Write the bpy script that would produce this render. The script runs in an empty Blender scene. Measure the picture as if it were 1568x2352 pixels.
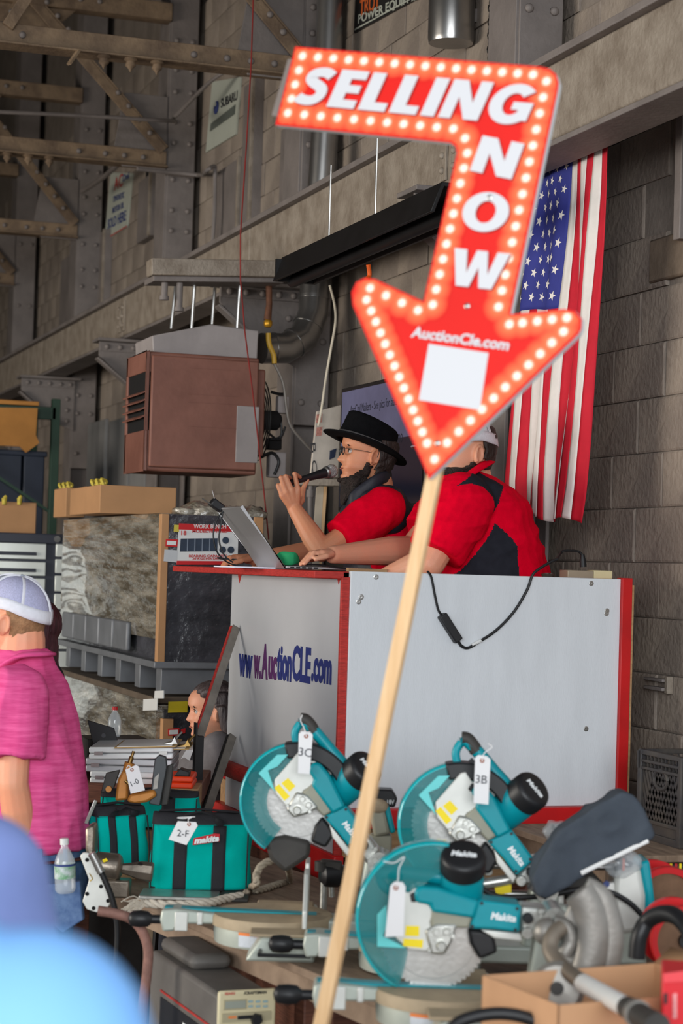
import bpy, bmesh, math, random
import numpy as np
from math import sin, cos, pi, radians, sqrt, atan2, hypot
from mathutils import Vector, Matrix, Quaternion, noise
SC = bpy.context.scene
COL = SC.collection
random.seed(7)
# ---------------------------------------------------------------- camera
FPX, CX, CY = 4573.0, 784.0, 1176.0
YAW, PITCH, ROLL = radians(18.8), radians(1.59), radians(1.7)
CAM = Vector((0, 0, 1.75))
FW = Vector((sin(YAW)*cos(PITCH), cos(YAW)*cos(PITCH), sin(PITCH)))
R0 = Vector((cos(YAW), -sin(YAW), 0))
U0 = R0.cross(FW)
RR = R0*cos(ROLL) + U0*sin(ROLL)
UU = U0*cos(ROLL) - R0*sin(ROLL)
cd = bpy.data.cameras.new('camera'); co = bpy.data.objects.new('camera', cd); COL.objects.link(co)
cd.sensor_fit = 'VERTICAL'; cd.sensor_height = 36; cd.sensor_width = 24; cd.lens = 36*FPX/2352
cd.clip_start = 0.05; cd.clip_end = 200
m3 = Matrix((RR, UU, -FW)).transposed()
co.matrix_world = Matrix.Translation(CAM) @ m3.to_4x4()
cd.dof.use_dof = True; cd.dof.focus_distance = 7.6; cd.dof.aperture_fstop = 4.0
SC.camera = co
# ---------------------------------------------------------------- world, light, exposure
w = bpy.data.worlds.new('overcast_sky'); SC.world = w; w.use_nodes = True
bg = w.node_tree.nodes['Background']; bg.inputs[0].default_value = (0.86, 0.93, 1.0, 1); bg.inputs[1].default_value = 0.88
def area(name, loc, target, sx, sy, power, col):
    d = bpy.data.lights.new(name, 'AREA'); d.shape = 'RECTANGLE'; d.size = sx; d.size_y = sy; d.energy = power; d.color = col
    o = bpy.data.objects.new(name, d); COL.objects.link(o); o.location = loc
    o.rotation_euler = (Vector(target)-Vector(loc)).to_track_quat('-Z', 'Y').to_euler()
    return o
area('bay_door_daylight', (-3.0, -7.0, 3.4), (1.6, 7, 1.0), 9, 3.6, 1300, (0.93, 0.97, 1.0))
area('side_door_daylight', (-8.5, 8.0, 2.2), (3.0, 9.5, 1.6), 6, 3.4, 800, (1.0, 0.92, 0.81))
vs = SC.view_settings; vs.view_transform = 'Standard'; vs.look = 'None'; vs.gamma = 1; vs.exposure = 0.06; vs.use_curve_mapping = False
# ---------------------------------------------------------------- pixel geometry
def ray(x, y): return FW + RR*((x-CX)/FPX) - UU*((y-CY)/FPX)
def at(x, y, d): return CAM + ray(x, y)*d
def onp(x, y, ax, v):
    r = ray(x, y); return CAM + r*((v-CAM[ax])/r[ax])
def onX(x, y, v): return onp(x, y, 0, v)
def onY(x, y, v): return onp(x, y, 1, v)
def onZ(x, y, v): return onp(x, y, 2, v)
class Fr:
    """upright frame at a spot of the room: local x = to the side, y = away, z = up"""
    def __init__(s, o, ang=0.0, base=-YAW):
        s.m = Matrix.Translation(Vector(o)) @ Matrix.Rotation(base+ang, 4, 'Z'); s.i = s.m.inverted()
    def p(s, x, y, ly=0.0):
        o = s.i @ CAM; r = s.i.to_3x3() @ ray(x, y)
        return o + r*((ly-o.y)/r.y)
    def L(s, v): return s.i @ Vector(v)
    def xz(s, x, y, ly=0.0):
        q = s.p(x, y, ly); return (q.x, q.z)
# ---------------------------------------------------------------- materials
MATS = {}
def mat(name, col, rough=.6, metal=0.0, var=.12, scale=6.0, bump=0.0, bscale=60.0, emit=0.0, alpha=1.0, trans=0.0, spec=.35, col2=None, stretch=None, coat=0.0, sss=0.0, detail=6, lo=.35, hi=.65, attr=None, bdist=.01):
    if name in MATS: return MATS[name]
    m = bpy.data.materials.new(name); MATS[name] = m; m.use_nodes = True
    nt = m.node_tree; b = nt.nodes['Principled BSDF']; N = nt.nodes.new; Lk = nt.links.new
    b.inputs['Roughness'].default_value = rough; b.inputs['Metallic'].default_value = metal
    b.inputs['Specular IOR Level'].default_value = spec; b.inputs['Coat Weight'].default_value = coat
    b.inputs['Transmission Weight'].default_value = trans; b.inputs['Alpha'].default_value = alpha
    if sss: b.inputs['Subsurface Weight'].default_value = sss; b.inputs['Subsurface Scale'].default_value = .01
    c = tuple(col)+(1,)
    tc = N('ShaderNodeTexCoord'); mp = N('ShaderNodeMapping'); Lk(tc.outputs['Object'], mp.inputs[0])
    if stretch: mp.inputs['Scale'].default_value = stretch
    if attr:
        a = N('ShaderNodeAttribute'); a.attribute_name = attr; Lk(a.outputs['Color'], b.inputs['Base Color'])
    elif var > 0 or col2:
        nz = N('ShaderNodeTexNoise'); nz.inputs['Scale'].default_value = scale; nz.inputs['Detail'].default_value = detail; nz.inputs['Roughness'].default_value = .62
        Lk(mp.outputs[0], nz.inputs['Vector'])
        rp = N('ShaderNodeValToRGB'); Lk(nz.outputs[0], rp.inputs[0])
        rp.color_ramp.elements[0].position = lo; rp.color_ramp.elements[1].position = hi
        rp.color_ramp.elements[0].color = c if col2 else tuple(x*(1-var) for x in col)+(1,)
        rp.color_ramp.elements[1].color = (tuple(col2)+(1,)) if col2 else tuple(min(1, x*(1+var)) for x in col)+(1,)
        Lk(rp.outputs[0], b.inputs['Base Color'])
    else: b.inputs['Base Color'].default_value = c
    if bump > 0:
        n2 = N('ShaderNodeTexNoise'); n2.inputs['Scale'].default_value = bscale; n2.inputs['Detail'].default_value = 5
        Lk(mp.outputs[0], n2.inputs['Vector'])
        bp = N('ShaderNodeBump'); bp.inputs['Strength'].default_value = bump; bp.inputs['Distance'].default_value = bdist
        Lk(n2.outputs[0], bp.inputs['Height']); Lk(bp.outputs[0], b.inputs['Normal'])
    if emit: b.inputs['Emission Color'].default_value = c; b.inputs['Emission Strength'].default_value = emit
    return m
def G(v): return tuple((x/255/12.92 if x/255 <= .04045 else ((x/255+.055)/1.055)**2.4) for x in v)
# ---------------------------------------------------------------- mesh builder
class MB:
    def __init__(s): s.v = []; s.f = []
    def add(s, vs, fs):
        o = len(s.v); s.v += [tuple(x) for x in vs]; s.f += [tuple(i+o for i in f) for f in fs]; return s
    def box(s, c, d, R=None):
        c = Vector(c); h = [x/2 for x in d]; R = R or Matrix.Identity(3)
        vs = [c + R @ Vector((sx*h[0], sy*h[1], sz*h[2])) for sx in (-1, 1) for sy in (-1, 1) for sz in (-1, 1)]
        return s.add(vs, [(0,1,3,2), (4,6,7,5), (0,4,5,1), (2,3,7,6), (0,2,6,4), (1,5,7,3)])
    def b2(s, a, b):
        a = Vector(a); b = Vector(b); return s.box((a+b)/2, [abs(x) for x in (b-a)])
    def bar(s, a, b, w, h, up=(0, 0, 1)):
        a = Vector(a); b = Vector(b); z = (b-a); L = z.length; z.normalize()
        x = Vector(up).cross(z)
        if x.length < 1e-4: x = Vector((1, 0, 0)).cross(z)
        x.normalize(); y = z.cross(x)
        return s.box((a+b)/2, (w, h, L), Matrix((x, y, z)).transposed())
    def prism(s, poly, y0, y1, f=None, ax='xz'):
        """outline in the x-z plane, from y0 to y1"""
        n = len(poly)
        f = f or ((lambda a, b, t: (a, t, b)) if ax == 'xz' else ((lambda a, b, t: (a, b, t)) if ax == 'xy' else (lambda a, b, t: (t, a, b))))
        vs = [f(a, b, y0) for a, b in poly] + [f(a, b, y1) for a, b in poly]
        fs = [tuple(range(n))[::-1], tuple(range(n, 2*n))] + [(i, (i+1) % n, n+(i+1) % n, n+i) for i in range(n)]
        return s.add(vs, fs)
    def tube(s, pts, r, n=10, cap=True, flat=None):
        pts = [Vector(p) for p in pts]; m = len(pts)
        rs = r if hasattr(r, '__len__') else [r]*m
        t = [(pts[min(i+1, m-1)]-pts[max(i-1, 0)]).normalized() for i in range(m)]
        u = t[0].orthogonal().normalized()
        if flat: u = (Vector(flat)-t[0]*Vector(flat).dot(t[0])).normalized()
        vs = []
        for i in range(m):
            if flat: u = (Vector(flat)-t[i]*Vector(flat).dot(t[i])).normalized()
            else: u = (u-t[i]*u.dot(t[i])).normalized()
            w_ = t[i].cross(u)
            for k in range(n):
                a = 2*pi*k/n
                q = rs[i] if not isinstance(rs[i], tuple) else None
                ra, rb = (q, q) if q is not None else rs[i]
                vs.append(pts[i]+u*(cos(a)*ra)+w_*(sin(a)*rb))
        fs = [(i*n+k, i*n+(k+1) % n, (i+1)*n+(k+1) % n, (i+1)*n+k) for i in range(m-1) for k in range(n)]
        if cap: fs += [tuple(range(n))[::-1], tuple(range((m-1)*n, m*n))]
        return s.add(vs, fs)
    def lathe(s, prof, o=(0, 0, 0), axis=(0, 0, 1), n=24, sx=1.0, sy=1.0, xdir=None, a0=0.0, a1=2*pi, cap=True):
        """profile (radius, height) about an axis"""
        z = Vector(axis).normalized(); x = Vector(xdir) if xdir else z.orthogonal(); x = (x-z*x.dot(z)).normalized(); y = z.cross(x); o = Vector(o)
        full = abs(a1-a0-2*pi) < 1e-6; k = n if full else n+1
        vs = [o + x*(cos(a0+(a1-a0)*i/n)*r*sx) + y*(sin(a0+(a1-a0)*i/n)*r*sy) + z*h for r, h in prof for i in range(k)]
        fs = []
        for j in range(len(prof)-1):
            for i in range(n):
                i2 = (i+1) % k if full else i+1
                fs.append((j*k+i, j*k+i2, (j+1)*k+i2, (j+1)*k+i))
        if full and cap:
            if prof[0][0] > 1e-5: fs.append(tuple(range(k))[::-1])
            if prof[-1][0] > 1e-5: fs.append(tuple(range((len(prof)-1)*k, len(prof)*k)))
        return s.add(vs, fs)
    def ball(s, c, r, n=16, m=10, R=None):
        c = Vector(c); r = r if hasattr(r, '__len__') else (r, r, r); R = R or Matrix.Identity(3)
        vs = []
        for j in range(m+1):
            p = pi*j/m
            for i in range(n):
                a = 2*pi*i/n
                vs.append(c + R @ Vector((r[0]*sin(p)*cos(a), r[1]*sin(p)*sin(a), r[2]*cos(p))))
        fs = [(j*n+i, j*n+(i+1) % n, (j+1)*n+(i+1) % n, (j+1)*n+i) for j in range(m) for i in range(n)]
        return s.add(vs, fs)
    def cone(s, a, ra, b, rb, n=14):
        """tapered capsule with round ends"""
        a = Vector(a); b = Vector(b); z = (b-a); L = z.length or 1e-6; z = z/L if L > 1e-5 else Vector((0, 0, 1))
        prof = [(ra*sin(pi/2*k/4), -ra*cos(pi/2*k/4)) for k in range(5)] + [(rb*cos(pi/2*k/4), L+rb*sin(pi/2*k/4)) for k in range(5)]
        prof[0] = (1e-6, -ra); prof[-1] = (1e-6, L+rb)
        return s.lathe(prof, a, z, n)
    def grid(s, fn, nu, nv, closed=False):
        ku = nu if closed else nu+1
        vs = [fn(i/nu, j/nv) for j in range(nv+1) for i in range(ku)]
        fs = [(j*ku+i, j*ku+(i+1) % ku, (j+1)*ku+(i+1) % ku, (j+1)*ku+i) for j in range(nv) for i in range(nu)]
        return s.add(vs, fs)
    def xf(s, M):
        s.v = [tuple(M @ Vector(v)) for v in s.v]; return s
    def mesh(s, name='m'):
        me = bpy.data.meshes.new(name); me.from_pydata(s.v, [], s.f)
        bm = bmesh.new(); bm.from_mesh(me); bmesh.ops.remove_doubles(bm, verts=bm.verts, dist=1e-6)
        bmesh.ops.recalc_face_normals(bm, faces=bm.faces); bm.to_mesh(me); bm.free(); return me
    def build(s, name, m, parent=None, smooth=None, bevel=0.0, seg=2, solid=0.0, sub=0):
        return obj(name, s.mesh(name), m, parent, smooth, bevel, seg, solid, sub)
def obj(name, me, m, parent=None, smooth=None, bevel=0.0, seg=2, solid=0.0, sub=0):
    o = bpy.data.objects.new(name, me); COL.objects.link(o)
    if m and not me.materials: me.materials.append(m)
    if parent: o.parent = parent
    if solid:
        d = o.modifiers.new('solid', 'SOLIDIFY'); d.thickness = abs(solid); d.offset = 0 if solid > 0 else -1
    if bevel:
        d = o.modifiers.new('bevel', 'BEVEL'); d.width = bevel; d.segments = seg; d.limit_method = 'ANGLE'; d.angle_limit = radians(35); d.harden_normals = False
    if sub:
        d = o.modifiers.new('sub', 'SUBSURF'); d.levels = sub; d.render_levels = sub
    if smooth is None: smooth = 40
    if smooth:
        for p in me.polygons: p.use_smooth = True
        if smooth < 180:
            try: me.set_sharp_from_angle(angle=radians(smooth))
            except Exception: pass
    return o
def tag(o, label=None, cat=None, group=None, kind=None):
    if label: o['label'] = label
    if cat: o['category'] = cat
    if group: o['group'] = group
    if kind: o['kind'] = kind
    return o
def thing(name, label, cat, M=None, group=None):
    o = bpy.data.objects.new(name, None); COL.objects.link(o); o.empty_display_size = .05
    if M is not None: o.matrix_world = M if isinstance(M, Matrix) else Matrix.Translation(Vector(M))
    return tag(o, label, cat, group)
def struct(o, label=None):
    o['kind'] = 'structure'
    if label: o['label'] = label
    return o
def text_mesh(s, size=.1, extrude=.0006, offset=0.0, shear=0.0, sx=1.0, spacing=1.0, res=3):
    c = bpy.data.curves.new('lettering', 'FONT'); c.body = s; c.size = size; c.extrude = extrude; c.offset = offset; c.shear = shear
    c.align_x = 'CENTER'; c.align_y = 'CENTER'; c.space_character = spacing; c.resolution_u = res
    o = bpy.data.objects.new('lettering', c); COL.objects.link(o)
    bpy.context.view_layer.update()
    me = bpy.data.meshes.new_from_object(o.evaluated_get(bpy.context.evaluated_depsgraph_get()))
    bpy.data.objects.remove(o); bpy.data.curves.remove(c)
    if me.vertices:
        xs = [v.co.x for v in me.vertices]; ys = [v.co.y for v in me.vertices]
        mx = (min(xs)+max(xs))/2; my = (min(ys)+max(ys))/2
        for v in me.vertices: v.co.x = (v.co.x-mx)*sx; v.co.y -= my
    return me
def text(name, s, m, parent, o, xd, yd, width=None, height=None, **k):
    """flat lettering centred at o, reading along xd with its top towards yd (parent space)"""
    me = text_mesh(s, **k)
    xs = [v.co.x for v in me.vertices]; ys = [v.co.y for v in me.vertices]
    w_, h_ = max(xs)-min(xs), max(ys)-min(ys)
    xd = Vector(xd).normalized(); yd = Vector(yd).normalized(); zd = xd.cross(yd).normalized()
    fy = height/h_ if height else 1; fx = width/w_ if width else fy
    if not height: fy = fx
    for v in me.vertices: v.co = Vector(o) + xd*(v.co.x*fx) + yd*(v.co.y*fy) + zd*v.co.z
    return obj(name, me, m, parent, smooth=0)
def spline(pts, n=8):
    P = [Vector(p) for p in pts]; out = []
    for i in range(len(P)-1):
        a, b, c, d = P[max(i-1, 0)], P[i], P[i+1], P[min(i+2, len(P)-1)]
        for k in range(n):
            t = k/n
            out.append(.5*((2*b)+(c-a)*t+(2*a-5*b+4*c-d)*t*t+(3*b-a-3*c+d)*t**3))
    return out+[P[-1]]
def lerp(a, b, t): return a+(b-a)*t
def copy_tree(o, parent=None):
    c = o.copy(); COL.objects.link(c); c.parent = parent
    if parent: c.matrix_parent_inverse = o.matrix_parent_inverse
    for ch in list(o.children): copy_tree(ch, c)
    return c
# ================================================================ structure
paint = mat('steel_paint_taupe', G((118, 110, 106)), .62, 0, .16, 3.5, .25, 40)
paint_l = mat('girder_paint', G((150, 139, 126)), .6, 0, .14, 8, .5, 55, col2=G((122, 110, 97)))
truss_m = mat('truss_paint_dusty', G((140, 118, 94)), .7, 0, .2, 7, .35, 50, col2=G((104, 86, 70)))
block_m = mat('painted_block', G((156, 143, 130)), .55, 0, .14, 2.2, .6, 40, col2=G((128, 117, 108)))
block_up = mat('block_mortar', G((128, 118, 109)), .7, 0, .15, 5, .4, 40)
conc = mat('concrete_floor', G((110, 104, 98)), .8, 0, .2, 2, .2, 20)
roof_m = mat('roof_deck', G((58, 50, 44)), .85, 0, .2, 2)
black_m = mat('black_metal', G((26, 25, 26)), .45, .2, .2, 8)
galv = mat('galvanised_duct', G((150, 148, 146)), .28, .9, .1, 5)
rust_m = mat('rusty_pipe', G((110, 72, 52)), .7, .2, .3, 12, .3, 40)
grey_panel = mat('grey_wall_panel', G((128, 126, 124)), .6, 0, .1, 2.5, .2, 30)
WX = 3.39
MB().b2((-14, -12, -.2), (5, 34, 0)).build('floor', conc).__setitem__('kind', 'structure')
o = MB().b2((-14, 3.0, 7.6), (3.9, 34, 7.8)).build('ceiling', roof_m); struct(o)
o = MB().b2((-14, 31, 0), (3.9, 31.3, 7.6)).build('wall_back', mat('back_wall', G((70, 64, 58)), .8, 0, .2, 1)); struct(o)
lwm = mat('left_wall', G((90, 84, 78)), .8, 0, .2, 1)
o = MB().b2((-5.6, 15, 0), (-5.4, 31, 7.6)).build('wall_left', lwm); struct(o, 'far wall opposite the block wall')
o = MB().b2((-5.6, 3.0, 3.7), (-5.4, 15, 7.6)).build('wall_left_light_blocker', lwm); struct(o, 'unseen wall added to shade the upper hall from the side')  # added out of view to keep the side lamp off the upper hall
o = MB().b2((-5.6, 3.0, 4.4), (3.4, 3.2, 7.6)).build('wall_front_light_blocker', lwm); struct(o, 'unseen wall added to shade the upper hall from the front')  # unseen panel added to hold front light off the roof steel
# right wall: backing, blocks laid one by one near the camera, one joined run further off
wall = MB().b2((WX+.012, 3.4, 0), (WX+.35, 31, 7.6)).build('wall_right', block_up); struct(wall, 'taupe painted concrete block wall')
def block_mesh(L, H, D=.03):
    mb = MB(); b = .007
    x0, x1 = 0, D
    mb.add([(x1, -L/2, -H/2), (x1, L/2, -H/2), (x1, L/2, H/2), (x1, -L/2, H/2), (b*.45, -L/2, -H/2), (b*.45, L/2, -H/2), (b*.45, L/2, H/2), (b*.45, -L/2, H/2),
            (0, -L/2+b, -H/2+b), (0, L/2-b, -H/2+b), (0, L/2-b, H/2-b), (0, -L/2+b, H/2-b)],
           [(0, 1, 5, 4), (1, 2, 6, 5), (2, 3, 7, 6), (3, 0, 4, 7), (4, 5, 9, 8), (5, 6, 10, 9), (6, 7, 11, 10), (7, 4, 8, 11), (8, 9, 10, 11)])
    return mb
bme = block_mesh(.396, .196).mesh('block'); bme.materials.append(block_m)
cells = []
for r in range(2, 30):
    for k in range(0, 56):
        y = 4.6+(k+.5*(r % 2))*.4; z = .1+r*.2
        if z < 5.6: cells.append((y, z))
def shown(c):
    q = Vector((WX, c[0], c[1]))-CAM; d = q.dot(FW); x = CX+FPX*q.dot(RR)/d; y = CY-FPX*q.dot(UU)/d
    return -80 < x < 1640 and -60 < y < 1900
vis = [c for c in cells if shown(c) and not (c[0] < 6.45 and c[1] > 2.75) and not (2.02 < c[1] < 3.42 and 7.0 < c[0] < 7.6)]
vis.sort(key=lambda c: c[0])
for c in vis[:298]:
    b = bpy.data.objects.new('block', bme); COL.objects.link(b); b.parent = wall; b.location = (WX-random.uniform(-.003, .004), c[0], c[1])
rest = MB()
for c in vis[298:]:
    m_ = block_mesh(.396, .196); rest.add([(x+WX, y+c[0], z+c[1]) for x, y, z in m_.v], m_.f)
tag(rest.build('far_blocks', block_m, wall), kind='stuff')
# boarded opening at the far end of the photograph's right edge
wn = thing('window_1', None, None, (WX, 5.9, 3.6)); struct(wn, 'boarded window opening in the block wall')
MB().b2((-.01, -1.2, -.62), (.03, .36, 1.5)).build('board', mat('window_board', G((112, 108, 106)), .6, 0, .1, 2), wn)
MB().b2((-.05, .32, -.66), (.02, .37, 1.5)).build('window_frame', paint, wn, bevel=.004)
MB().b2((-.05, .06, -.62), (-.01, .1, 1.5)).build('mullion', paint, wn, bevel=.004)
MB().b2((-.012, -1.2, -.78), (.02, .62, -.62)).build('window_sill', mat('sill_plaster', G((112, 98, 84)), .8, 0, .2, 8, .6, 20), wn, bevel=.008)
# steel columns with rivets
rivet = MB().lathe([(.019, 0), (.018, .008), (.012, .015), (1e-6, .018)], axis=(0, -1, 0), n=10).mesh('rivet'); rivet.materials.append(paint)
for p in rivet.polygons: p.use_smooth = True
def rivets(parent, pts, off=(0, 0, 0)):
    for p in pts:
        r = bpy.data.objects.new('rivet', rivet); COL.objects.link(r); r.parent = parent; r.location = Vector(p)
CYS = [7.25, 10.1, 13.15, 16.2, 19.3]
for i, cy in enumerate(CYS):
    t = thing('column', None, None, (3.14, cy, 0)); struct(t, 'riveted steel column against the block wall')
    MB().b2((0, 0, 0), (.016, .28, 7.6)).b2((.19, 0, 0), (.206, .28, 7.6)).b2((.016, .10, 0), (.19, .115, 7.6)).build('h_section', paint, t, bevel=.003)
    MB().b2((.012, -.012, 2.5), (.2, .002, 7.6)).build('cover_plate', paint, t, bevel=.003)
    pts = [(x, -.012, z) for z in ([2.62, 2.95, 3.1, 4.0, 4.14, 4.35, 4.6, 4.74, 4.95, 5.1, 5.3] if i < 4 else [3.6, 4.2, 4.8]) for x in (.05, .16)]
    rivets(t, pts)
# crane girder along the wall
gd = thing('crane_girder', None, None, (2.88, 0, 3.24)); struct(gd, 'long pale painted crane girder running along the wall')
for a, b in ((3.0, 7.25), (7.25, 10.1), (10.1, 13.15), (13.15, 16.2), (16.2, 22)):
    MB().b2((0, a+.006, .02), (.15, b-.006, .29)).build('beam_section', paint_l, gd, bevel=.008)
MB().b2((-.035, 3, .29), (.185, 22, .318)).build('top_flange', paint, gd, bevel=.004)
MB().b2((.0, 3, 0.0), (.185, 22, .02)).build('bottom_flange', paint, gd, bevel=.004)
for y in (7.25, 13.15):
    for s in (-.09, .03):
        MB().b2((-.012, y+s, .05), (.0, y+s+.06, .25)).build('splice_plate', paint_l, gd, bevel=.003)
        for z in (.09, .15, .21):
            MB().ball((-.014, y+s+.03, z), .014, 8, 5).build('bolt', paint_l, gd)
for i, cy in enumerate(CYS):
    t = thing('girder_bracket', None, None, (0, cy, 0)); struct(t, 'triangular riveted bracket carrying the crane girder')
    MB().prism([(3.16, 3.22), (2.72, 3.22), (2.72, 3.12), (3.02, 2.86), (3.16, 2.80)], -.03, -.014).build('web_plate', paint, t, bevel=.002)
    MB().bar((2.70, -.05, 3.10), (3.03, -.05, 2.84), .014, .09, (0, 1, 0)).build('edge_angle', paint, t, bevel=.003)
    MB().b2((2.70, -.1, 3.215), (3.2, .12, 3.235)).build('seat_plate', paint, t, bevel=.003)
    MB().b2((2.72, -.042, 3.15), (3.16, -.03, 3.21)).build('top_angle', paint, t, bevel=.003)
    rivets(t, [(x, -.042, 3.18) for x in (2.77, 2.86, 2.95, 3.04, 3.12)] + [(3.1, -.03, z) for z in (2.88, 2.97, 3.06)])
# roof trusses
def truss(cy, zc, zt):
    t = thing('roof_truss', None, None, (0, cy, 0)); struct(t, 'riveted steel roof truss spanning away from the wall')
    x0 = 3.14
    MB().b2((-5.4, -.075, zc-.012), (x0, .075, zc)).build('chord_flange', truss_m, t, bevel=.003)
    MB().b2((-5.4, -.022, zc), (x0, -.008, zc+.105)).build('chord_angle', truss_m, t, bevel=.003)
    MB().b2((-5.4, .008, zc), (x0, .022, zc+.105)).build('chord_angle', truss_m, t, bevel=.003)
    MB().b2((-5.4, -.06, zt-.05), (x0, .06, zt+.07)).build('top_chord', truss_m, t, bevel=.003)
    d = x0-.03; h = zt-zc
    MB().bar((d, -.05, zc+.10), (d-.94, -.05, zt), .07, .012, (0, 1, 0)).build('diagonal_angle', truss_m, t, bevel=.003)
    MB().bar((d+.03, -.03, zc+.13), (d-.91, -.03, zt+.03), .012, .05, (0, 1, 0)).build('diagonal_angle', truss_m, t, bevel=.003)
    MB().prism([(x0, zc-.02), (x0, zc+.48), (x0-.30, zc+.48), (x0-.36, zc+.1), (x0-.3, zc-.02)], -.01, .004).build('gusset_plate', paint, t, bevel=.002)
    MB().prism([(d-.55, zt+.02), (d-.8, zt-.22), (d-1.1, zt-.22), (d-1.35, zt+.02)], -.008, .006).build('gusset_plate', truss_m, t, bevel=.002)
    for xa, xb in ((-1.0, -1.55), (-2.6, -1.65), (-2.7, -3.5)):
        MB().bar((d+xa, -.04, zt-.03), (d+xb, -.04, zc+.08), .06, .03, (0, 1, 0)).build('web_member', truss_m, t, bevel=.003)
    rivets(t, [(d-.10-.075*k, -.066, zc+.10+.10*h/.94+.075*k*h/.94) for k in range(4)] + [(d-.6-.075*k, -.066, zc+.1+(.6+.075*k)*h/.94) for k in range(4)]
           + [(d-1.06-.06*k, -.066, zt-.12-.06*k*1.5) for k in range(4)] + [(x0-.16-.13*k, -.022, zc+.05) for k in range(3)] + [(x0-.6, -.022, zc+.05), (x0-1.5, -.022, zc+.05)]
           + [(x0-.5-.13*k, -.06, zt+.02) for k in range(10)])
    for k in range(3):
        x = x0-.80-.14*k
        MB().lathe([(.03, 0), (.038, -.012), (.022, -.02), (.028, -.04), (.012, -.055), (1e-6, -.075)], (x, -.04, zc-.01), n=10).build('hanger_bolt', truss_m, t)
    MB().bar((x0-1.22, -.07, zc-.01), (x0-1.27, -.09, zc-.09), .03, .012).build('clip_angle', truss_m, t)
for cy, zc, zt in ((10.1, 4.36, 5.42), (13.15, 4.43, 5.47), (16.2, 4.40, 5.56), (19.3, 4.4, 5.5)): truss(cy, zc, zt)
# steel sash strips and pilaster boards on the far wall
for x0, x1, y0, y1 in ((500, 545, 395, 640), (560, 575, 200, 560), (645, 668, 300, 470), (318, 345, 420, 540), (140, 160, 600, 800), (195, 235, 560, 760)):
    a, b = onX(x0, y0, WX-.06), onX(x1, y1, WX-.06)
    t = thing('trim_1', None, None, (WX-.06, b.y, 0)); struct(t, 'vertical steel strip on the upper wall')
    MB().b2((0, 0, b.z), (.06, a.y-b.y, a.z)).build('strip', paint, t, bevel=.003)
    MB().b2((-.02, 0, b.z), (.0, .03, a.z)).build('edge', paint_l, t, bevel=.002)
# dark window recess with soot on the wall below it
t = thing('window_2', None, None, (WX-.02, onX(340, 420, WX).y, 0)); struct(t, 'dark louvred vent opening high on the far wall')
a, b = onX(312, 395, WX-.02), onX(380, 480, WX-.02)
MB().b2((0, b.y-a.y, b.z), (.02, 0, a.z)).build('opening', mat('dark_opening', G((20, 18, 18)), .9, 0, 0), t)
for k in range(3):
    y = lerp(0, b.y-a.y, (k+1)/4); MB().b2((-.01, y, b.z), (.0, y+.03, a.z)).build('bar', paint, t)
# ================================================================ big things on and in front of the wall
red_p = mat('red_paint', G((186, 22, 24)), .4, 0, .12, 6)
red_pd = mat('red_paint_worn', G((168, 44, 38)), .6, 0, .25, 30, .2, 50, stretch=(1, 1, 8))
white_b = mat('white_board', G((206, 209, 213)), .5, 0, .03, 3, .12, 60, stretch=(6, 6, 1))
vinyl = mat('white_vinyl', G((180, 181, 184)), .28, 0, .04, 2, .1, 4)
steel = mat('bare_steel', G((170, 168, 165)), .3, .9, .1, 20)
wood = mat('pine_stick', G((222, 186, 142)), .6, 0, .14, 6, .1, 40, col2=G((204, 164, 118)), stretch=(14, 14, 1))
ply = mat('plywood', G((176, 140, 100)), .7, 0, .15, 8, col2=G((150, 116, 82)), stretch=(1, 8, 8))
brown = mat('brown_laminate', G((122, 78, 60)), .55, 0, .2, 14, col2=G((92, 56, 44)), stretch=(1, 1, 12))
navy_l = mat('navy_lettering', G((32, 42, 104)), .5, 0, .0)
plum_l = mat('plum_lettering', G((82, 36, 88)), .5, 0, .0)
cable = mat('black_cable', G((22, 22, 24)), .5, 0, .1)
# --- auction stand
PZ = 1.738
pod = thing('auction_stand', 'red and white auction stand with web address lettering on its front', 'stand', (2.14, 6.25, 0))
sp = MB().b2((.02, -.02, .955), (1.012, .0, PZ)).build('side_panel', white_b, pod, bevel=.002); sp['label'] = 'white board side panel with bolts'
def S(x, y): return onY(x, y, 6.23)-Vector((2.14, 6.25, 0))
for (x, y) in ((863, 1325), (829, 1371), (823, 1382), (1357, 1340), (1393, 1403), (1392, 1409), (1345, 1674)):
    p = S(x, y); MB().lathe([(.009, 0), (.009, .002), (.006, .003), (1e-6, .001)], (p.x, -.02, p.z), (0, -1, 0), 12).build('bolt', steel, sp)
fp = MB().b2((.0, .0, .80), (.02, 1.36, PZ-.028)).build('front_panel', vinyl, pod, bevel=.003); fp['label'] = 'white front board with web address'
MB().b2((-.008, -.014, .60), (.02, .004, PZ-.02)).build('corner_trim', red_pd, pod, bevel=.002)
MB().b2((1.012, -.035, .88), (1.05, .012, PZ+.004)).build('edge_board', red_p, pod, bevel=.002)
MB().b2((1.05, -.03, .88), (1.06, .4, PZ-.02)).build('side_board', ply, pod, bevel=.002)
MB().b2((.0, .0, PZ-.022), (1.05, .35, PZ-.002)).build('shelf_board', red_pd, pod, bevel=.002)
ct = MB().b2((-.10, -.0, PZ-.026), (.36, 1.93, PZ-.002)).build('counter_top', red_pd, pod, bevel=.003); ct['label'] = 'worn red counter plank'
MB().b2((-.012, -.03, .70), (.03, 1.5, .80)).build('deck_rim', red_p, pod, bevel=.004)
MB().b2((.02, -.06, .89), (1.17, 1.5, .955)).build('toe_board', red_p, pod, bevel=.004)
MB().b2((.0, -.03, .0), (1.15, 1.5, .70)).build('skirt', brown, pod, bevel=.004)
MB().b2((.02, -.03, .70), (1.15, 1.5, .89)).build('deck', ply, pod)
q = onX(548, 1782, 2.1)
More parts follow.
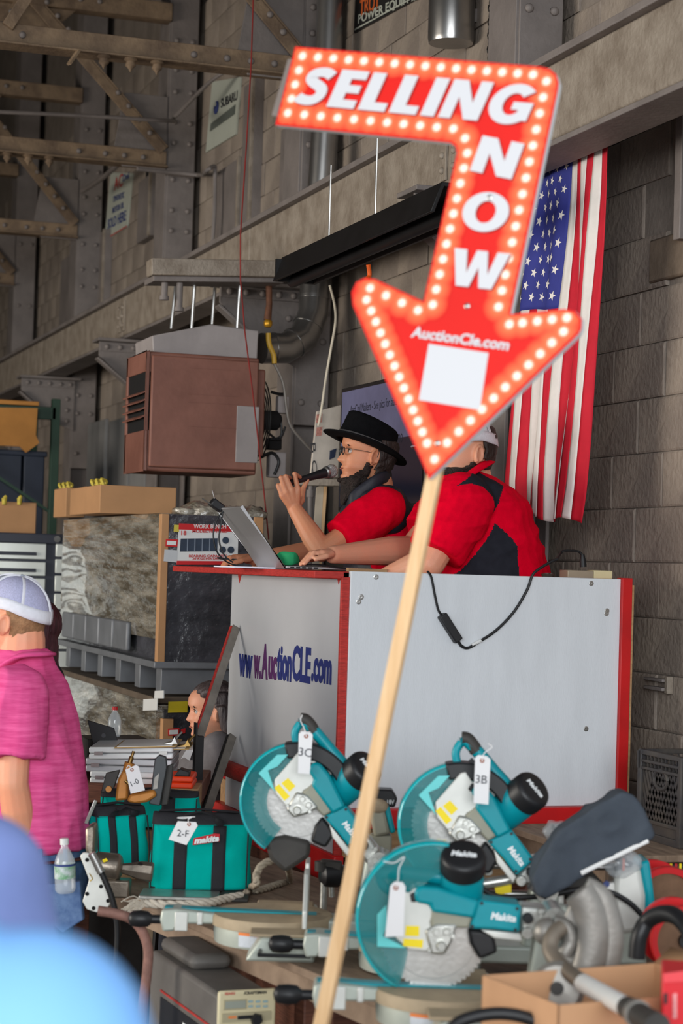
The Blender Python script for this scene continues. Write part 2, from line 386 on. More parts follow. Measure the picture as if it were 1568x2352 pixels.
MB().tube([(-.008, y, q.z) for y in (.9, 1.2, 1.355)], .032, 14).build('padded_rail', red_pd, pod)
# the address, one word in narrow slab letters on the foreshortened front
def front(x, y): return onX(x, y, 2.14)-Vector((2.14, 6.25, 0))
def addr(s, x0, x1, y0a, y1a, y0b, y1b, m):
    """word between two picture columns; heights given at both ends"""
    A, B = front(x0, (y0a+y1a)/2), front(x1, (y0b+y1b)/2)
    h = (front(x0, y0a).z-front(x0, y1a).z+front(x1, y0b).z-front(x1, y1b).z)/2
    text('lettering', s, m, fp, (-.0016, (A.y+B.y)/2, (A.z+B.z)/2), (0, B.y-A.y, 0), (0, 0, 1), abs(B.y-A.y), h, offset=.0035, extrude=.0008)
addr('ww', 549, 580, 1503, 1555, 1504, 1557, navy_l)
addr('w.', 583, 600, 1505, 1558, 1506, 1560, plum_l)
addr('A', 602, 616, 1478, 1560, 1479, 1561, plum_l)
addr('uc', 617, 636, 1507, 1561, 1508, 1562, plum_l)
addr('tion', 637, 670, 1484, 1564, 1485, 1565, navy_l)
addr('CLE', 672, 714, 1483, 1566, 1484, 1570, navy_l)
addr('.com', 716, 762, 1512, 1568, 1514, 1572, navy_l)
# red paint smears under the counter
for x in (551, 779):
    p = front(x, 1322); MB().prism([(p.y-.03, p.z+.012), (p.y+.03, p.z+.012), (p.y+.02, p.z-.006), (p.y+.004, p.z-.03), (p.y-.012, p.z-.012)], -.0012, 0, ax='yz').build('paint_drip', red_pd, fp)
# --- flag
FX = 3.105
rE = [(1395, 310), (1390, 420), (1382, 560), (1372, 700), (1360, 850), (1347, 1000), (1333, 1130), (1322, 1200)]
lE = [(1225, 352), (1215, 470), (1203, 600), (1192, 720), (1182, 850), (1172, 980), (1164, 1100), (1166, 1178)]
rY = [onX(x, y, FX) for x, y in rE]; lY = [onX(x, y, FX) for x, y in lE]
def cur(a, t):
    k = min(int(t*(len(a)-1)), len(a)-2); return a[k].lerp(a[k+1], t*(len(a)-1)-k)
FO = Vector((FX, cur(rY, 0).y, cur(rY, 0).z))
def FS(u, v, off=0.0):
    A, B = cur(rY, v), cur(lY, v)
    g = .25+.75*min(1, v*2.2)
    wv = sin(u*17+v*2.3+1.1*sin(v*4))*.017*g + sin(u*34-v*5)*.006*g
    sh = .02*sin(u*9+v*6)*g*(1-u)*u*4
    p = A.lerp(B, min(1, max(0, u+sh)))
    p = Vector((FX+wv-off, p.y, p.z-.012*sin(u*12+3*v)*v)); return p-FO
fl = thing('flag', 'stars and stripes flag hanging lengthwise on the block wall', 'flag', FO)
fr_ = mat('flag_red', G((196, 22, 44)), .75, 0, .06, 20); fw_ = mat('flag_white', G((222, 216, 210)), .75, 0, .04, 20); fb_ = mat('flag_blue', G((46, 52, 130)), .75, 0, .06, 20)
V0 = .028; VC = .425
for k in range(13):
    v1 = V0 if k < 6 else VC
    MB().grid(lambda a, b: FS((k+a)/13, v1+(1-v1)*b), 4, 60 if k < 6 else 36).build('stripe', fr_ if k % 2 == 0 else fw_, fl, smooth=180, solid=.0015)
MB().grid(lambda a, b: FS(6/13+a*7/13, V0+(VC-V0)*b), 24, 30).build('canton', fb_, fl, smooth=180, solid=.0015)
MB().grid(lambda a, b: FS(a, -.0+V0*b, .002), 24, 2).build('header_band', fw_, fl, smooth=180, solid=.003)
star2 = [(cos(pi/2+k*pi/5)*(1 if k % 2 == 0 else .40), sin(pi/2+k*pi/5)*(1 if k % 2 == 0 else .40)) for k in range(10)]
for c in range(11):
    for r in range(9):
        if (c+r) % 2: continue
        u0 = 6/13+(r+1)/10*7/13; v0 = V0+(VC-V0)*(c+1)/12
        pts = [FS(u0-y*.026, v0+x*.0135, .0022) for x, y in star2]
        MB().add([FS(u0, v0, .0026)]+pts, [(0, 1+i, 1+(i+1) % 10) for i in range(10)]).build('star', fw_, fl, smooth=0)
for u in (.015, .98):
    p = FS(u, .012, .004); MB().lathe([(.012, 0), (.016, .003), (.012, .004), (.007, .002)], p, (-1, 0, 0), 14, cap=False).build('grommet', mat('brass', G((150, 120, 70)), .35, .9, .1), fl)
# --- pipes behind the flag top
pp = thing('wall_conduit', 'black and grey pipes running along the wall under the girder', 'pipe', (3.2, 6, 3.3))
A, B = onX(1568, 198, 3.2), onX(1265, 335, 3.2); D = (A-B)
MB().tube([B-D*1.1-Vector((3.2, 6, 3.3)), A+D-Vector((3.2, 6, 3.3))], .012, 10).build('black_pipe', black_m, pp)
A2, B2 = onX(1568, 222, 3.22), onX(1300, 340, 3.22)
MB().tube([B2-(A2-B2)*1.3-Vector((3.2, 6, 3.3)), A2*2-B2-Vector((3.2, 6, 3.3))], .014, 10).build('grey_pipe', paint, pp)
p = onX(1372, 286, 3.2)-Vector((3.2, 6, 3.3)); MB().box(p, (.05, .03, .05)).build('clip', black_m, pp)
# --- heater unit
HF = Fr(onY(345, 805, 9.55), YAW)      # world-aligned: x along X, y away
ht = thing('unit_heater', 'faded red-brown gas unit heater hanging from rods', 'heater', HF.m)
hm = mat('heater_red', G((138, 92, 78)), .55, 0, .2, 2.2, .1, 30, col2=G((112, 72, 60)))
hg = mat('heater_grey', G((150, 142, 140)), .55, 0, .12, 3, .1, 30)
hd = mat('dark_inside', G((18, 16, 16)), .9, 0, 0)
W = HF.p(600, 830).x; H = HF.p(335, 1080).z
D_ = .46
MB().b2((0, .03, H), (W, D_, 0)).build('casing', hm, ht, bevel=.012)
MB().b2((.012, -.002, H+.02), (W-.012, .03, -.02)).build('side_panel', hm, ht, bevel=.008)
MB().b2((W-.12, -.006, H+.06), (W-.005, .0, H*.42)).build('patch_panel', hg, ht, bevel=.004)
for (za, zb) in ((-.07, -.2), (-.24, -.36)):
    for z in (za, zb): MB().b2((.2, -.005, z), (W-.12, -.001, z-.004)).build('panel_rib', hm, ht)
# louvred outlet on the end facing away from the wall
MB().b2((-.004, .03, H+.2), (.02, D_-.03, -.10)).build('outlet', hd, ht)
zz = np.linspace(H+.27, -.2, 4)
for z in zz:
    MB().box((-.012, D_/2, z), (.05, D_-.06, .006), Matrix.Rotation(-.5, 3, 'Y')).build('louvre', hm, ht)
MB().b2((-.012, .02, H), (.004, D_-.0, H+.2)).b2((-.012, .02, -.10), (.004, D_, 0)).b2((-.012, .02, H), (.004, .035, 0)).b2((-.012, D_-.03, H), (.004, D_, 0)).build('outlet_frame', hm, ht, bevel=.004)
P_ = HF.xz
MB().prism([P_(358, 806), P_(356, 768), P_(490, 742), P_(602, 756), P_(598, 832)], .06, D_-.02).build('top_hood', hg, ht, bevel=.006)
MB().b2((W, .08, H+.1), (W+.05, D_-.04, -.05)).build('fan_shroud', hm, ht, bevel=.01)
fan = MB()
for k in range(7): fan.lathe([(.03+.03*k, 0), (.033+.03*k, .004), (.03+.03*k, .008)], (W+.06, D_*.5, H*.5), (1, 0, 0), 24, cap=False)
fan.build('fan_grille', black_m, ht)
MB().lathe([(.05, 0), (.05, .1), (.03, .12), (1e-6, .12)], (W+.06, D_*.5, H*.5), (1, 0, 0), 14).build('motor', hd, ht)
for (x0, y0, x1, y1) in ((393, 755, 405, 640), (436, 808, 448, 640), (540, 820, 552, 640), (487, 745, 495, 640)):
    a = HF.p(x0, y0, .1 if y0 > 790 else .4); b = HF.p(x1, y1, .1 if y0 > 790 else .4)
    MB().tube([a, b], .009, 8).build('hanger_rod', steel, ht)
st = thing('strut_channel', 'grey steel channel beam the heater rods hang from', 'beam', HF.m)
A, B = HF.p(342, 615, -.02), HF.p(650, 621, -.02)
MB().bar(A, B, .12, .082).build('channel', paint_l, st, bevel=.006)
MB().bar(A+Vector((.02, .08, -.05)), B+Vector((0, .08, -.05)), .2, .03).build('channel_web', paint, st, bevel=.004)
for x in (377, 411):
    a = HF.p(x+2, 640, .02); b = HF.p(x, 680 if x < 400 else 706, .02)
    MB().tube([a, b], .017, 10).tube([b, b+Vector((0, 0, -.02))], .024, 10).build('pipe_stub', paint, st)
# gas valve, pipes and wires beside the heater
gp = thing('gas_pipe', 'rusty gas drop pipe with yellow flexible connector', 'pipe', HF.m)
MB().tube([HF.p(617, 630, .1), HF.p(618, 700, .1), HF.p(614, 735, .1)], [.016, .016, .02], 10).build('iron_pipe', rust_m, gp)
MB().lathe([(.014, 0), (.022, .01), (.022, .03), (.014, .04)], HF.p(615, 752, .1), n=10).build('union', mat('brass_y', G((190, 140, 40)), .4, .6, .1), gp)
MB().tube(spline([HF.p(x, y, .12) for x, y in ((616, 765), (618, 790), (628, 815), (630, 835))]), .013, 8).build('yellow_connector', mat('yellow_flex', G((205, 160, 50)), .5, 0, .1), gp)
MB().tube(spline([HF.p(x, y, .14) for x, y in ((630, 835), (650, 880), (658, 940), (668, 980), (700, 1020), (722, 1045), (728, 1075))]), .008, 8).build('flexible_conduit', mat('bx_cable', G((140, 132, 124)), .5, .3, .1), gp)
for i, (pts, r) in enumerate((([(622, 900), (640, 905), (655, 905)], .008), ([(610, 960), (640, 955), (645, 1000), (620, 1010)], .006), ([(600, 1050), (625, 1040), (640, 1060), (630, 1090)], .008), ([(612, 990), (640, 1010), (655, 980)], .006))):
    MB().tube(spline([HF.p(x, y, .2) for x, y in pts]), r, 8).build('gas_valve_pipe', black_m, gp)
p = HF.p(634, 1068, .25); MB().box(p, (.09, .07, .13)).build('control_box', hg, gp, bevel=.008)
p = HF.p(628, 1020, .25); MB().box(p, (.07, .07, .06)).build('gas_valve', hd, gp, bevel=.006)
p = HF.p(648, 930, .25); MB().box(p, (.06, .05, .09)).build('junction_box', hg, gp, bevel=.006)
# --- round duct
du = thing('flue_duct', 'shiny round flue duct with a bend into the heater', 'duct', HF.m)
pts = [HF.p(x, y, l) for x, y, l in ((760, -30, .35), (752, 200, .35), (740, 400, .35), (728, 560, .35), (724, 660, .35))]
MB().tube(pts, .072, 20).build('straight_pipe', galv, du)
pts = [HF.p(x, y, l) for x, y, l in ((724, 650, .35), (719, 720, .33), (696, 775, .3), (655, 800, .27), (600, 800, .25))]
MB().tube(pts, .08, 20).build('elbow', galv, du)
for q in (0, 1, 2, 3):
    MB().tube([pts[q].lerp(pts[q+1], .45), pts[q].lerp(pts[q+1], .55)], .083, 20).build('seam', galv, du)
# --- red pull cord
cc = [HF.p(x, y, -.5) for x, y in ((582, -20), (577, 140), (566, 330), (552, 540), (552, 640), (562, 760), (580, 900), (596, 1040), (606, 1130), (617, 1240))]
tag(MB().tube(cc, .0035, 6).build('pull_cord', mat('red_cord', G((120, 30, 24)), .7, 0, .1)), 'long thin red cord hanging down past the heater', 'cord').matrix_world = HF.m
# --- tube heater under the girder
BF = Fr(onX(675, 640, 2.62), 0, 0)
th = thing('tube_heater', 'long black radiant tube heater hood below the girder', 'heater', BF.m)
far = Vector((0, 0, 0)); near = BF.L(onX(1000, 500, 2.62)); dv = Vector((0, near.y*1.12, near.z*1.12))
prof = [(-.10, -.02), (-.06, .09), (.06, .09), (.10, -.02), (.085, -.02), (.05, .075), (-.05, .075), (-.085, -.02)]
MB().prism(prof, 0, 1, f=lambda a, b, t: (a+dv.x*t, dv.y*t, b+dv.z*t)).build('hood', black_m, th, bevel=.002)
MB().tube([Vector((.0, .02, -.01)), dv+Vector((0, 0, -.01))], .028, 14).build('burner_tube', black_m, th)
MB().b2((-.09, -.02, -.02), (.09, .0, .08)).build('end_cap', black_m, th)
for t in (.25, .55): MB().tube([dv*t+Vector((0, 0, .08)), dv*t+Vector((0, 0, .42))], .004, 6).build('hanger_chain', steel, th)
p = BF.L(onX(845, 625, 2.60)); MB().tube(spline([p+Vector((0, 0, .03)), p+Vector((.01, .01, -.01)), p+Vector((-.006, 0, -.03))]), .009, 8).build('orange_tie', mat('orange_tie', G((214, 88, 20)), .6, 0, .2, 60), th)
MB().tube([BF.L(onX(655, 618, 2.75)), BF.L(onX(1010, 480, 2.75))], .02, 10).build('air_pipe', black_m, th)
# white wire hanging to the poster
wr = [at(x, y, 9.6) for x, y in ((757, 655), (768, 700), (770, 740), (760, 800), (748, 870), (738, 940), (731, 978))]
tag(MB().tube(spline(wr), .006, 8).build('white_wire', mat('white_wire', G((200, 190, 170)), .5, 0, .1)), 'pale electric wire hanging above the painted board', 'wire')
# --- painted board, planks and conduit behind the man with the hat
bd = thing('leaning_board', 'dirty white board with faded red lettering leaning behind the hat', 'board', Fr(at(748, 1020, 9.7), .3).m)
bf = Fr(at(748, 1020, 9.7), .3)
MB().prism([bf.xz(*q) for q in ((728, 945), (783, 930), (776, 1095), (712, 1100))], 0, .02).build('panel', mat('dirty_white_board', G((186, 176, 164)), .6, 0, .15, 6), bd, bevel=.002)
for y0 in (952, 982): MB().prism([bf.xz(*q) for q in ((727, y0), (740, y0-2), (738, y0+18), (725, y0+20))], -.003, -.001).build('red_print', mat('faded_red', G((176, 120, 108)), .7, 0, .4, 80), bd)
text('lettering', 'B Q', mat('dark_lettering', G((60, 58, 60)), .7, 0, 0), bd, bf.p(720, 1055, -.002), (.1, 0, -1), (1, 0, .1), .16, .03)
MB().prism([bf.xz(*q) for q in ((757, 1035), (772, 1030), (768, 1050), (756, 1056))], -.006, -.001).build('blue_sticker', mat('navy_sticker', G((36, 46, 70)), .5, 0, 0), bd)
for (q, nm, m_, lab) in ((((726, 1120), (744, 1112), (738, 1210), (716, 1215)), 'wall_plank', mat('white_plank', G((190, 178, 160)), .7, 0, .1), 'whitewashed plank standing behind the raised hand'), (((744, 1112), (752, 1110), (742, 1208), (737, 1210)), 'wall_stud', wood, 'raw timber stud standing behind the raised hand')):
    f2 = Fr(at(735, 1160, 9.8), 0)
    r_ = thing(nm, lab, 'plank', f2.m); pz = [f2.xz(*k) for k in q]
    pz[2] = (pz[2][0]-.03, pz[2][1]-.95); pz[3] = (pz[3][0]-.03, pz[3][1]-.95)
    MB().prism(pz, 0, .03).build('plank', m_, r_, bevel=.002)
f2 = Fr(at(710, 1140, 9.6), 0); r_ = thing('conduit_pipe', 'grey conduit with coupling beside the raised hand', 'pipe', f2.m)
MB().tube([f2.p(716, 1095), f2.p(712, 1140), f2.p(711, 1300), f2.p(708, 1420), Vector((f2.p(706, 1500).x, 0, -f2.m.translation.z))], .012, 10).build('conduit', paint, r_)
MB().tube([f2.p(713, 1125), f2.p(712, 1142)], .019, 10).build('coupling', paint, r_)
MB().box(f2.p(735, 1108), (.2, .06, .035)).build('shelf_rail', paint_l, r_, bevel=.004)
# --- television
TF = Fr(onX(784, 893, 3.02), 0, 0)     # local y runs along the wall
tv = thing('television', 'wall mounted television showing an auction lot list', 'television', TF.m)
hgt = TF.L(onX(784, 1175, 3.02)).z
MB().b2((.0, -1.12, hgt), (.05, .0, 0)).build('body', black_m, tv, bevel=.006)
scr = mat('screen_lilac', G((88, 90, 118)), .2, 0, .25, 2, emit=.12)
scr2 = mat('screen_navy', G((24, 28, 44)), .15, 0, .1, 2)
MB().add([(-.002, -.02, hgt*.47), (-.002, -.02, -.02), (-.002, -1.1, -.02), (-.002, -1.1, hgt*.47)], [(0, 1, 2, 3)]).build('screen_list', scr, tv)
MB().add([(-.002, -.02, hgt+.02), (-.002, -.02, hgt*.47), (-.002, -1.1, hgt*.47), (-.002, -1.1, hgt+.02)], [(0, 1, 2, 3)]).build('screen_lower', scr2, tv)
dk = mat('screen_text', G((28, 28, 40)), .5, 0, 0)
def T3(x, y): return TF.L(onX(x, y, 3.018))
a, b = T3(800, 946), T3(912, 922)
text('lettering', '- AprCtnl Nailers - See pics for sizes', dk, tv, (a+b)/2, (0, -1, 0), (0, 0, 1), abs(a.y-b.y), .052)
a, b = T3(902, 1010), T3(924, 1004); text('lettering', '10.00', dk, tv, (a+b)/2, (0, -1, 0), (0, 0, 1), abs(a.y-b.y), .04)
MB().b2((.05, -.75, hgt*.7), (.36, -.35, hgt*.3)).build('wall_mount', black_m, tv)
# --- the arrow sign
sg_o = at(985, 1090, 4.0)
SF = Fr(sg_o, radians(-24)); SF.m = SF.m @ Matrix.Rotation(radians(-7), 4, 'X'); SF.i = SF.m.inverted()
sign = thing('arrow_sign', 'red arrow sign on a wooden stick with printed marquee bulbs', 'sign', SF.m)
out = [(678, 107), (1240, 153), (1262, 158), (1277, 171), (1283, 190), (1281, 207), (1172, 722), (1296, 710), (1320, 714), (1336, 733), (1335, 755), (1328, 768), (985, 1100), (810, 702), (807, 672), (818, 648), (838, 638), (862, 641), (972, 692), (1049, 352), (1046, 337), (1034, 328), (632, 287)]
op = [SF.xz(*q) for q in out]
TH = .017
MB().prism(op, 0, TH).build('panel', mat('foam_edge_white', G((206, 208, 210)), .5, 0, .02), sign)
bulbs_l = [(668, 238), (676, 205), (685, 160), (694, 130)]
def run(a, b, n): return [(lerp(a[0], b[0], k/n), lerp(a[1], b[1], k/n)) for k in range(n)]
# bulb runs follow the outline, picked at their corners
cor = [(695, 129, 15), (1224, 172, 1), (1255, 187, 14), (1145, 705, 1), (1170, 745, 1), (1200, 742, 3), (1302, 730, 1), (1294, 762, 10), (1027, 1017, 1), (998, 1055, 1), (981, 1018, 13), (842, 689, 1), (850, 662, 3), (960, 713, 1), (994, 700, 10), (1073, 352, 1), (1068, 318, 1), (1041, 296, 10), (661, 260, 4)]
bulbs = []
for i, c in enumerate(cor):
    n = cor[(i+1) % len(cor)]; bulbs += run(c[:2], n[:2], c[2])
bl = np.array([SF.xz(*q) for q in bulbs])
def inside(x, z):
    r = False; n = len(op)
    for i in range(n):
        (x1, z1), (x2, z2) = op[i], op[(i+1) % n]
        if (z1 > z) != (z2 > z) and x < (x2-x1)*(z-z1)/(z2-z1)+x1: r = not r
    return r
def edge_d(x, z):
    m = 9
    for i in range(len(op)):
        a, b = op[i], op[(i+1) % len(op)]; dx, dz = b[0]-a[0], b[1]-a[1]
        t = max(0, min(1, ((x-a[0])*dx+(z-a[1])*dz)/(dx*dx+dz*dz))); m = min(m, hypot(x-a[0]-dx*t, z-a[1]-dz*t))
    return m
sr = G((212, 24, 14)); so = np.array(G((236, 128, 78))); sw = np.array(G((244, 234, 214))); srn = np.array(sr)
me = MB().prism(op, -.0006, .0).mesh('face'); MB
red_s = mat('sign_red', sr, .35, 0, .03, 4)
obj('face', me, red_s, sign)
st_ = .0032
xs = np.arange(min(p[0] for p in op), max(p[0] for p in op), st_); zs = np.arange(min(p[1] for p in op), max(p[1] for p in op), st_)
XX, ZZ = np.meshgrid(xs, zs)
dm = np.min(np.hypot(XX[..., None]-bl[:, 0], ZZ[..., None]-bl[:, 1]), axis=2)
idx = -np.ones(XX.shape, int); vv = []; cc_ = []
for i in range(XX.shape[0]):
    for j in range(XX.shape[1]):
        d = dm[i, j]
        if d < .036 and inside(XX[i, j], ZZ[i, j]) and edge_d(XX[i, j], ZZ[i, j]) > .002:
            idx[i, j] = len(vv); vv.append((XX[i, j], -.0012, ZZ[i, j]))
            g = max(0, 1-d/.034)**.8; h = min(1, max(0, (.0105-d)/.004))
            c = srn*(1-g)+so*g; cc_.append(tuple(c*(1-h)+sw*h))
ff = [(idx[i, j], idx[i, j+1], idx[i+1, j+1], idx[i+1, j]) for i in range(XX.shape[0]-1) for j in range(XX.shape[1]-1) if min(idx[i, j], idx[i, j+1], idx[i+1, j+1], idx[i+1, j]) >= 0]
me = bpy.data.meshes.new('printed_bulbs'); me.from_pydata(vv, [], ff)
at_ = me.color_attributes.new('print', 'FLOAT_COLOR', 'POINT')
for i, c in enumerate(cc_): at_.data[i].color = (*c, 1)
obj('printed_bulbs', me, mat('bulb_print', sr, .35, attr='print'), sign, smooth=0)
sl = mat('sign_letter', G((200, 200, 203)), .4, 0, .0); ssd = mat('sign_letter_shadow', G((150, 24, 20)), .5, 0, 0)
def ribbon(pts, w_):
    P = [Vector((x, y, 0)) for x, y in pts]; P = spline(P, 4); out = []
    for i, p in enumerate(P):
        d = (P[min(i+1, len(P)-1)]-P[max(i-1, 0)]).normalized(); n_ = Vector((-d.y, d.x, 0)); out.append((p+n_*w_/2, p-n_*w_/2))
    return out
def glyph(c):
    """bold letter as (width, list of closed outlines)"""
    s_, t_ = .31, .225
    if c == 'E': return .64, [[(0, 0), (.64, 0), (.64, t_), (s_, t_), (s_, .5-t_*.42), (.6, .5-t_*.42), (.6, .5+t_*.5), (s_, .5+t_*.5), (s_, 1-t_), (.64, 1-t_), (.64, 1), (0, 1)]]
    if c == 'L': return .62, [[(0, 0), (.62, 0), (.62, t_), (s_, t_), (s_, 1), (0, 1)]]
    if c == 'I': return .31, [[(0, 0), (s_, 0), (s_, 1), (0, 1)]]
    if c == 'N': return .88, [[(0, 0), (0, 1), (.33, 1), (.61, .44), (.61, 1), (.88, 1), (.88, 0), (.56, 0), (.27, .56), (.27, 0)]]
    if c == 'W': return 1.3, [[(0, 1), (.30, 1), (.41, .38), (.53, 1), (.78, 1), (.90, .38), (1.01, 1), (1.3, 1), (1.07, 0), (.77, 0), (.655, .55), (.54, 0), (.24, 0)]]
    def rib(pts, w_):
        r = ribbon(pts, w_); return [[(a.x, a.y), (b.x, b.y), (b2.x, b2.y), (a2.x, a2.y)] for (a, b), (a2, b2) in zip(r, r[1:])]
    if c == 'O': return 1.02, [[(.51+.51*cos(a), .5+.52*sin(a)), (.51+.51*cos(b), .5+.52*sin(b)), (.51+.22*cos(b), .5+.29*sin(b)), (.51+.22*cos(a), .5+.29*sin(a))] for a, b in zip(np.linspace(0, 2*pi, 37), np.linspace(0, 2*pi, 37)[1:])]
    if c == 'S': return .70, rib(((.64, .80), (.50, .875), (.35, .885), (.20, .82), (.17, .70), (.27, .60), (.42, .52), (.53, .42), (.53, .26), (.42, .14), (.28, .115), (.13, .14), (.03, .20)), .25)
    if c == 'G':
        A_ = np.linspace(radians(42), radians(322), 30)
        return .95, [[(.5+.5*cos(a), .5+.52*sin(a)), (.5+.5*cos(b), .5+.52*sin(b)), (.5+.21*cos(b), .5+.28*sin(b)), (.5+.21*cos(a), .5+.28*sin(a))] for a, b in zip(A_, A_[1:])] + [[(.66, .10), (.93, .10), (.93, .56), (.50, .56), (.50, .36), (.66, .36)]]
def sign_word(s, x0, y0, x1, y1, h, sh=.0):
    a, b = SF.p(x0, y0), SF.p(x1, y1); d = (b-a).normalized(); up = (Vector((-d.z, 0, d.x))+d*sh).normalized(); hh = h/FPX*4.0
    gl_ = [glyph(c) for c in s]; tot = sum(g[0] for g in gl_)+.10*(len(s)-1); L = (b-a).length; off = up*(-.0)
    for nm, m_, of, dy in (('letter_shadow', ssd, Vector((.003, 0, -.003)), -.0015), ('letter', sl, Vector((0, 0, 0)), -.0022)):
        x = 0
        for w_, polys in gl_:
            mb = MB()
            for i, pl in enumerate(polys):
                Q = [a+d*((x+px)/tot*L)+up*((pz-.5)*hh)+of for px, pz in pl]
                mb.add([q+Vector((0, dy-(.0002 if i == len(polys)-1 else 0), 0)) for q in Q], [tuple(range(len(Q)))])
            mb.build(nm, m_, sign, smooth=0); x += w_+.10
def sign_text(s, x0, y0, x1, y1, h, sh=.0):
    a, b = SF.p(x0, y0, -.0022), SF.p(x1, y1, -.0022); d = (b-a)
    text('lettering', s, sl, sign, (a+b)/2, d, Vector((-d.z, 0, d.x)).normalized()+d.normalized()*sh, d.length, h/FPX*4.0, offset=.0034)
sign_word('SELLING', 692, 196, 1226, 244, 98, .22)
sign_word('N', 1094, 352, 1190, 372, 88, .05)
sign_word('O', 1064, 480, 1168, 495, 92, .05)
sign_word('W', 1034, 612, 1162, 626, 88, .05)
sign_text('AuctionCle.com', 946, 762, 1170, 793, 27, .1)
MB().prism([SF.xz(*q) for q in ((985, 790), (1122, 811), (1102, 942), (962, 919))], -.0016, 0).build('white_label', sl, sign)
for q in ((1125, 454), (1073, 703), (1005, 1018)): MB().lathe([(.006, 0), (.006, .002), (.003, .004), (1e-6, .004)], SF.p(*q, -.001), (0, -1, 0), 12).build('screw', steel, sign)
a = SF.p(1045, 860, .028); b = SF.p(728, 2400, .028)
zf = -sg_o.z; g_ = SF.m.to_3x3(); e = a+(b-a)*((zf-(g_ @ a).z)/(g_ @ (b-a)).z)
MB().bar(a, e, .029, .019, (0, 1, 0)).build('stick', wood, sign, bevel=.002)
MB().prism([SF.xz(*q) for q in ((652, 128), (668, 126), (634, 262), (614, 258))], .02, .024).build('back_brace', mat('grey_brace', G((120, 110, 104)), .6, 0, .1), sign)
# ================================================================ wall signs, pallet loads, racks at the back
swh = mat('sign_white', G((176, 180, 168)), .5, 0, .04, 4)
def wall_sign(nm, lab, q, m_, X=3.376):
    """flat board on the wall, corners picked in the picture (clockwise from the top far one)"""
    P = [onX(x, y, X) for x, y in q]; o = P[0].copy(); t = thing(nm, lab, 'sign', o)
    L = [p-o for p in P]
    MB().prism([(p.y, p.z) for p in L], 0, .012, ax='yz').build('panel', m_, t)
    def put(s, x0, y0, x1, y1, h, m2, **k):
        a, b = onX(x0, y0, X-.002)-o, onX(x1, y1, X-.002)-o
        d = b-a; hh = h/FPX*((a+b)/2+o-CAM).dot(FW)
        text('lettering', s, m2, t, (a+b)/2, d, (0, 0, 1), d.length, hh, offset=.002, **k)
    return t, put
lk = mat('sign_black', G((34, 34, 40)), .5, 0, 0); lb = mat('sign_blue', G((52, 66, 120)), .5, 0, 0); lr = mat('sign_redlogo', G((176, 56, 52)), .5, 0, 0); lg = mat('sign_greybar', G((92, 98, 92)), .5, 0, 0)
t, put = wall_sign('wall_sign', 'white vertical sign with oval emblem and SUBARU lettering', [(487, 188), (552, 177), (541, 308), (472, 350)], swh)
put('SUBARU', 507, 238, 545, 218, 22, lk)
a = onX(496, 247, 3.371)-Vector(t.location); MB().ball(a, (.004, .062, .044), 20, 8).build('emblem', lb, t)
b = onX(494, 240, 3.366)-Vector(t.location); MB().ball(b, (.004, .025, .012), 10, 6).build('emblem_star', swh, t)
P = [onX(x, y, 3.372)-Vector(t.location) for x, y in ((484, 284), (540, 240), (538, 262), (482, 302))]
MB().prism([(p.y, p.z) for p in P], P[0].x-.001, P[0].x+.001, ax='yz').build('grey_bar', lg, t)
t, put = wall_sign('oil_sign', 'white SOLD HERE oil sign with a red and blue logo', [(254, 396), (304, 398), (291, 522), (239, 555)], swh)
put('AC', 262, 424, 282, 412, 30, lr); put('Del', 282, 410, 296, 402, 16, lb)
put('SYNTHETIC', 260, 458, 285, 447, 14, lb); put('MOTOR OIL', 258, 484, 284, 470, 14, lb); put('SOLD HERE', 247, 516, 289, 494, 24, lb)
P = [onX(x, y, 3.372)-Vector(t.location) for x, y in ((241, 549), (291, 518), (291, 521), (241, 552))]
MB().prism([(p.y, p.z) for p in P], P[0].x-.001, P[0].x+.001, ax='yz').build('red_line', lr, t)
t, put = wall_sign('power_sign', 'black wall sign reading POWER EQUIPMENT cut by the upper edge', [(818, -60), (960, -110), (950, 0), (812, 76)], mat('sign_dark', G((30, 29, 30)), .5, 0, .05))
put('POWER EQUIPMENT', 822, 46, 985, -22, 26, swh)
put('TROY', 826, 20, 872, -2, 40, mat('sign_orange', G((196, 92, 40)), .5, 0, 0))
P = [onX(x, y, 3.372)-Vector(t.location) for x, y in ((814, 70), (952, -6), (952, -9), (815, 66))]
MB().prism([(p.y, p.z) for p in P], P[0].x-.001, P[0].x+.001, ax='yz').build('white_border', swh, t)
# conduits crossing the upper wall
for lab, pts, r in (('thin conduit bending off between the upper trusses', [onY(-20, 256, 12.4), onY(200, 266, 12.4), onY(385, 277, 12.4), onX(400, 270, 3.1), onX(480, 190, 3.2), onX(540, 150, 3.3)], .013),
                    ('thin conduit dropping down the wall beside the second column', [onY(315, 388, 13.0), onY(455, 402, 13.0), onX(470, 396, 3.2), onX(490, 382, 3.25), onX(494, 400, 3.27), onX(492, 500, 3.27), onX(486, 590, 3.27)], .014),
                    ('thin conduit slanting up to the far column', [onX(188, 440, 3.1), onX(240, 405, 3.1), onX(312, 340, 3.1)], .02)):
    tag(MB().tube(spline(pts, 4), r, 8).build('wall_conduit', paint), lab, 'pipe')
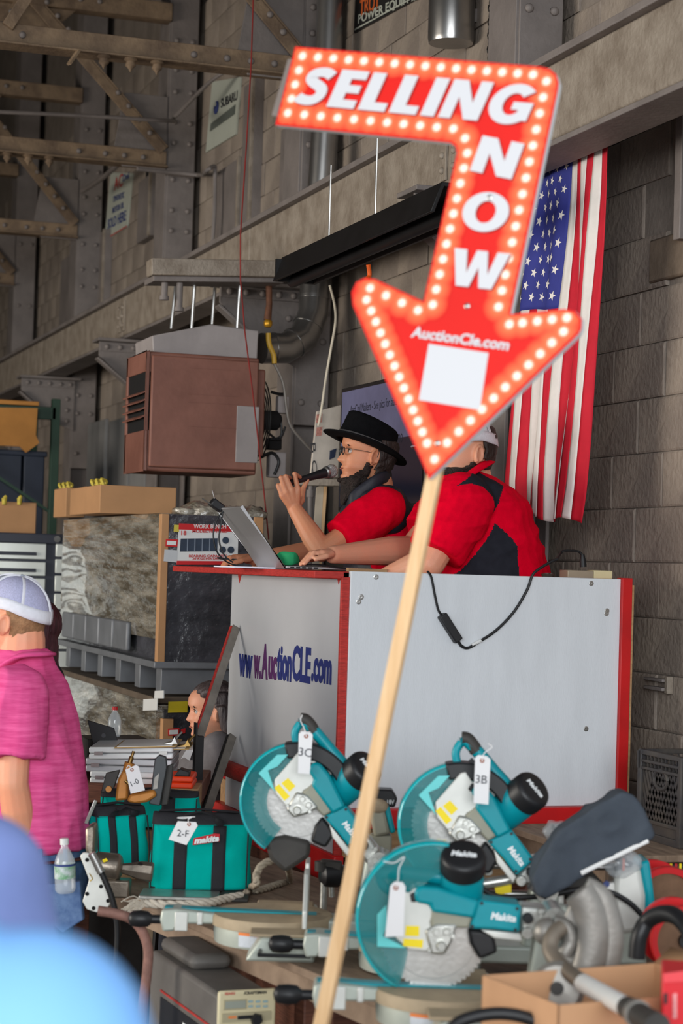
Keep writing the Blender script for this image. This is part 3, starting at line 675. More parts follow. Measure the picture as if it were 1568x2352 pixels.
# chain beside the grey box, top right
# --- pallet loads
box_k = mat('cardboard', G((176, 132, 92)), .8, 0, .08, 3, .05, 30)
box_d = mat('cardboard_dark', G((150, 108, 70)), .8, 0, .1, 3)
wrap_dark = mat('black_carton', G((42, 42, 46)), .4, 0, .2, 5)
film = mat('stretch_wrap', G((100, 91, 76)), .15, 0, .25, 9, .9, 16, col2=G((188, 181, 166)), stretch=(1, .26, 1.9), spec=.9, coat=.8, lo=.42, hi=.68, bdist=.03, detail=8)  # pale streaks in the base colour imitate highlights on the crinkled film
film_d = mat('stretch_wrap_over_black', G((46, 46, 50)), .25, 0, .3, 3, .8, 9, col2=G((70, 70, 76)), stretch=(2, 1, 2.4), spec=.7)
plast = mat('pallet_steel', G((112, 114, 118)), .5, .3, .15, 5)
NX, NY = 2.14, 8.80
def lump(a, b, seed, amp=.02, n=14):
    """box with slightly buckled wrapped faces"""
    mb = MB(); a = Vector(a); b = Vector(b)
    def face(o, u, v, nrm, nu, nv):
        def fn(s, t):
            p = o+u*s+v*t; e = min(1, 8*min(s, 1-s, t, 1-t)+.2)
            k = noise.noise(Vector((p.x*5, p.y*1.3, p.z*7))+Vector((seed, 0, 0)))*.6+noise.noise(Vector((p.x*6, p.y*1.6, p.z*24))+Vector((0, seed, 0)))*.5
            return p+nrm*(amp*k*e)
        mb.grid(fn, nu, nv)
    d = b-a; X_, Y_, Z_ = Vector((d.x, 0, 0)), Vector((0, d.y, 0)), Vector((0, 0, d.z))
    nu = lambda L: max(6, int(abs(L)/.035))
    face(a, Y_, Z_, Vector((-1, 0, 0)), nu(d.y), nu(d.z)); face(a, X_, Z_, Vector((0, -1, 0)), nu(d.x), nu(d.z))
    face(a+X_, Y_, Z_, Vector((1, 0, 0)), nu(d.y), nu(d.z)); face(a+Y_, X_, Z_, Vector((0, 1, 0)), nu(d.x), nu(d.z))
    face(a+Z_, X_, Y_, Vector((0, 0, 1)), nu(d.x), nu(d.y)); face(a, X_, Y_, Vector((0, 0, -1)), 2, 2)
    return mb
def zat(x, y, Y=NY, X=NX): return onY(x, y, Y).z
ztop, zbot = zat(378, 1180), zat(378, 1535)
pl = thing('wrapped_pallet_load', 'tall pallet of cartons in crumpled stretch wrap behind the stand', 'pallet', (NX, NY, zbot))
h = ztop-zbot
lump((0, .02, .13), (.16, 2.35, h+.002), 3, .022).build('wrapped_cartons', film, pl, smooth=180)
MB().b2((-.006, -.01, .02), (.03, .04, h)).build('corner_board', box_k, pl, bevel=.003)
MB().b2((.43, -.012, .02), (.475, .04, h)).build('corner_board', box_k, pl, bevel=.003)
lump((.03, 0, .02), (.46, 2.3, h), 9, .012).build('wrapped_black_carton', film_d, pl, smooth=180)
def pf(x, y, dy=-.016): return onY(x, y, NY+dy)-Vector((NX, NY, zbot))
def plabel(nm, q, m_, dy=-.02, parent=None):
    P = [pf(x, y, dy) for x, y in q]
    return MB().prism([(p.x, p.z) for p in P], P[0].y, P[0].y+.003).build(nm, m_, parent or pl)
lw = mat('label_white', G((214, 214, 212)), .4, 0, .03); lred = mat('label_red', G((190, 32, 36)), .4, 0, .03); lblk = mat('label_photo', G((46, 58, 74)), .4, 0, .2, 12)
lb_ = plabel('carton_label', ((411, 1202), (548, 1208), (545, 1296), (405, 1297)), lw)
plabel('label_band', ((411, 1202), (548, 1208), (547, 1222), (410, 1216)), lred, -.022, lb_)
plabel('label_band', ((406, 1288), (545, 1289), (545, 1297), (405, 1297)), lred, -.022, lb_)
plabel('label_photo', ((415, 1237), (500, 1236), (499, 1266), (413, 1267)), lblk, -.022, lb_)
for k in range(4): plabel('label_photo_post', ((430+17*k, 1237), (432+17*k, 1237), (431+17*k, 1266), (429+17*k, 1266)), mat('label_photo_light', G((120, 130, 144)), .4, 0, 0), -.024, lb_)
for x, y in ((518, 1241), (511, 1263), (530, 1263)):
    p = pf(x, y, -.023); MB().lathe([(.016, 0), (.016, .002), (1e-6, .002)], p, (0, -1, 0), 16).build('label_dot', lblk, lb_)
def ltext(s, x, y, w_, h_, m_):
    p = pf(x, y, -.0245); text('lettering', s, m_, lb_, p, (1, 0, .03), (0, 0, 1), w_/FPX*9.2, h_/FPX*9.2, offset=.002)
ltext('WORK BENCH', 482, 1209, 76, 10, lw); ltext('MODEL:10FT-18D', 482, 1220, 82, 7, lred); ltext('18', 422, 1224, 12, 10, lred)
ltext('BEARING CAPACITY:', 478, 1277, 90, 6, lred); ltext('20 KGS PER DRAWER', 484, 1283, 86, 5, lred)
plabel('small_label', ((381, 1238), (409, 1239), (407, 1256), (380, 1255)), lred, -.021); plabel('small_label', ((384, 1242), (405, 1243), (404, 1252), (383, 1251)), lw, -.023)
plabel('address_label', ((378, 1262), (408, 1264), (406, 1292), (376, 1289)), mat('label_grey', G((186, 188, 190)), .4, 0, .05), -.021)
plabel('yellow_label', ((400, 1205), (412, 1206), (411, 1222), (399, 1221)), mat('label_yellow_dim', G((196, 180, 70)), .4, 0, .05), -.021)
for x, y, r in ((470, 1172, .07), (530, 1160, .06), (575, 1150, .055), (430, 1178, .05)):
    p = pf(x, y, .25); me = MB().ball((p.x, .25, h+.015), (r*1.5, r*1.6, r*.7), 22, 14).mesh('loose_film')
    nr_ = [v.normal.copy() for v in me.vertices]
    for v, n_ in zip(me.vertices, nr_): v.co += n_*(.02*noise.noise(v.co*22)+.01*noise.noise(v.co*50))
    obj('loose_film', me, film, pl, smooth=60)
# steel pallet under it
for k in range(6):
    MB().b2((.03, .05+.43*k, -.12), (.46, .15+.43*k, .0)).build('pallet_foot', plast, pl, bevel=.004)
MB().b2((-.02, -.02, .0), (.5, 2.4, .03)).build('pallet_deck', plast, pl, bevel=.004)
MB().b2((-.02, .0, -.16), (.5, 2.4, -.13)).build('pallet_skid', mat('skid_wood', G((90, 78, 66)), .8, 0, .2), pl, bevel=.004)
for k in range(5):
    MB().b2((-.025, .55+.33*k, .05), (.0, .85+.33*k, .19)).build('metal_part', plast, pl, bevel=.01)
# lower load
zb2 = zbot-.165
p2 = thing('wrapped_lower_load', 'low wrapped pallet load with black cartons at floor level', 'pallet', (NX, NY, 0))
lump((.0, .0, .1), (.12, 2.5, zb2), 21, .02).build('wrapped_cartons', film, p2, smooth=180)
lump((.03, -.03, .1), (.46, 2.3, zb2-.02), 31, .01).build('wrapped_black_carton', film_d, p2, smooth=180)
MB().b2((.02, -.05, .12), (.07, .0, zb2-.06)).build('corner_board', box_k, p2, bevel=.003)
def pg(x, y): return (onY(x, y, NY-.06) if x > 384 else onX(x, y, NX-.03))-Vector((NX, NY, 0))
for q, m_ in ((((387, 1612), (431, 1611), (430, 1636), (386, 1637)), mat('label_yellow', G((214, 190, 30)), .5, 0, .05)), (((330, 1606), (362, 1604), (361, 1631), (329, 1632)), lw), (((356, 1587), (376, 1586), (376, 1604), (355, 1604)), lw), (((386, 1674), (412, 1672), (411, 1690), (386, 1690)), lred), (((389, 1677), (408, 1676), (408, 1686), (389, 1687)), lw), (((416, 1675), (426, 1673), (425, 1684), (415, 1685)), lred)):
    P = [pg(*k) for k in q]
    if m_ is lw and q[0][0] > 384: P = [p-Vector((0, .004, 0)) for p in P]
    if q[0][0] > 384: MB().prism([(p.x, p.z) for p in P], P[0].y, P[0].y+.004).build('label', m_, p2)
    else: MB().prism([(p.y, p.z) for p in P], P[0].x-.002, P[0].x+.002, ax='yz').build('label', m_, p2)
MB().b2((.02, .02, .0), (.46, 2.3, .1)).build('pallet', mat('skid_wood2', G((98, 84, 68)), .8, 0, .2), p2, bevel=.004)
# cartons on top of the load
clip_y = mat('yellow_clip', G((196, 176, 70)), .6, 0, .3, 40)
def carton(nm, lab, q, Y, dep, zb, m_=box_k, clips=3, cs=0):
    """front outline from picture corners: left x, right x, top y; stands at height zb"""
    a, b = onY(q[0], q[2], Y), onY(q[1], q[3], Y); t = thing(nm, lab, 'box', (a.x, Y, zb))
    hh = a.z-zb; MB().b2((0, 0, 0), (b.x-a.x, dep, hh)).build('carton', m_, t, bevel=.004)
    MB().b2((-.001, dep*.45, hh-.001), (b.x-a.x+.001, dep*.55, hh+.001)).build('tape', box_d, t)
    for k in range(clips):
        MB().tube(spline([Vector((cs+.01, .06+.12*k, hh)), Vector((cs-.0, .07+.12*k, hh+.03)), Vector((cs+.03, .09+.12*k, hh+.02)), Vector((cs+.02, .1+.12*k, hh))]), .008, 6).build('staple_clip', clip_y, t)
    return t
carton('long_carton', 'long brown cardboard carton lying on the wrapped load', (230, 406, 1113, 1108), 9.6, .75, ztop+.012, clips=3, cs=.02)
carton('small_carton', 'small brown carton at the far end of the wrapped load', (152, 196, 1120, 1118), 10.75, .35, ztop+.012, clips=3, cs=.02)
# --- tool chest
ch_y = 11.9
a, b = onY(-60, 1216, ch_y), onY(150, 1232, ch_y)
tcst = thing('tool_chest', 'large white and black rolling tool chest with many drawers', 'tool chest', (a.x, ch_y, 0))
fr_b = mat('chest_frame', G((54, 56, 66)), .45, 0, .1); dr_w = mat('chest_drawer', G((222, 226, 220)), .3, .15, .05, 3)
W_ = 1.3; Ht = (a.z+b.z)/2
MB().b2((0, .02, .1), (W_, .6, Ht-.05)).build('body', fr_b, tcst, bevel=.006)
MB().b2((-.02, -.02, Ht-.06), (W_+.02, .62, Ht)).build('top_tray', fr_b, tcst, bevel=.008)
xm = onY(116, 1300, ch_y).x-a.x
zs_ = [onY(60, y, ch_y).z for y in (1245, 1287, 1325, 1367, 1408, 1450, 1500, 1560, 1640)]
def drawer(x0, x1, z0, z1):
    d = MB().b2((x0, -.005, z1+.008), (x1, .02, z0-.008)).build('drawer', dr_w, tcst, bevel=.004)
    MB().b2((x0+.06, -.02, z1+.03), (x1-.06, -.004, z1+.05)).build('drawer_pull', fr_b, d, bevel=.003)
for k in range(len(zs_)-1):
    drawer(.05, xm-.03, zs_[k], zs_[k+1]); drawer(xm+.03, W_-.05, zs_[k]+.02, zs_[k+1]+.02)
MB().lathe([(.02, 0), (.02, .01), (1e-6, .01)], (xm+.03, -.022, Ht-.03), (0, -1, 0), 14).build('lock', steel, tcst)
for x in (.1, W_-.1):
    MB().lathe([(.05, -.02), (.05, .02)], (x, .1, .05), (1, 0, 0), 16).build('caster', black_m, tcst)
carton('flat_carton', 'brown carton standing on top of the tool chest', (-40, 84, 1150, 1154), ch_y+.1, .4, Ht, clips=0)
for x in (10, 45):
    p = onY(x, 1146, ch_y+.08)
    tag(MB().tube([p-Vector((0, 0, .035)), p, p+Vector((.01, 0, .02))], [.012, .016, .008], 8).build('carton_clip', clip_y), 'small yellow clip on the carton, %s of two' % ('farther' if x == 10 else 'nearer'), 'clip')
# --- pallet rack behind
rk = thing('storage_rack', 'dark green pallet rack at the far wall holding boxes', 'rack', (0, 14.2, 0))
grn = mat('rack_green', G((38, 62, 48)), .5, 0, .1); 
for x in (-60, 126):
    p = onY(x, 1050, 14.2)
    for dy in (0, .9): MB().b2((p.x-.03, dy, 0), (p.x+.03, dy+.06, 2.9)).build('post', grn, rk, bevel=.004)
a, b = onY(-60, 1050, 14.2), onY(126, 1050, 14.2)
for z in (onY(0, 1232, 14.2).z, onY(0, 935, 14.2).z+.02, .3):
    MB().b2((a.x, 0, z-.09), (b.x, .05, z)).build('beam', grn, rk, bevel=.004); MB().b2((a.x, .05, z-.02), (b.x, .95, z)).build('shelf_deck', mat('rack_deck', G((52, 48, 44)), .8, 0, .1), rk)
MB().bar((a.x, .02, onY(0, 1060, 14.2).z), (b.x, .02, onY(126, 1180, 14.2).z), .03, .02).build('brace', grn, rk)
zs1 = onY(0, 1232, 14.2).z
for k, (x0, x1, y0) in enumerate(((-40, 52, 1030), (56, 104, 1035))):
    p, q = onY(x0, y0, 14.3), onY(x1, y0, 14.3)
    t = thing('storage_bin', 'dark navy plastic bin on the far rack, %s' % ('wider one' if k == 0 else 'narrow one beside the post'), 'bin', (p.x, 14.3, zs1))
    MB().b2((0, 0, 0), (q.x-p.x, .6, p.z-zs1)).build('body', mat('navy_bin', G((36, 42, 56)), .5, 0, .1), t, bevel=.01)
    MB().b2((-.015, -.015, p.z-zs1-.04), (q.x-p.x+.015, .615, p.z-zs1)).build('rim', mat('navy_bin', G((36, 42, 56))), t, bevel=.008)
zs2 = onY(0, 935, 14.2).z+.02
p, q = onY(-40, 936, 14.25), onY(84, 940, 14.25); zl = onY(40, 1030, 14.25).z
t = thing('torn_carton', 'orange brown torn carton hanging over the rack shelf edge', 'box', (p.x, 14.25, 0))
P = [onY(x, y, 14.15) for x, y in ((-40, 936), (84, 938), (80, 1000), (88, 1018), (58, 1040), (44, 1026), (-40, 1022))]
MB().prism([(k.x-p.x, k.z) for k in P], -.14, -.11).build('torn_flap', mat('carton_orange', G((172, 118, 58)), .8, 0, .15, 3), t)
MB().b2((0, -.1, zs2), (q.x-p.x, .5, zs2+.03)).build('carton', mat('carton_orange', G((172, 118, 58))), t, bevel=.004)
# wall panels behind the loads
for x0, x1, y0, y1 in ((196, 236, 975, 1130), (244, 290, 970, 1140), (296, 330, 960, 1150)):
    a, b = onX(x0, y0, 3.2), onX(x1, y1, 3.2)
    t = thing('trim_2', None, None, (3.2, b.y, 0)); struct(t, 'grey sheet panel on the far wall')
    MB().b2((0, 0, .3), (.03, a.y-b.y-.1, a.z)).build('sheet', grey_panel, t, bevel=.004)
t = thing('door_1', None, None, (0, 11.3, 0)); struct(t, 'grey steel door panel behind the raised hand')
a, b = onY(662, 900, 11.3), onY(735, 1300, 11.3)
MB().b2((a.x, 0, 0), (b.x+.35, .04, a.z+.1)).build('door_leaf', grey_panel, t, bevel=.004)
MB().b2((a.x+.02, -.01, .3), (a.x+.06, 0, a.z)).build('door_trim', paint_l, t)
# ================================================================ tables and saws
dusty = mat('dusty_table_wood', G((150, 128, 108)), .75, 0, .2, 6, .15, 30, col2=G((114, 94, 78)), stretch=(6, 1, 1))
TZ = .73
TB = Fr(onZ(1000, 2352, TZ), radians(9.43), 0)
def table(nm, lab, x0, x1, y0, y1, legs, z=TZ, m_=dusty, F_=TB, th=.022):
    o = F_.m.copy(); o.translation.z = 0
    t = thing(nm, lab, 'table', o)
    MB().b2((x0, y0, z-th), (x1, y1, z)).build('table_top', m_, t, bevel=.003)
    MB().b2((x0+.04, y0+.05, z-th-.07), (x0+.07, y1-.05, z-th)).build('apron', m_, t)
    MB().b2((x1-.07, y0+.05, z-th-.07), (x1-.04, y1-.05, z-th)).build('apron', m_, t)
    for x, y in legs: MB().b2((x-.03, y-.03, 0), (x+.03, y+.03, z-th)).build('leg', brown, t, bevel=.004)
    return t
table('work_table', 'long dusty brown work table carrying the saws', 0, .72, -1.2, 2.6, [(.1, -1.1), (.62, -1.1), (.15, .9), (.1, 2.5), (.62, 2.5)])
table('back_table', 'second dusty table set against the wall side of the saws', .73, 1.44, -1.2, 1.12, [(.82, -1.1), (1.36, -1.1), (.82, 1.02), (1.36, 1.02)])
WA = Fr((0, 0, 0), 0, 0)
table('side_shelf', 'raised shelf beside the stand holding the milk crate', 2.70, 3.36, 5.42, 6.17, [(2.78, 5.5), (3.28, 5.5), (2.78, 6.1), (3.28, 6.1)], .905, dusty, WA)
# --- saws
teal = mat('teal_plastic', G((0, 140, 152)), .38, 0, .06, 8)
teal_l = mat('cyan_plastic', G((104, 206, 206)), .35, 0, .05)
guard_m = mat('teal_clear_guard', G((0, 140, 144)), .08, 0, .05, 3, alpha=.38, spec=.8, coat=.5)
rim_m = mat('teal_guard_rim', G((0, 184, 194)), .1, 0, .05, 3, alpha=.72, spec=.8, coat=.5)
alu = mat('cast_aluminium', G((190, 190, 184)), .35, .75, .12, 18, .1, 60)
alu_w = mat('silver_paint', G((206, 206, 200)), .4, .25, .06, 10)
greyb = mat('grey_beige_plastic', G((146, 144, 128)), .5, 0, .06)
blk = mat('black_plastic', G((30, 30, 32)), .42, 0, .15, 10)
blkd = mat('dusty_black', G((56, 53, 50)), .6, 0, .2, 8)
blade_m = mat('saw_blade_steel', G((204, 202, 198)), .28, .5, .06, 30, .05, 90)
yel = mat('yellow_sticker', G((240, 214, 20)), .45, 0, .03)
tagp = mat('paper_tag', G((226, 224, 224)), .7, 0, .02)
ink = mat('pen_ink', G((60, 60, 66)), .7, 0, 0)
lwh = mat('white_print', G((236, 238, 238)), .5, 0, 0)
dustt = mat('dusty_plate', G((166, 148, 122)), .7, 0, .15, 9, .1, 40)
paleg = mat('pale_green_casting', G((176, 182, 172)), .45, .3, .08, 10)
K3 = 4.5/4573
def H(x, y): return ((x-996)*K3, (2146-y)*K3)
def HV(x, y, t=0.0): a, b = H(x, y); return Vector((a, t, b))
def arc(c, r, a0, a1, n): return [(c[0]+r*cos(a0+(a1-a0)*k/n), c[1]+r*sin(a0+(a1-a0)*k/n)) for k in range(n+1)]
def saw_head(root, theta, open_=False):
    made = []
    def B(mb, nm, m_, parent=None, **k):
        o = mb.build(nm, m_, parent or root, **k)
        if parent is None: made.append(o)
        return o
    R = .123
    pts = []
    for k in range(60):
        a = 2*pi*k/60; pts += [(R*cos(a), R*sin(a)), ((R-.002)*cos(a+.05), (R-.002)*sin(a+.05)), ((R-.007)*cos(a+.055), (R-.007)*sin(a+.055))]
    bl_ = B(MB().prism(pts, -.001, .001), 'saw_blade', blade_m, smooth=0)
    B(MB().lathe([(.098, -.0), (.0985, .0006), (.0995, 0)], (0, -.001, 0), (0, -1, 0), 48, cap=False), 'blade_ring', mat('blade_mark', G((216, 214, 210)), .4, .6, 0), bl_)
    gc = H(992, 2108); gr = .168
    a0, a1 = (radians(78), radians(243))
    o_ = arc(gc, gr, a0, a1, 34)
    inn = [H(*q) for q in ((925, 2238), (936, 2185), (930, 2150), (925, 2110), (940, 2060), (975, 2020), (1010, 1995))]
    if theta:
        a0, a1 = radians(95), radians(282); o_ = arc((0, 0), .152, a0, a1, 40); inn = arc((0, 0), .083, radians(285), radians(120), 18)
        gc = (0, 0); gr = .152
    for t in (-.034, .03): B(MB().prism(o_+inn, t-.0015, t+.0015), 'guard_side', guard_m, smooth=30)
    rim = MB(); n = len(o_)
    def rimp(r0): return [(gc[0]+(x-gc[0])*r0, gc[1]+(z-gc[1])*r0) for x, z in o_]
    r1, r2 = rimp(1.0), rimp(1.035)
    vs = []
    for (x, z), (x2, z2) in zip(r1, r2): vs += [(x, -.036, z), (x2, -.024, z2), (x2, .02, z2), (x, .032, z)]
    B(MB().add(vs, [(4*i+j, 4*i+j+1, 4*i+5+j, 4*i+4+j) for i in range(n-1) for j in range(3)]), 'guard_rim', rim_m, smooth=60, solid=.002)
    if theta:
        up = arc((0, 0), .160, radians(62), radians(150), 22); lo = arc((0, 0), .118, radians(150), radians(62), 22)
        B(MB().prism(up+lo, -.042, .034), 'upper_blade_case', blk, bevel=.005)
        B(MB().box((.16*cos(2.2), -.004, .163*sin(2.2)), (.012, .02, .016)), 'case_stop', blk)
        tr = [H(*q) for q in ((1060, 2190), (1120, 2150), (1150, 2180), (1135, 2260), (1080, 2265), (1030, 2240))]
        B(MB().prism([(a-.02, b-.045) for a, b in tr], -.03, .03), 'dust_nozzle', blkd, bevel=.012)
    pl_ = [H(*q) for q in ((898, 2052), (905, 2040), (935, 2046), (948, 2034), (968, 2040), (1000, 2062), (985, 2110), (1000, 2178), (938, 2174), (908, 2150))]
    B(MB().prism(pl_, -.045, -.037), 'blade_case_plate', alu_w, bevel=.003)
    B(MB().prism([H(*q) for q in ((864, 2098), (884, 2076), (888, 2120), (878, 2146), (934, 2172), (866, 2170))], -.042, -.036), 'cyan_deflector', teal_l, bevel=.001)
    for q in (((930, 2120), (960, 2120), (960, 2143), (928, 2143)), ((925, 2149), (970, 2151), (968, 2169), (924, 2166))):
        B(MB().prism([H(*k) for k in q], -.0462, -.0448), 'warning_sticker', yel, smooth=0)
    # gearbox castings
    g = B(MB().prism([H(*q) for q in ((972, 2128), (1000, 2112), (1046, 2112), (1036, 2150), (1020, 2182), (988, 2182))], -.055, -.03), 'gear_case', alu, bevel=.006)
    for x, y, r, h in ((1010, 2160, 11, .075), (998, 2130, 8, .064), (1022, 2128, 9, .066), (1036, 2138, 6, .062), (984, 2172, 5, .06)):
        p = HV(x, y); B(MB().lathe([(r*K3, 0), (r*K3, h-.004), (r*K3*.8, h), (1e-6, h)], p, (0, -1, 0), 16), 'boss', alu, g)
    B(MB().prism([H(*q) for q in ((986, 2078), (1080, 2092), (1073, 2122), (985, 2120))], -.05, .05), 'gear_housing', greyb, bevel=.006)
    B(MB().prism([H(*q) for q in ((945, 2040), (960, 2028), (1000, 2030), (1094, 2058), (1084, 2098), (986, 2086), (982, 2070), (950, 2066))], -.058, .06), 'main_housing', teal, bevel=.008)
    B(MB().prism([H(*q) for q in ((936, 2048), (948, 2042), (952, 2066), (940, 2066))], -.05, .05), 'front_lamp', blk, bevel=.003)
    ax_ = Vector((0, -sin(radians(36)), cos(radians(36)))); c0 = HV(1056, 2056 - (14 if theta else 0), .02)
    B(MB().lathe([(.047, -.04), (.05, .0), (.05, .075), (.047, .08)], c0, ax_, 28), 'motor_housing', teal, smooth=50)
    cap = B(MB().lathe([(.047, .078), (.052, .08), (.052, .114), (.048, .123), (.04, .126), (1e-6, .124)], c0, ax_, 28), 'motor_cap', blk, smooth=50)
    xd = Vector((1, 0, -.05)); text('lettering', 'Makita', lwh, cap, c0+ax_*.1265, xd, ax_.cross(xd)*-1 if ax_.cross(xd).z < 0 else ax_.cross(xd), .058, .016, shear=.25, offset=.003)
    for q in range(5):
        B(MB().box(c0+ax_*.1235+ax_.cross(xd).normalized()*(-.02+.01*q), (.05, .002, .002)), 'cap_slot', blkd, cap)
    # loop handle
    dh = -24 if theta else 0; dl = -22 if theta else 0
    hp = [HV(*q) for q in ((1050, 2030+dh/2), (1020, 2016+dh), (960, 2010+dh), (900+dl, 2006+dh), (876+dl, 2010+dh), (868+dl, 2022+dh))]
    rr = [(.02, .026), (.019, .022), (.0165, .019), (.0165, .019), (.016, .018), (.01, .012)]
    B(MB().tube(spline(hp, 5), [tuple(lerp(Vector(rr[min(i//5, 4)]), Vector(rr[min(i//5+1, 5)]), (i % 5)/5)) for i in range(26)], 14, flat=(0, 0, 1)), 'handle', teal, smooth=60)
    B(MB().tube(spline([HV(*q) for q in ((868+dl, 2020+dh), (880+dl, 2042+dh*.6), (905, 2052), (945, 2056))], 5), .011, 10), 'trigger_guard', teal, smooth=60)
    B(MB().tube(spline([HV(*q) for q in ((862+dl, 2012+dh), (872+dl, 2004+dh), (892+dl, 2004+dh), (912+dl, 2008+dh))], 4), [(.012, .014)]*13 if theta == 0 else [(.0175, .02)]*13, 12, flat=(0, 0, 1)), 'grip', teal if theta == 0 else blkd, smooth=60)
    B(MB().prism([H(*q) for q in ((900, 2030), (940, 2034), (936, 2046), (904, 2040))], -.008, .008), 'trigger', blk, bevel=.003)
    # arm with brand lettering
    am = B(MB().prism([H(*q) for q in ((1073, 2122), (1092, 2056), (1190, 2066), (1188, 2128), (1130, 2122))], -.05, .045), 'arm_cover', teal, bevel=.006)
    text('lettering', 'Makita', lwh, am, HV(1150, 2093, -.0508), (1, 0, -.09), (0, 0, 1), 58*K3, 17*K3, shear=.25, offset=.003)
    for q in ((1080, 2116), (1181, 2073), (1178, 2121), (1100, 2063)): B(MB().lathe([(.004, 0), (.004, .002), (1e-6, .002)], HV(*q, -.05), (0, -1, 0), 10), 'screw', blk, am)
    B(MB().prism([H(*q) for q in ((1100, 2124), (1190, 2130), (1196, 2148), (1130, 2142))], -.048, .04), 'arm_flange', alu_w, bevel=.003)
    B(MB().prism([H(*q) for q in ((1072, 2126), (1130, 2132), (1142, 2178), (1100, 2196), (1078, 2160))], -.03, .03), 'brush_holder', blk, bevel=.008)
    pv = B(MB().prism([H(*q) for q in ((1188, 2068), (1240, 2072), (1280, 2086), (1284, 2104), (1258, 2126), (1228, 2122), (1214, 2140), (1190, 2130))], -.04, .04), 'pivot_casting', alu, bevel=.008)
    for x, y, r, h in ((1206, 2094, 12, .058), (1258, 2100, 19, .056), (1258, 2100, 9, .064), (1234, 2078, 7, .054), (1206, 2128, 14, .052)):
        B(MB().lathe([(r*K3, 0), (r*K3, h-.003), (r*K3*.85, h), (1e-6, h)], HV(x, y), (0, -1, 0), 18), 'pivot_bolt', alu if r != 12 else blk, pv)
    return made
PIV = HV(1268, 2098)
def saw(lab, px, py, d, theta, bx, group='sliding compound saws on the table'):
    """px, py, d: where the blade centre is; theta: how far the head is swung up; bx: side shift of the base"""
    c = at(px, py, d); fr = Fr((c.x, c.y, TZ)); h = c.z-TZ
    root = thing('sliding_saw', lab, 'saw', fr.m, group)
    hd_ = saw_head(root, theta)
    rot = Matrix.Rotation(theta, 4, 'Y')
    for o in hd_: o.matrix_local = Matrix.Translation((0, 0, h)) @ rot
    pv = Vector((0, 0, h)) + rot.to_3x3() @ PIV
    # rear column down to the base
    MB().prism([(pv.x-.035, pv.z+.02), (pv.x+.03, pv.z+.03), (pv.x+.045, .05), (pv.x-.06, .05)], -.035, .035).build('rear_column', paleg, root, bevel=.01)
    MB().lathe([(.03, -.06), (.03, .06)], pv, (0, 1, 0), 18).build('pivot_pin', alu, root)
    MB().b2((bx-.05, -.06, .03), (pv.x+.08, .06, .075)).build('base_spine', paleg, root, bevel=.008)
    # turntable and front arm
    MB().lathe([(.155, .006), (.158, .03), (.158, .05), (.15, .052)], (bx, 0, 0), n=44).build('turntable_skirt', paleg, root, smooth=50)
    MB().lathe([(.165, .052), (.165, .074), (.16, .08), (1e-6, .08)], (bx, 0, 0), n=44).build('turntable', dustt, root, smooth=50)
    MB().prism([(bx-.15, .052), (bx-.25, .05), (bx-.262, .03), (bx-.292, .028), (bx-.3, .06), (bx-.296, .086), (bx-.26, .09), (bx-.15, .08)], -.045, .045).build('front_arm', paleg, root, bevel=.006)
    MB().b2((bx-.26, -.052, .032), (bx-.225, -.044, .084)).build('arm_rib', alu_w, root, bevel=.003)
    MB().b2((bx-.20, -.052, .05), (bx-.185, -.044, .084)).build('arm_rib', alu_w, root, bevel=.003)
    MB().prism([(bx-.29, .081), (bx+.12, .081), (bx+.12, .0825), (bx-.29, .0895)], -.02, .02).build('kerf_strip', teal, root)
    MB().tube([(bx-.295, -.01, .055), (bx-.33, -.01, .055)], .012, 10).build('knob_stem', blk, root)
    MB().lathe([(1e-6, -.004), (.014, .0), (.021, .008), (.023, .03), (.021, .05), (.012, .06), (.01, .07)], (bx-.385, -.01, .055), (1, 0, 0), 20).build('knob', blk, root, smooth=50)
    lab_ = MB().grid(lambda u, v: ((bx+.1595*sin(lerp(-.55, .15, u))), -.1595*cos(lerp(-.55, .15, u)), lerp(.012, .05, v)), 12, 1).build('scale_label', mat('scale_label', G((196, 200, 206)), .5, 0, .08, 60), root)
    MB().grid(lambda u, v: ((bx+.1605*sin(lerp(-.55, .15, u))), -.1605*cos(lerp(-.55, .15, u)), lerp(.042, .05, v)), 12, 1).build('orange_band', mat('orange_band', G((226, 130, 70)), .5, 0, .03), lab_)
    for s in (-1, 1):
        MB().prism([(bx-.06, .0), (bx+.12, .0), (bx+.12, .062), (bx-.02, .062)], s*.16, s*.27).build('side_wing', paleg, root, bevel=.008)
        MB().b2((bx-.05, s*.17, .062), (bx+.11, s*.265, .07)).build('wing_top', dustt, root, bevel=.004)
        if theta: MB().prism([(s*.03, .084), (s*.26, .084), (s*.26, .13), (s*.16, .21), (s*.05, .21)], bx+.085, bx+.097, ax='yz').build('fence', alu_w, root, bevel=.003)
    MB().tube(spline([Vector(v) for v in ((bx-.02, -.27, .03), (bx-.02, -.33, .03), (bx-.015, -.335, .03), (bx+.10, -.335, .03), (bx+.105, -.33, .03), (bx+.105, -.27, .03))], 4), .005, 8).build('extension_bar', blk, root)
    return root, fr, h
s3c = saw('raised sliding saw with paper tag reading 3C', 684, 1838, 5.4, radians(45), -.06)
s3b = saw('raised sliding saw with paper tag reading 3B', 1054, 1892, 5.1, radians(45), -.09)
s3a = saw('lowered sliding saw nearest the cardboard box', 996, 2146, 4.5, 0, .03)
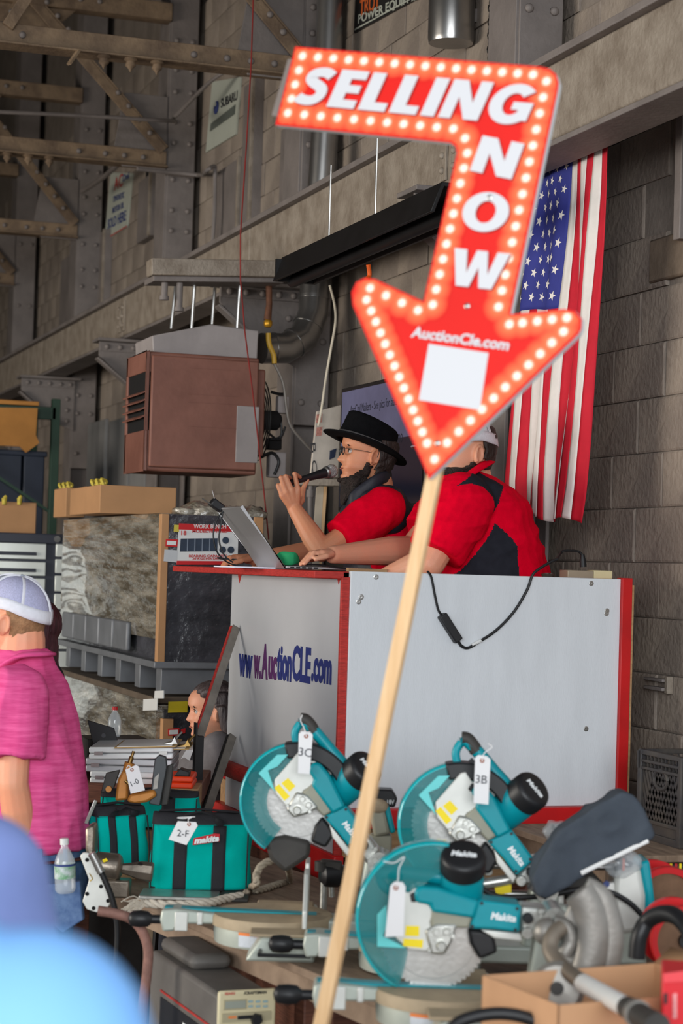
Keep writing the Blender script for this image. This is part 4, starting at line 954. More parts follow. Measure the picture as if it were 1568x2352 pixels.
# clamp post standing on the 3C saw's bed
def clamp():
    fr = Fr(onZ(742, 2120, TZ)); t = thing('hold_down_clamp', 'grey clamp post with black knob beside the raised 3C saw', 'clamp', fr.m)
    MB().tube([fr.p(741, 2128), fr.p(745, 1985)], .011, 12).build('post', alu, t)
    MB().tube([fr.p(738, 2000), fr.p(738, 1978)], .02, 14).build('collar', blkd, t)
    MB().bar(fr.p(735, 1985), fr.p(785, 1990), .03, .03).build('clamp_arm', blkd, t, bevel=.006)
    MB().lathe([(.02, 0), (.034, .01), (.036, .05), (.026, .075), (.02, .08)], fr.p(735, 2010), (1, .3, 0), 16).build('knob', blk, t)
    MB().tube([fr.p(760, 1990, .02), fr.p(762, 2060, .02)], .009, 10).build('screw', alu, t)
clamp()
# --- paper tags
def ptag(lab, q, d, txt=None, hole=None, string=None, ang=0.0, off=0.0):
    P0 = at(*q[0], d); fr = Fr(P0, ang); t = thing('paper_tag', lab, 'tag', fr.m)
    poly = [fr.xz(*k) for k in q]; c = Vector((sum(p[0] for p in poly)/len(poly), 0, sum(p[1] for p in poly)/len(poly)))
    MB().prism(poly, -.0006, .0006).build('card', tagp, t)
    if hole: MB().lathe([(.0022, 0), (.0058, 0.0006), (.0058, .0), (.0022, .0)], fr.p(*hole, -.001), (0, -1, 0), 14, cap=False).build('eyelet', mat('eyelet_brown', G((150, 84, 60)), .6, 0, .1), t)
    if txt:
        s, x, y, h, a = txt; text('handwriting', s, ink, t, fr.p(x, y, -.0012), (cos(a), 0, sin(a)), (-sin(a), 0, cos(a)), None, h/FPX*d)
    if string: MB().tube(spline([fr.p(x, y, -.002) for x, y in string], 5), .0013, 6).build('string', tagp, t)
    return t
ptag('white paper tag reading 3C on the raised saw handle', ((686, 1686), (692, 1680), (712, 1681), (718, 1688), (711, 1778), (684, 1776)), 5.27, ('3C', 701, 1728, 19, -.1), (703, 1691), ((703, 1691), (698, 1672), (690, 1655), (694, 1642)))
ptag('white paper tag reading 3B on the raised saw handle', ((1091, 1740), (1098, 1734), (1118, 1737), (1126, 1744), (1121, 1848), (1087, 1844)), 4.97, ('3B', 1105, 1790, 19, -.05), (1107, 1747), ((1107, 1747), (1112, 1730), (1130, 1716), (1120, 1708)))
ptag('blank white paper tag on the lowered saw handle', ((896, 2035), (906, 2025), (924, 2026), (931, 2036), (926, 2150), (884, 2152)), 4.38, None, (909, 2039), ((909, 2039), (914, 2020), (916, 1995), (928, 1968), (905, 1982), (880, 1978)))
# ================================================================ people
def remesh(mb, voxel, it=3, fac=.5):
    me = mb.mesh('tmp'); o = bpy.data.objects.new('tmp', me); COL.objects.link(o)
    r = o.modifiers.new('r', 'REMESH'); r.mode = 'VOXEL'; r.voxel_size = voxel; r.use_smooth_shade = True
    if it:
        k = o.modifiers.new('s', 'SMOOTH'); k.factor = fac; k.iterations = it
    bpy.context.view_layer.update()
    out = bpy.data.meshes.new_from_object(o.evaluated_get(bpy.context.evaluated_depsgraph_get()))
    bpy.data.objects.remove(o); bpy.data.meshes.remove(me)
    for p in out.polygons: p.use_smooth = True
    return out
def wrinkle(me, amp, sc, stretch=(1, 1, 1), seed=0):
    S_ = Vector(stretch); off = Vector((seed*3.1, seed*1.7, seed))
    nr = [v.normal.copy() for v in me.vertices]
    for v, n in zip(me.vertices, nr):
        q = Vector((v.co.x*S_.x, v.co.y*S_.y, v.co.z*S_.z))*sc+off
        k = noise.noise(q); k2 = noise.noise(q*2.3)
        v.co += n*(amp*(1-2.2*abs(k)+.35*k2))
def mat_by(me, mats, fn):
    for m_ in mats: me.materials.append(m_)
    for p in me.polygons: p.material_index = fn(p.center)
def itp(tab, z):
    if z <= tab[0][0]: return tab[0][1]
    for (a, u), (b, v) in zip(tab, tab[1:]):
        if z <= b:
            t = (z-a)/(b-a); t = t*t*(3-2*t)*.5+t*.5; return u+(v-u)*t
    return tab[-1][1]
FRONT = [(-.125, .03), (-.119, .062), (-.108, .084), (-.096, .088), (-.084, .082), (-.076, .085), (-.068, .089), (-.060, .090), (-.052, .086), (-.03, .086), (.0, .084), (.018, .093), (.03, .097), (.05, .096), (.07, .086), (.09, .064), (.105, .035), (.114, .01)]
BACK = [(-.125, -.04), (-.09, -.06), (-.06, -.078), (-.03, -.096), (.0, -.104), (.03, -.106), (.06, -.098), (.085, -.076), (.105, -.04), (.114, -.012)]
WID = [(-.125, .028), (-.115, .036), (-.10, .046), (-.08, .056), (-.06, .063), (-.03, .069), (.0, .073), (.03, .076), (.06, .072), (.085, .056), (.105, .03), (.114, .010)]
def head_mb(M, s=1.0, ears=True, nose=1.0, lip=1.0):
    """head in its own frame: face towards +x, z = 0 at the eyes; M places it"""
    mb = MB(); nz, na = 64, 56
    def fn(u, v):
        z = -.125+.239*v; f, b, w_ = itp(FRONT, z), itp(BACK, z), itp(WID, z)
        c = (f+b)/2; a = (f-b)/2; t = 2*pi*u; ct, st = cos(t), sin(t); e = 2/2.35
        x = c+a*math.copysign(abs(ct)**e, ct); y = w_*math.copysign(abs(st)**e, st)
        if ct > 0:
            g = lambda y0, z0, sy, sz: math.exp(-((abs(y)-y0)/sy)**2-((z-z0)/sz)**2)
            rid = max(0, min(1, (.016-z)/.055)) if z > -.04 else max(0, 1-(-.04-z)/.012)
            x += nose*.027*rid*math.exp(-(y/(.008+.007*rid))**2)
            x += -.011*g(.032, -.002, .014, .013) + .005*g(.034, .022, .022, .008) + .006*g(.045, -.03, .02, .02)
            x += lip*.004*g(0, -.0625, .02, .005) + lip*.004*g(0, -.074, .018, .005) - .003*g(0, -.0685, .02, .0025) + .004*g(0, -.1, .016, .012)
        return (x, y, z)
    mb.grid(fn, na, nz, closed=True)
    k = na; n0 = 0; n1 = nz*k
    mb.f.append(tuple(range(k))[::-1]); mb.f.append(tuple(range(n1, n1+k)))
    if ears:
        for sg_ in (-1, 1):
            R = Matrix.Rotation(sg_*.35, 3, 'Z') @ Matrix.Rotation(-.2, 3, 'Y')
            mb.ball((-.012, sg_*.077, -.018), (.017, .008, .032), 14, 10, R)
            ring = [Vector((-.012, sg_*.083, -.018)) + R @ Vector((.016*cos(a)-.003, sg_*.003, .028*sin(a)+.003)) for a in np.linspace(-1.2, 4.0, 14)]
            mb.tube(ring, .0048, 8)
    mb.v = [tuple(M @ (Vector(v)*s)) for v in mb.v]
    return mb
def headM(o, yaw, pitch=0.0, roll=0.0):
    """face direction: yaw about z from +x of the parent frame, pitch lifts the chin"""
    return Matrix.Translation(o) @ Matrix.Rotation(yaw, 4, 'Z') @ Matrix.Rotation(-pitch, 4, 'Y') @ Matrix.Rotation(roll, 4, 'X')
def join(*mbs):
    r = MB()
    for m_ in mbs: r.add(m_.v, m_.f)
    return r
def loft(rings, flat, n=22): return MB().tube([r[0] for r in rings], [r[1] for r in rings], n, flat=flat)
def skin_mat(nm, c): return mat(nm, c, .5, 0, .1, 9, .12, 220, sss=.08, col2=tuple(min(1, x*y) for x, y in zip(c, (1.12, .98, .94))))
sk1 = skin_mat('skin_tan', G((188, 130, 98))); sk2 = skin_mat('skin_rosy', G((206, 150, 122))); sk3 = skin_mat('skin_fair', G((222, 158, 126)))
polo = mat('red_polo', G((214, 0, 36)), .9, spec=.06, metal=0, var=.07, scale=40, bump=.1, bscale=200)
blackc = mat('black_cloth', G((36, 37, 44)), .9, 0, .12, 30, .1, 200, spec=.1)
trous = mat('dark_trousers', G((44, 46, 56)), .85, 0, .1)
hair_k = mat('dark_brown_hair', G((44, 34, 30)), .55, 0, .4, 40, .6, 160, stretch=(1, 1, .25))
beard_m = mat('dark_beard', G((40, 30, 26)), .7, 0, .5, 60, .9, 200)
def hair_shell(M, s, z0, inf, cut, seed=1, amp=.004):
    """hair cap over the skull: inflated head surface kept where cut(x, y, z) holds"""
    h = head_mb(Matrix.Identity(4), 1.0, ears=False, nose=0)
    keep = [f for f in h.f if len(f) == 4 and all(cut(*h.v[i]) for i in f)]
    vs = []
    for v in h.v:
        q = Vector(v); d = Vector((q.x*1.0, q.y*1.15, (q.z-.0)*.9)).normalized()
        q2 = q+d*(inf+amp*noise.noise(q*60+Vector((seed, 0, 0))))
        vs.append(tuple(M @ (q2*s)))
    used = sorted(set(i for f in keep for i in f)); ix = {k: i for i, k in enumerate(used)}
    return MB().add([vs[i] for i in used], [tuple(ix[i] for i in f) for f in keep])
def eye_parts(M, s, root, sides=(-1, 1), iris=G((70, 50, 36)), brow=hair_k):
    ew = mat('eye_white', G((190, 182, 176)), .2, 0, .02); im = mat('iris_'+str(iris)[:6], iris, .15, 0, .1)
    for sg_ in sides:
        c = M @ (Vector((.0655, sg_*.032, -.002))*s); fwd = (M.to_3x3() @ Vector((1, 0, 0))).normalized()
        e = MB().ball(c, .0125*s, 14, 10).build('eye', ew, root); MB().ball(c+fwd*.0085*s, .0065*s, 10, 8).build('iris', im, e)
        pts = [M @ (Vector((.086-.0011*abs(k), sg_*(.018+.0068*k), .021+.0022*k-.0007*k*k))*s) for k in range(6)]
        MB().tube(pts, [.0022*s, .0042*s, .0044*s, .004*s, .003*s, .0015*s], 8).build('eyebrow', brow, root)
        if sg_ == sides[0]: MB().tube([M @ (Vector((.0925-.25*abs(k)**1.6, k, -.0685+.03*abs(k)))*s) for k in np.linspace(-.024, .024, 9)], [.0008*s, .002*s, .0028*s, .003*s, .003*s, .003*s, .0028*s, .002*s, .0008*s], 8).build('lips', mat('lip_rose', G((164, 92, 80)), .5, 0, .1), root)
        lid = [M @ (Vector((.0795-.00016*k*k, sg_*(.018+.0046*k), .0065+.002*sin(pi*k/6)-.001*k))*s) for k in range(7)]
        MB().tube(lid, .0017*s, 6).build('eyelid', brow, root)
# ---------------------------------------------------------------- the caller with the black hat
F1 = Fr(at(842, 1300, 7.75), YAW)
m1 = thing('person', 'person in black hat and dark vest speaking into a microphone', 'person', F1.m)
def q1(x, y, l=0.0): return F1.p(x, y, l)
HM = headM(q1(843, 1041), pi+radians(-9), radians(5)); HS = 1.04
sh_n, sh_f = q1(878, 1168, -.19), q1(868, 1158, .20)
el_n, wr_n = q1(738, 1266, -.24), q1(675, 1166, -.13)
el_f, wr_f = q1(752, 1262, .26), q1(585, 1284, .22)
hip = q1(915, 1420); chest = q1(868, 1200); nk = q1(868, 1112)
body = head_mb(HM, HS)
body = join(body, MB().cone(HM @ Vector((-.028, 0, -.07)), .056, nk, .060), loft([(q1(872, 1118), (.05, .06)), (q1(866, 1150), (.14, .085)), (q1(868, 1190), (.165, .10)), (q1(880, 1280), (.155, .11)), (hip, (.155, .12))], (0, 1, 0)))
def arm(sh, el, wr, ru=.048, re=.04, rw=.028):
    m_ = lerp(el, wr, .3)
    return join(MB().cone(sh, ru, el, re), MB().cone(el, re, m_, re*1.08), MB().cone(m_, re*1.08, wr, rw))
body = join(body, arm(sh_n, el_n, wr_n), arm(sh_f, el_f, wr_f))
# near hand round the microphone
fl_ = []
kn = {'p': q1(648, 1138, -.145), 'r': q1(657, 1130, -.15), 'm': q1(669, 1125, -.152), 'i': q1(684, 1124, -.15)}
pip = {'p': q1(638, 1115, -.14), 'r': q1(645, 1097, -.15), 'm': q1(656, 1094, -.152), 'i': q1(676, 1088, -.15)}
tip = {'p': q1(644, 1117, -.105), 'r': q1(654, 1100, -.105), 'm': q1(667, 1098, -.105), 'i': q1(689, 1096, -.115)}
hand = MB()
for k in 'prmi':
    hand = join(hand, MB().cone(wr_n, .024, kn[k], .0135, 10), MB().cone(kn[k], .0105, pip[k], .0092, 10), MB().cone(pip[k], .0092, lerp(pip[k], tip[k], .55), .0085, 10), MB().cone(lerp(pip[k], tip[k], .55), .0085, tip[k], .0078, 10))
hand = join(hand, MB().cone(wr_n, .022, q1(692, 1148, -.10), .015, 10), MB().cone(q1(692, 1148, -.10), .012, q1(697, 1120, -.085), .010, 10), MB().cone(q1(697, 1120, -.085), .010, q1(706, 1103, -.09), .0085, 10))
# far hand writing
def rest_hand(wr, kc, dirv, lat, curl, s=1.0):
    h_ = MB(); dirv = dirv.normalized()
    for i, (o_, L) in enumerate(((-.03, .075), (-.010, .085), (.011, .08), (.03, .062))):
        b = kc+lat*o_*s; p1_ = b+dirv*(L*.45*s)+Vector((0, 0, .008)); p2_ = b+dirv*(L*.8*s)+Vector((0, 0, curl*.6)); p3_ = b+dirv*(L*.95*s)+Vector((0, 0, curl))
        h_ = join(h_, MB().cone(wr, .024, b, .014, 10), MB().cone(b, .0105, p1_, .0095, 10), MB().cone(p1_, .0095, p2_, .0085, 10), MB().cone(p2_, .0085, p3_, .0078, 10))
    t0 = lerp(wr, kc, .35)-lat*.03*s; t1 = lerp(wr, kc, .8)-lat*.055*s+Vector((0, 0, -.01)); t2 = kc-lat*.05*s+dirv*.03*s+Vector((0, 0, curl*.7))
    return join(h_, MB().cone(t0, .016, t1, .0115, 10), MB().cone(t1, .0115, t2, .0095, 10))
zt_ = F1.L((0, 0, PZ)).z
kc = q1(540, 1281, .21); hand2 = rest_hand(wr_f, kc, q1(500, 1296, .17)-kc, Vector((.1, 1, .0)).normalized(), -.022)
me = remesh(join(body, hand, hand2), .0036, 2)
o = obj('body', me, sk1, m1, smooth=180)
eye_parts(HM, HS, m1)
# beard, moustache-free chin curtain, hair
def bcut(x, y, z):
    lim = -.098 if x > .062 else lerp(-.098, -.045, (.062-x)/.045) if x > .017 else lerp(-.045, .01, min(1, (.017-x)/.03))
    return z < lim and x > -.012-(z+.06)*.15
bs = hair_shell(HM, HS, 0, .010, bcut, 3, .012)
bmb = MB()
for i in range(26):
    t = i/25; a = lerp(-1.25, 1.25, t)
    b = HM @ (Vector((.012+.062*cos(a), .050*sin(a), -.095-.016*cos(a)))*HS); e = HM @ (Vector((.02+.058*cos(a)*.9, .04*sin(a), -.142-.056*cos(a)**2))*HS)
    bmb = join(bmb, MB().cone(b, .014, e, .007, 8))
bmb = join(bmb, MB().ball(HM @ Vector((.045, 0, -.132)), (.036, .034, .034), 12, 8))
me = remesh(bmb, .005, 2); wrinkle(me, .0035, 90, (1, 1, .35), 2); obj('beard', me, beard_m, m1, smooth=180)
obj('sideburns', bs.mesh('sideburns'), beard_m, m1, smooth=180, solid=.006)
hs = hair_shell(HM, HS, 0, .008, lambda x, y, z: x < -.018 and -.075 < z < .05, 5, .006)
obj('hair', hs.mesh('hair'), hair_k, m1, smooth=180, solid=.008)
# glasses
gl = mat('glasses_silver', G((190, 190, 188)), .25, .9, .05); lens = mat('lens', G((120, 130, 124)), .05, 0, 0, alpha=.3)
for sg_ in (-1, 1):
    c = Vector((.096, sg_*.033, -.004))
    ring = [HM @ ((c+Vector((-.12*abs(.022*cos(a))*0, .022*cos(a), .014*sin(a))))*HS) for a in np.linspace(0, 2*pi, 20)]
    MB().tube(ring, .0018, 6).build('glasses_rim', blk, m1)
    MB().add(ring[:-1], [tuple(range(19))]).build('glasses_lens', lens, m1)
    MB().tube([HM @ (Vector(v)*HS) for v in ((.094, sg_*.055, .002), (.085, sg_*.076, .003), (.03, sg_*.083, .001), (-.012, sg_*.083, -.003))], [(.0015, .004)]*4, 8, flat=(0, 0, 1)).build('glasses_temple', gl, m1)
# polo shirt: torso and short sleeves
def torso(rings, flat=(0, 1, 0)): return loft(rings, flat, 26)
ts = torso([(q1(872, 1124), (.075, .07)), (q1(864, 1146), (.17, .10)), (q1(862, 1180), (.205, .125)), (q1(868, 1230), (.19, .138)), (q1(885, 1300), (.185, .15)), (q1(905, 1400), (.185, .16))])
def sleeve(sh, el, t, r0, r1, t0=0.0):
    a, b = lerp(sh, el, t0), lerp(sh, el, t)
    return join(MB().ball(a, r0, 18, 12), MB().tube([a, lerp(a, b, .35), lerp(a, b, .7), b], [r0, r0*1.02, (r0+r1)/2, r1], 20))
ts = join(ts, sleeve(sh_n+Vector((.005, 0, 0)), el_n, .70, .082, .074), sleeve(sh_f, el_f, .68, .08, .07))
me = remesh(ts, .0055, 4); wrinkle(me, .0065, 10, (1, 1, .6), 1); obj('polo_shirt', me, polo, m1, smooth=180)
# vest
vs_ = torso([(q1(874, 1120), (.09, .085)), (q1(866, 1142), (.165, .112)), (q1(866, 1170), (.185, .14)), (q1(872, 1225), (.18, .155)), (q1(890, 1300), (.19, .168)), (q1(908, 1400), (.19, .172))])
vs_ = join(vs_, MB().ball(lerp(sh_n, q1(905, 1180, -.12), .45), (.085, .08, .10), 16, 10), MB().ball(lerp(sh_f, q1(890, 1180, .1), .5), (.085, .08, .1), 16, 10))
me = remesh(vs_, .006, 4)
nr_ = [v.normal.copy() for v in me.vertices]
for v, n_ in zip(me.vertices, nr_): v.co += n_*(.004*(abs(sin(v.co.z*52))**.4-.6))
wrinkle(me, .002, 14, (1, 1, 1), 4)
obj('vest', me, mat('quilted_vest', G((34, 35, 44)), .55, 0, .12, 20, .1, 120), m1, smooth=180)
cl = [(q1(x, y, l)) for x, y, l in ((800, 1166, -.02), (808, 1148, -.07), (838, 1122, -.09), (872, 1100, -.09), (893, 1094, -.02), (888, 1098, .07), (840, 1118, .09), (808, 1140, .06), (798, 1160, .0))]
MB().tube(spline(cl, 5), [(.024, .009)]*41, 10, flat=(0, 0, 1)).build('vest_collar', MATS['quilted_vest'], m1, smooth=180)
tr_ = join(torso([(q1(895, 1380), (.18, .15)), (q1(905, 1440), (.19, .16))]), MB().cone(hip+Vector((0, -.09, -.03)), .09, hip+Vector((-.40, -.11, -.04)), .065), MB().cone(hip+Vector((0, .09, -.03)), .09, hip+Vector((-.40, .11, -.04)), .065))
obj('trousers', remesh(tr_, .012, 2), trous, m1, smooth=180)
# hat
hat = thing('cowboy_hat', 'black wide brimmed hat with a grey band', 'hat', F1.m)
felt = mat('black_felt', G((13, 13, 15)), .95, 0, .2, 40, .2, 260, spec=.08)
ht_c = q1(836, 1026); hR = Matrix.Rotation(radians(-19.5), 3, 'Y'); hR = Matrix.Rotation(radians(-6), 3, 'Z') @ hR
def hp_(x, y, z): return ht_c + hR @ Vector((x, y, z))   # hat frame: -x is the front
hR = Matrix.Rotation(radians(19.5), 3, 'Y')
def crown(u, v):
    t = 2*pi*u; prof = ((1.0, 0), (.985, .02), (.95, .055), (.92, .085), (.90, .098), (.84, .104), (.5, .099), (.02, .096))
    r, h_ = prof[int(round(v*7))]; x = .119*r*cos(t)+.004; y = .096*r*sin(t)
    if h_ > .07: h_ += .010*cos(t)*-1*min(1, r)
    return hp_(x, y, h_)
MB().grid(crown, 40, 7, closed=True).build('crown', felt, hat, smooth=180, solid=.003)
def brim(u, v):
    t = 2*pi*u; r = lerp(1.0, 1.0, v); k = v
    x = (.116+.06*k)*cos(t)+.004; y = (.094+.066*k)*sin(t)
    z = .012*k*k*abs(sin(t))**2 + .004*k*(-cos(t))
    return hp_(x, y, z-.002)
MB().grid(brim, 48, 6, closed=True).build('brim', felt, hat, smooth=180, solid=.004)
MB().grid(lambda u, v: hp_(.1205*cos(2*pi*u)+.004, .0975*sin(2*pi*u), .002+.024*v), 40, 1, closed=True).build('hat_band', mat('grey_band', G((84, 82, 82)), .6, 0, .1, 30), hat, smooth=180, solid=.002)
# microphone
mic = thing('microphone', 'black handheld microphone with silver mesh head at the speaker\'s mouth', 'microphone', F1.m)
a, b = q1(655, 1112, -.115), q1(746, 1086, -.06); dv_ = (b-a).normalized()
MB().tube([a-dv_*.03, a, lerp(a, b, .5), b], [.009, .0105, .0125, .0185], 18).build('handle', blk, mic, smooth=60)
MB().lathe([(.019, 0), (.0235, .004), (.0235, .012), (.02, .014)], b, dv_, 22).build('collar_ring', steel, mic)
MB().lathe([(.02, .012), (.025, .022), (.026, .034), (.022, .046), (.012, .054), (1e-6, .056)], b, dv_, 24).build('mesh_head', mat('mic_mesh', G((176, 176, 174)), .4, .7, .25, 260, .8, 320), mic, smooth=80)
pen = thing('pen', 'black pen held in the writing hand', 'pen', F1.m)
a, b = q1(498, 1281, .165), q1(561, 1291, .155)
MB().tube([a, lerp(a, b, .1), lerp(a, b, .95), b], [.002, .0045, .005, .004], 10).build('barrel', blk, pen)
MB().tube([lerp(a, b, .55)+Vector((0, 0, .006)), lerp(a, b, .95)+Vector((0, 0, .006))], .0014, 6).build('clip', steel, pen)
# ---------------------------------------------------------------- the helper in the red and black polo
F2 = Fr(at(1090, 1300, 7.2), YAW)
m2 = thing('person', 'heavy-set person in red and black polo typing behind the sign', 'person', F2.m)
def q2(x, y, l=0.0): return F2.p(x, y, l)
HM2 = headM(q2(1062, 1035, .0), pi+radians(6), radians(-4)); S2 = 1.10
shn, shf = q2(1065, 1158, -.20), q2(1050, 1140, .26)
eln, wrn = q2(985, 1296, -.22), q2(880, 1330, -.10)
elf, wrf = q2(945, 1262, .22), q2(765, 1274, .05)
hip2 = q2(1150, 1440)
b2_ = join(head_mb(HM2, S2), MB().cone(HM2 @ Vector((-.03, 0, -.07)), .07, q2(1085, 1110), .075), loft([(q2(1090, 1100), (.07, .08)), (q2(1085, 1150), (.17, .13)), (q2(1095, 1250), (.19, .17)), (hip2, (.19, .18))], (0, 1, 0)),
           arm(shn, eln, wrn, .062, .054, .036), arm(shf, elf, wrf, .06, .050, .033))
kc2 = q2(735, 1270, .04); hd2 = rest_hand(wrf, kc2, q2(690, 1283, .02)-kc2, Vector((.1, 1, 0)).normalized(), -.02, 1.05)
kc3 = q2(835, 1340, -.08); hd3 = rest_hand(wrn, kc3, Vector((-1, 0, -.1)), Vector((0, 1, 0)), -.02, 1.05)
obj('body', remesh(join(b2_, hd2, hd3), .0045, 2), sk2, m2, smooth=180)
eye_parts(HM2, S2, m2)
ts = loft([(q2(1098, 1092), (.085, .085)), (q2(1088, 1118), (.19, .15)), (q2(1085, 1160), (.24, .19)), (q2(1092, 1220), (.235, .215)), (q2(1105, 1300), (.235, .232)), (q2(1130, 1420), (.24, .24))], (0, 1, 0), 28)
ts = join(ts, sleeve(shn, eln, .80, .108, .098), sleeve(shf, elf, .72, .10, .088))
me = remesh(ts, .0045, 5); wrinkle(me, .007, 9, (.6, 1, 1.6), 7)
def px2(c):
    w_ = F2.m @ Vector(c); q = w_-CAM; d = q.dot(FW); return CX+FPX*q.dot(RR)/d, CY-FPX*q.dot(UU)/d
def poly_in(pt, poly):
    x, z = pt; r = False
    for i in range(len(poly)):
        (x1, z1), (x2, z2) = poly[i], poly[(i+1) % len(poly)]
        if (z1 > z) != (z2 > z) and x < (x2-x1)*(z-z1)/(z2-z1)+x1: r = not r
    return r
# cut of the polo: yoke over the shoulder blade and side insert, laid out on the shirt (x back, z up)
yoke = [F2.xz(*k, -.2) for k in ((1030, 1118), (1085, 1082), (1118, 1070), (1160, 1115), (1140, 1145), (1122, 1180), (1112, 1145), (1088, 1120), (1060, 1112))]
side = [F2.xz(*k, -.2) for k in ((1127, 1202), (1165, 1235), (1180, 1255), (1182, 1330), (1040, 1330), (1062, 1312), (1110, 1240))]
mat_by(me, [polo, blackc], lambda c: 1 if (c.y < .05 and (poly_in((c.x, c.z), yoke) or poly_in((c.x, c.z), side))) else 0)
obj('polo_shirt', me, None, m2, smooth=180)
cl = [q2(x, y, l) for x, y, l in ((1015, 1135, -.03), (1035, 1120, -.09), (1070, 1095, -.12), (1110, 1068, -.09), (1122, 1060, -.0), (1105, 1068, .09), (1050, 1100, .1), (1015, 1135, .0))]
MB().tube(spline(cl, 5), [(.010, .024)]*36, 10, flat=(0, 0, 1)).build('collar', polo, m2, smooth=180)
obj('hair', hair_shell(HM2, S2, 0, .010, lambda x, y, z: (x < -.03 and z > -.06) or z > .05, 8, .006).mesh('hair'), hair_k, m2, smooth=180, solid=.008)
obj('beard', hair_shell(HM2, S2, 0, .012, lambda x, y, z: z < (-.05 if x > .03 else -.05+(.03-x)*.8) and x > -.015 and z > -.124, 12, .01).mesh('beard'), beard_m, m2, smooth=180, solid=.01)
c_ = HM2 @ (Vector((-.005, 0, .058))*S2)
cp = thing('baseball_cap', 'grey and white mesh cap on the helper mostly behind the sign', 'cap', F2.m)
capw = mat('cap_white', G((222, 222, 230)), .8, 0, .05, 60); capg = mat('cap_mesh_lilac', G((176, 176, 206)), .8, 0, .12, 200, .3, 300)
def cap(root, M, s, front=capg, back=capg, band=capw):
    def dome(u, v, k=0.0):
        t = 2*pi*u; a = pi/2*v; r = cos(a)**.8 if v < .999 else .001
        return M @ (Vector((-.004+(.116+k)*r*cos(t), (.093+k)*r*sin(t), .028+(.098+k)*sin(a)-.022*cos(t)*0-.028*(1-v)*(cos(t) < -.2)*(-cos(t)-.2)))*s)
    for i in range(6):
        nm = 'crown_panel'; f_ = front if i in (0, 5) else back
        MB().grid(lambda u, v: dome((i+u)/6, v), 8, 10).build(nm, f_, root, smooth=180, solid=.003)
        MB().tube([dome((i)/6, v, .002) for v in np.linspace(0, .98, 10)], [(.0055, .0016)]*10, 8).build('seam_tape', band, root)
    MB().grid(lambda u, v: dome(u, v*.22, .003), 48, 3, closed=True).build('sweatband', band, root, smooth=180, solid=.003)
    MB().ball(M @ (Vector((-.004, 0, .127))*s), .008, 10, 6).build('button', front, root)
    MB().grid(lambda u, v: M @ (Vector((.108*cos(lerp(-.95, .95, u))+.075*v*cos(lerp(-.5, .5, u)), (.088-.006*v)*sin(lerp(-1.0, 1.0, u)), .030-.012*v-.012*abs(2*u-1)**2))*s), 14, 5).build('visor', front, root, smooth=180, solid=.004)
cap(cp, HM2, S2, mat('cap_grey', G((120, 122, 130)), .8, 0, .1), mat('cap_mesh_white', G((206, 200, 206)), .8, 0, .1, 200), mat('cap_mesh_white', G((206, 200, 206))))
tr_ = join(loft([(q2(1120, 1400), (.23, .22)), (hip2, (.23, .22))], (0, 1, 0)), MB().cone(hip2+Vector((0, -.1, 0)), .1, hip2+Vector((-.42, -.12, 0)), .07), MB().cone(hip2+Vector((0, .1, 0)), .1, hip2+Vector((-.42, .12, 0)), .07))
obj('trousers', remesh(tr_, .014, 2), trous, m2, smooth=180)
text('chest_mark', 'v', blk, m2, q2(982, 1226, -.315), (1, 0, .4), (0, 0, 1), .012, .008)
# stools under both
for fr, hp2, who in ((F1, hip, 'speaker with the hat'), (F2, hip2, 'helper in the polo')):
    t = thing('stool', 'round stool inside the stand under the %s' % who, 'stool', fr.m); zz_ = fr.L((0, 0, .957)).z
    top = hp2.z-.17
    MB().lathe([(.16, -.04), (.17, -.02), (.16, 0), (1e-6, .005)], (hp2.x, hp2.y, top), n=20).build('seat', blk, t)
    for k in range(4):
        a = pi/4+k*pi/2; MB().tube([(hp2.x+.08*cos(a), hp2.y+.08*sin(a), top-.03), (hp2.x+.14*cos(a), hp2.y+.14*sin(a), zz_)], .012, 8).build('leg', steel, t)
# ---------------------------------------------------------------- the buyer in the magenta polo
F3 = Fr(at(60, 1700, 6.4), radians(-12))
m3_ = thing('person', 'person in magenta polo and white mesh cap seen from behind', 'person', F3.m)
def q3(x, y, l=0.0): return F3.p(x, y, l)
HM3 = headM(q3(25, 1422), pi+radians(-4), radians(-2)); S3 = 1.07
g3 = F3.L((0, 0, 0)).z
sn, sf = q3(38, 1600, -.18), q3(10, 1590, .20)
en, wn_ = q3(30, 1800, -.22), q3(62, 1990, -.12)
ef, wf = q3(-60, 1800, .26), q3(-130, 1900, .2)
hipz = q3(70, 2010).z; hx = q3(75, 2010).x
bo = join(head_mb(HM3, S3), MB().cone(HM3 @ Vector((-.04, 0, -.06)), .074, q3(48, 1530), .078), loft([(q3(40, 1510), (.06, .07)), (q3(45, 1570), (.17, .10)), (q3(60, 1700), (.17, .12)), (q3(70, 1900), (.16, .12)), (q3(75, 2010), (.17, .13))], (0, 1, 0)), arm(sn, en, wn_, .056, .047, .032), arm(sf, ef, wf, .055, .046, .031))
kc_ = wn_+Vector((.03, .0, -.08)); bo = join(bo, rest_hand(wn_, kc_, Vector((.1, 0, -1)), Vector((0, 1, 0)), -.01))
kc_ = wf+Vector((-.08, 0, -.02)); bo = join(bo, rest_hand(wf, kc_, Vector((-1, 0, -.2)), Vector((0, 1, 0)), -.01))
obj('body', remesh(bo, .0045, 2), sk3, m3_, smooth=180)
eye_parts(HM3, S3, m3_, brow=mat('sandy_hair', G((150, 112, 78)), .7, 0, .25, 60, .4, 200))
obj('hair', hair_shell(HM3, S3, 0, .004, lambda x, y, z: (x < -.02 and z > -.075+max(0, (x+.06))*.8) or z > .05, 8, .003).mesh('hair'), MATS['sandy_hair'], m3_, smooth=180, solid=.004)
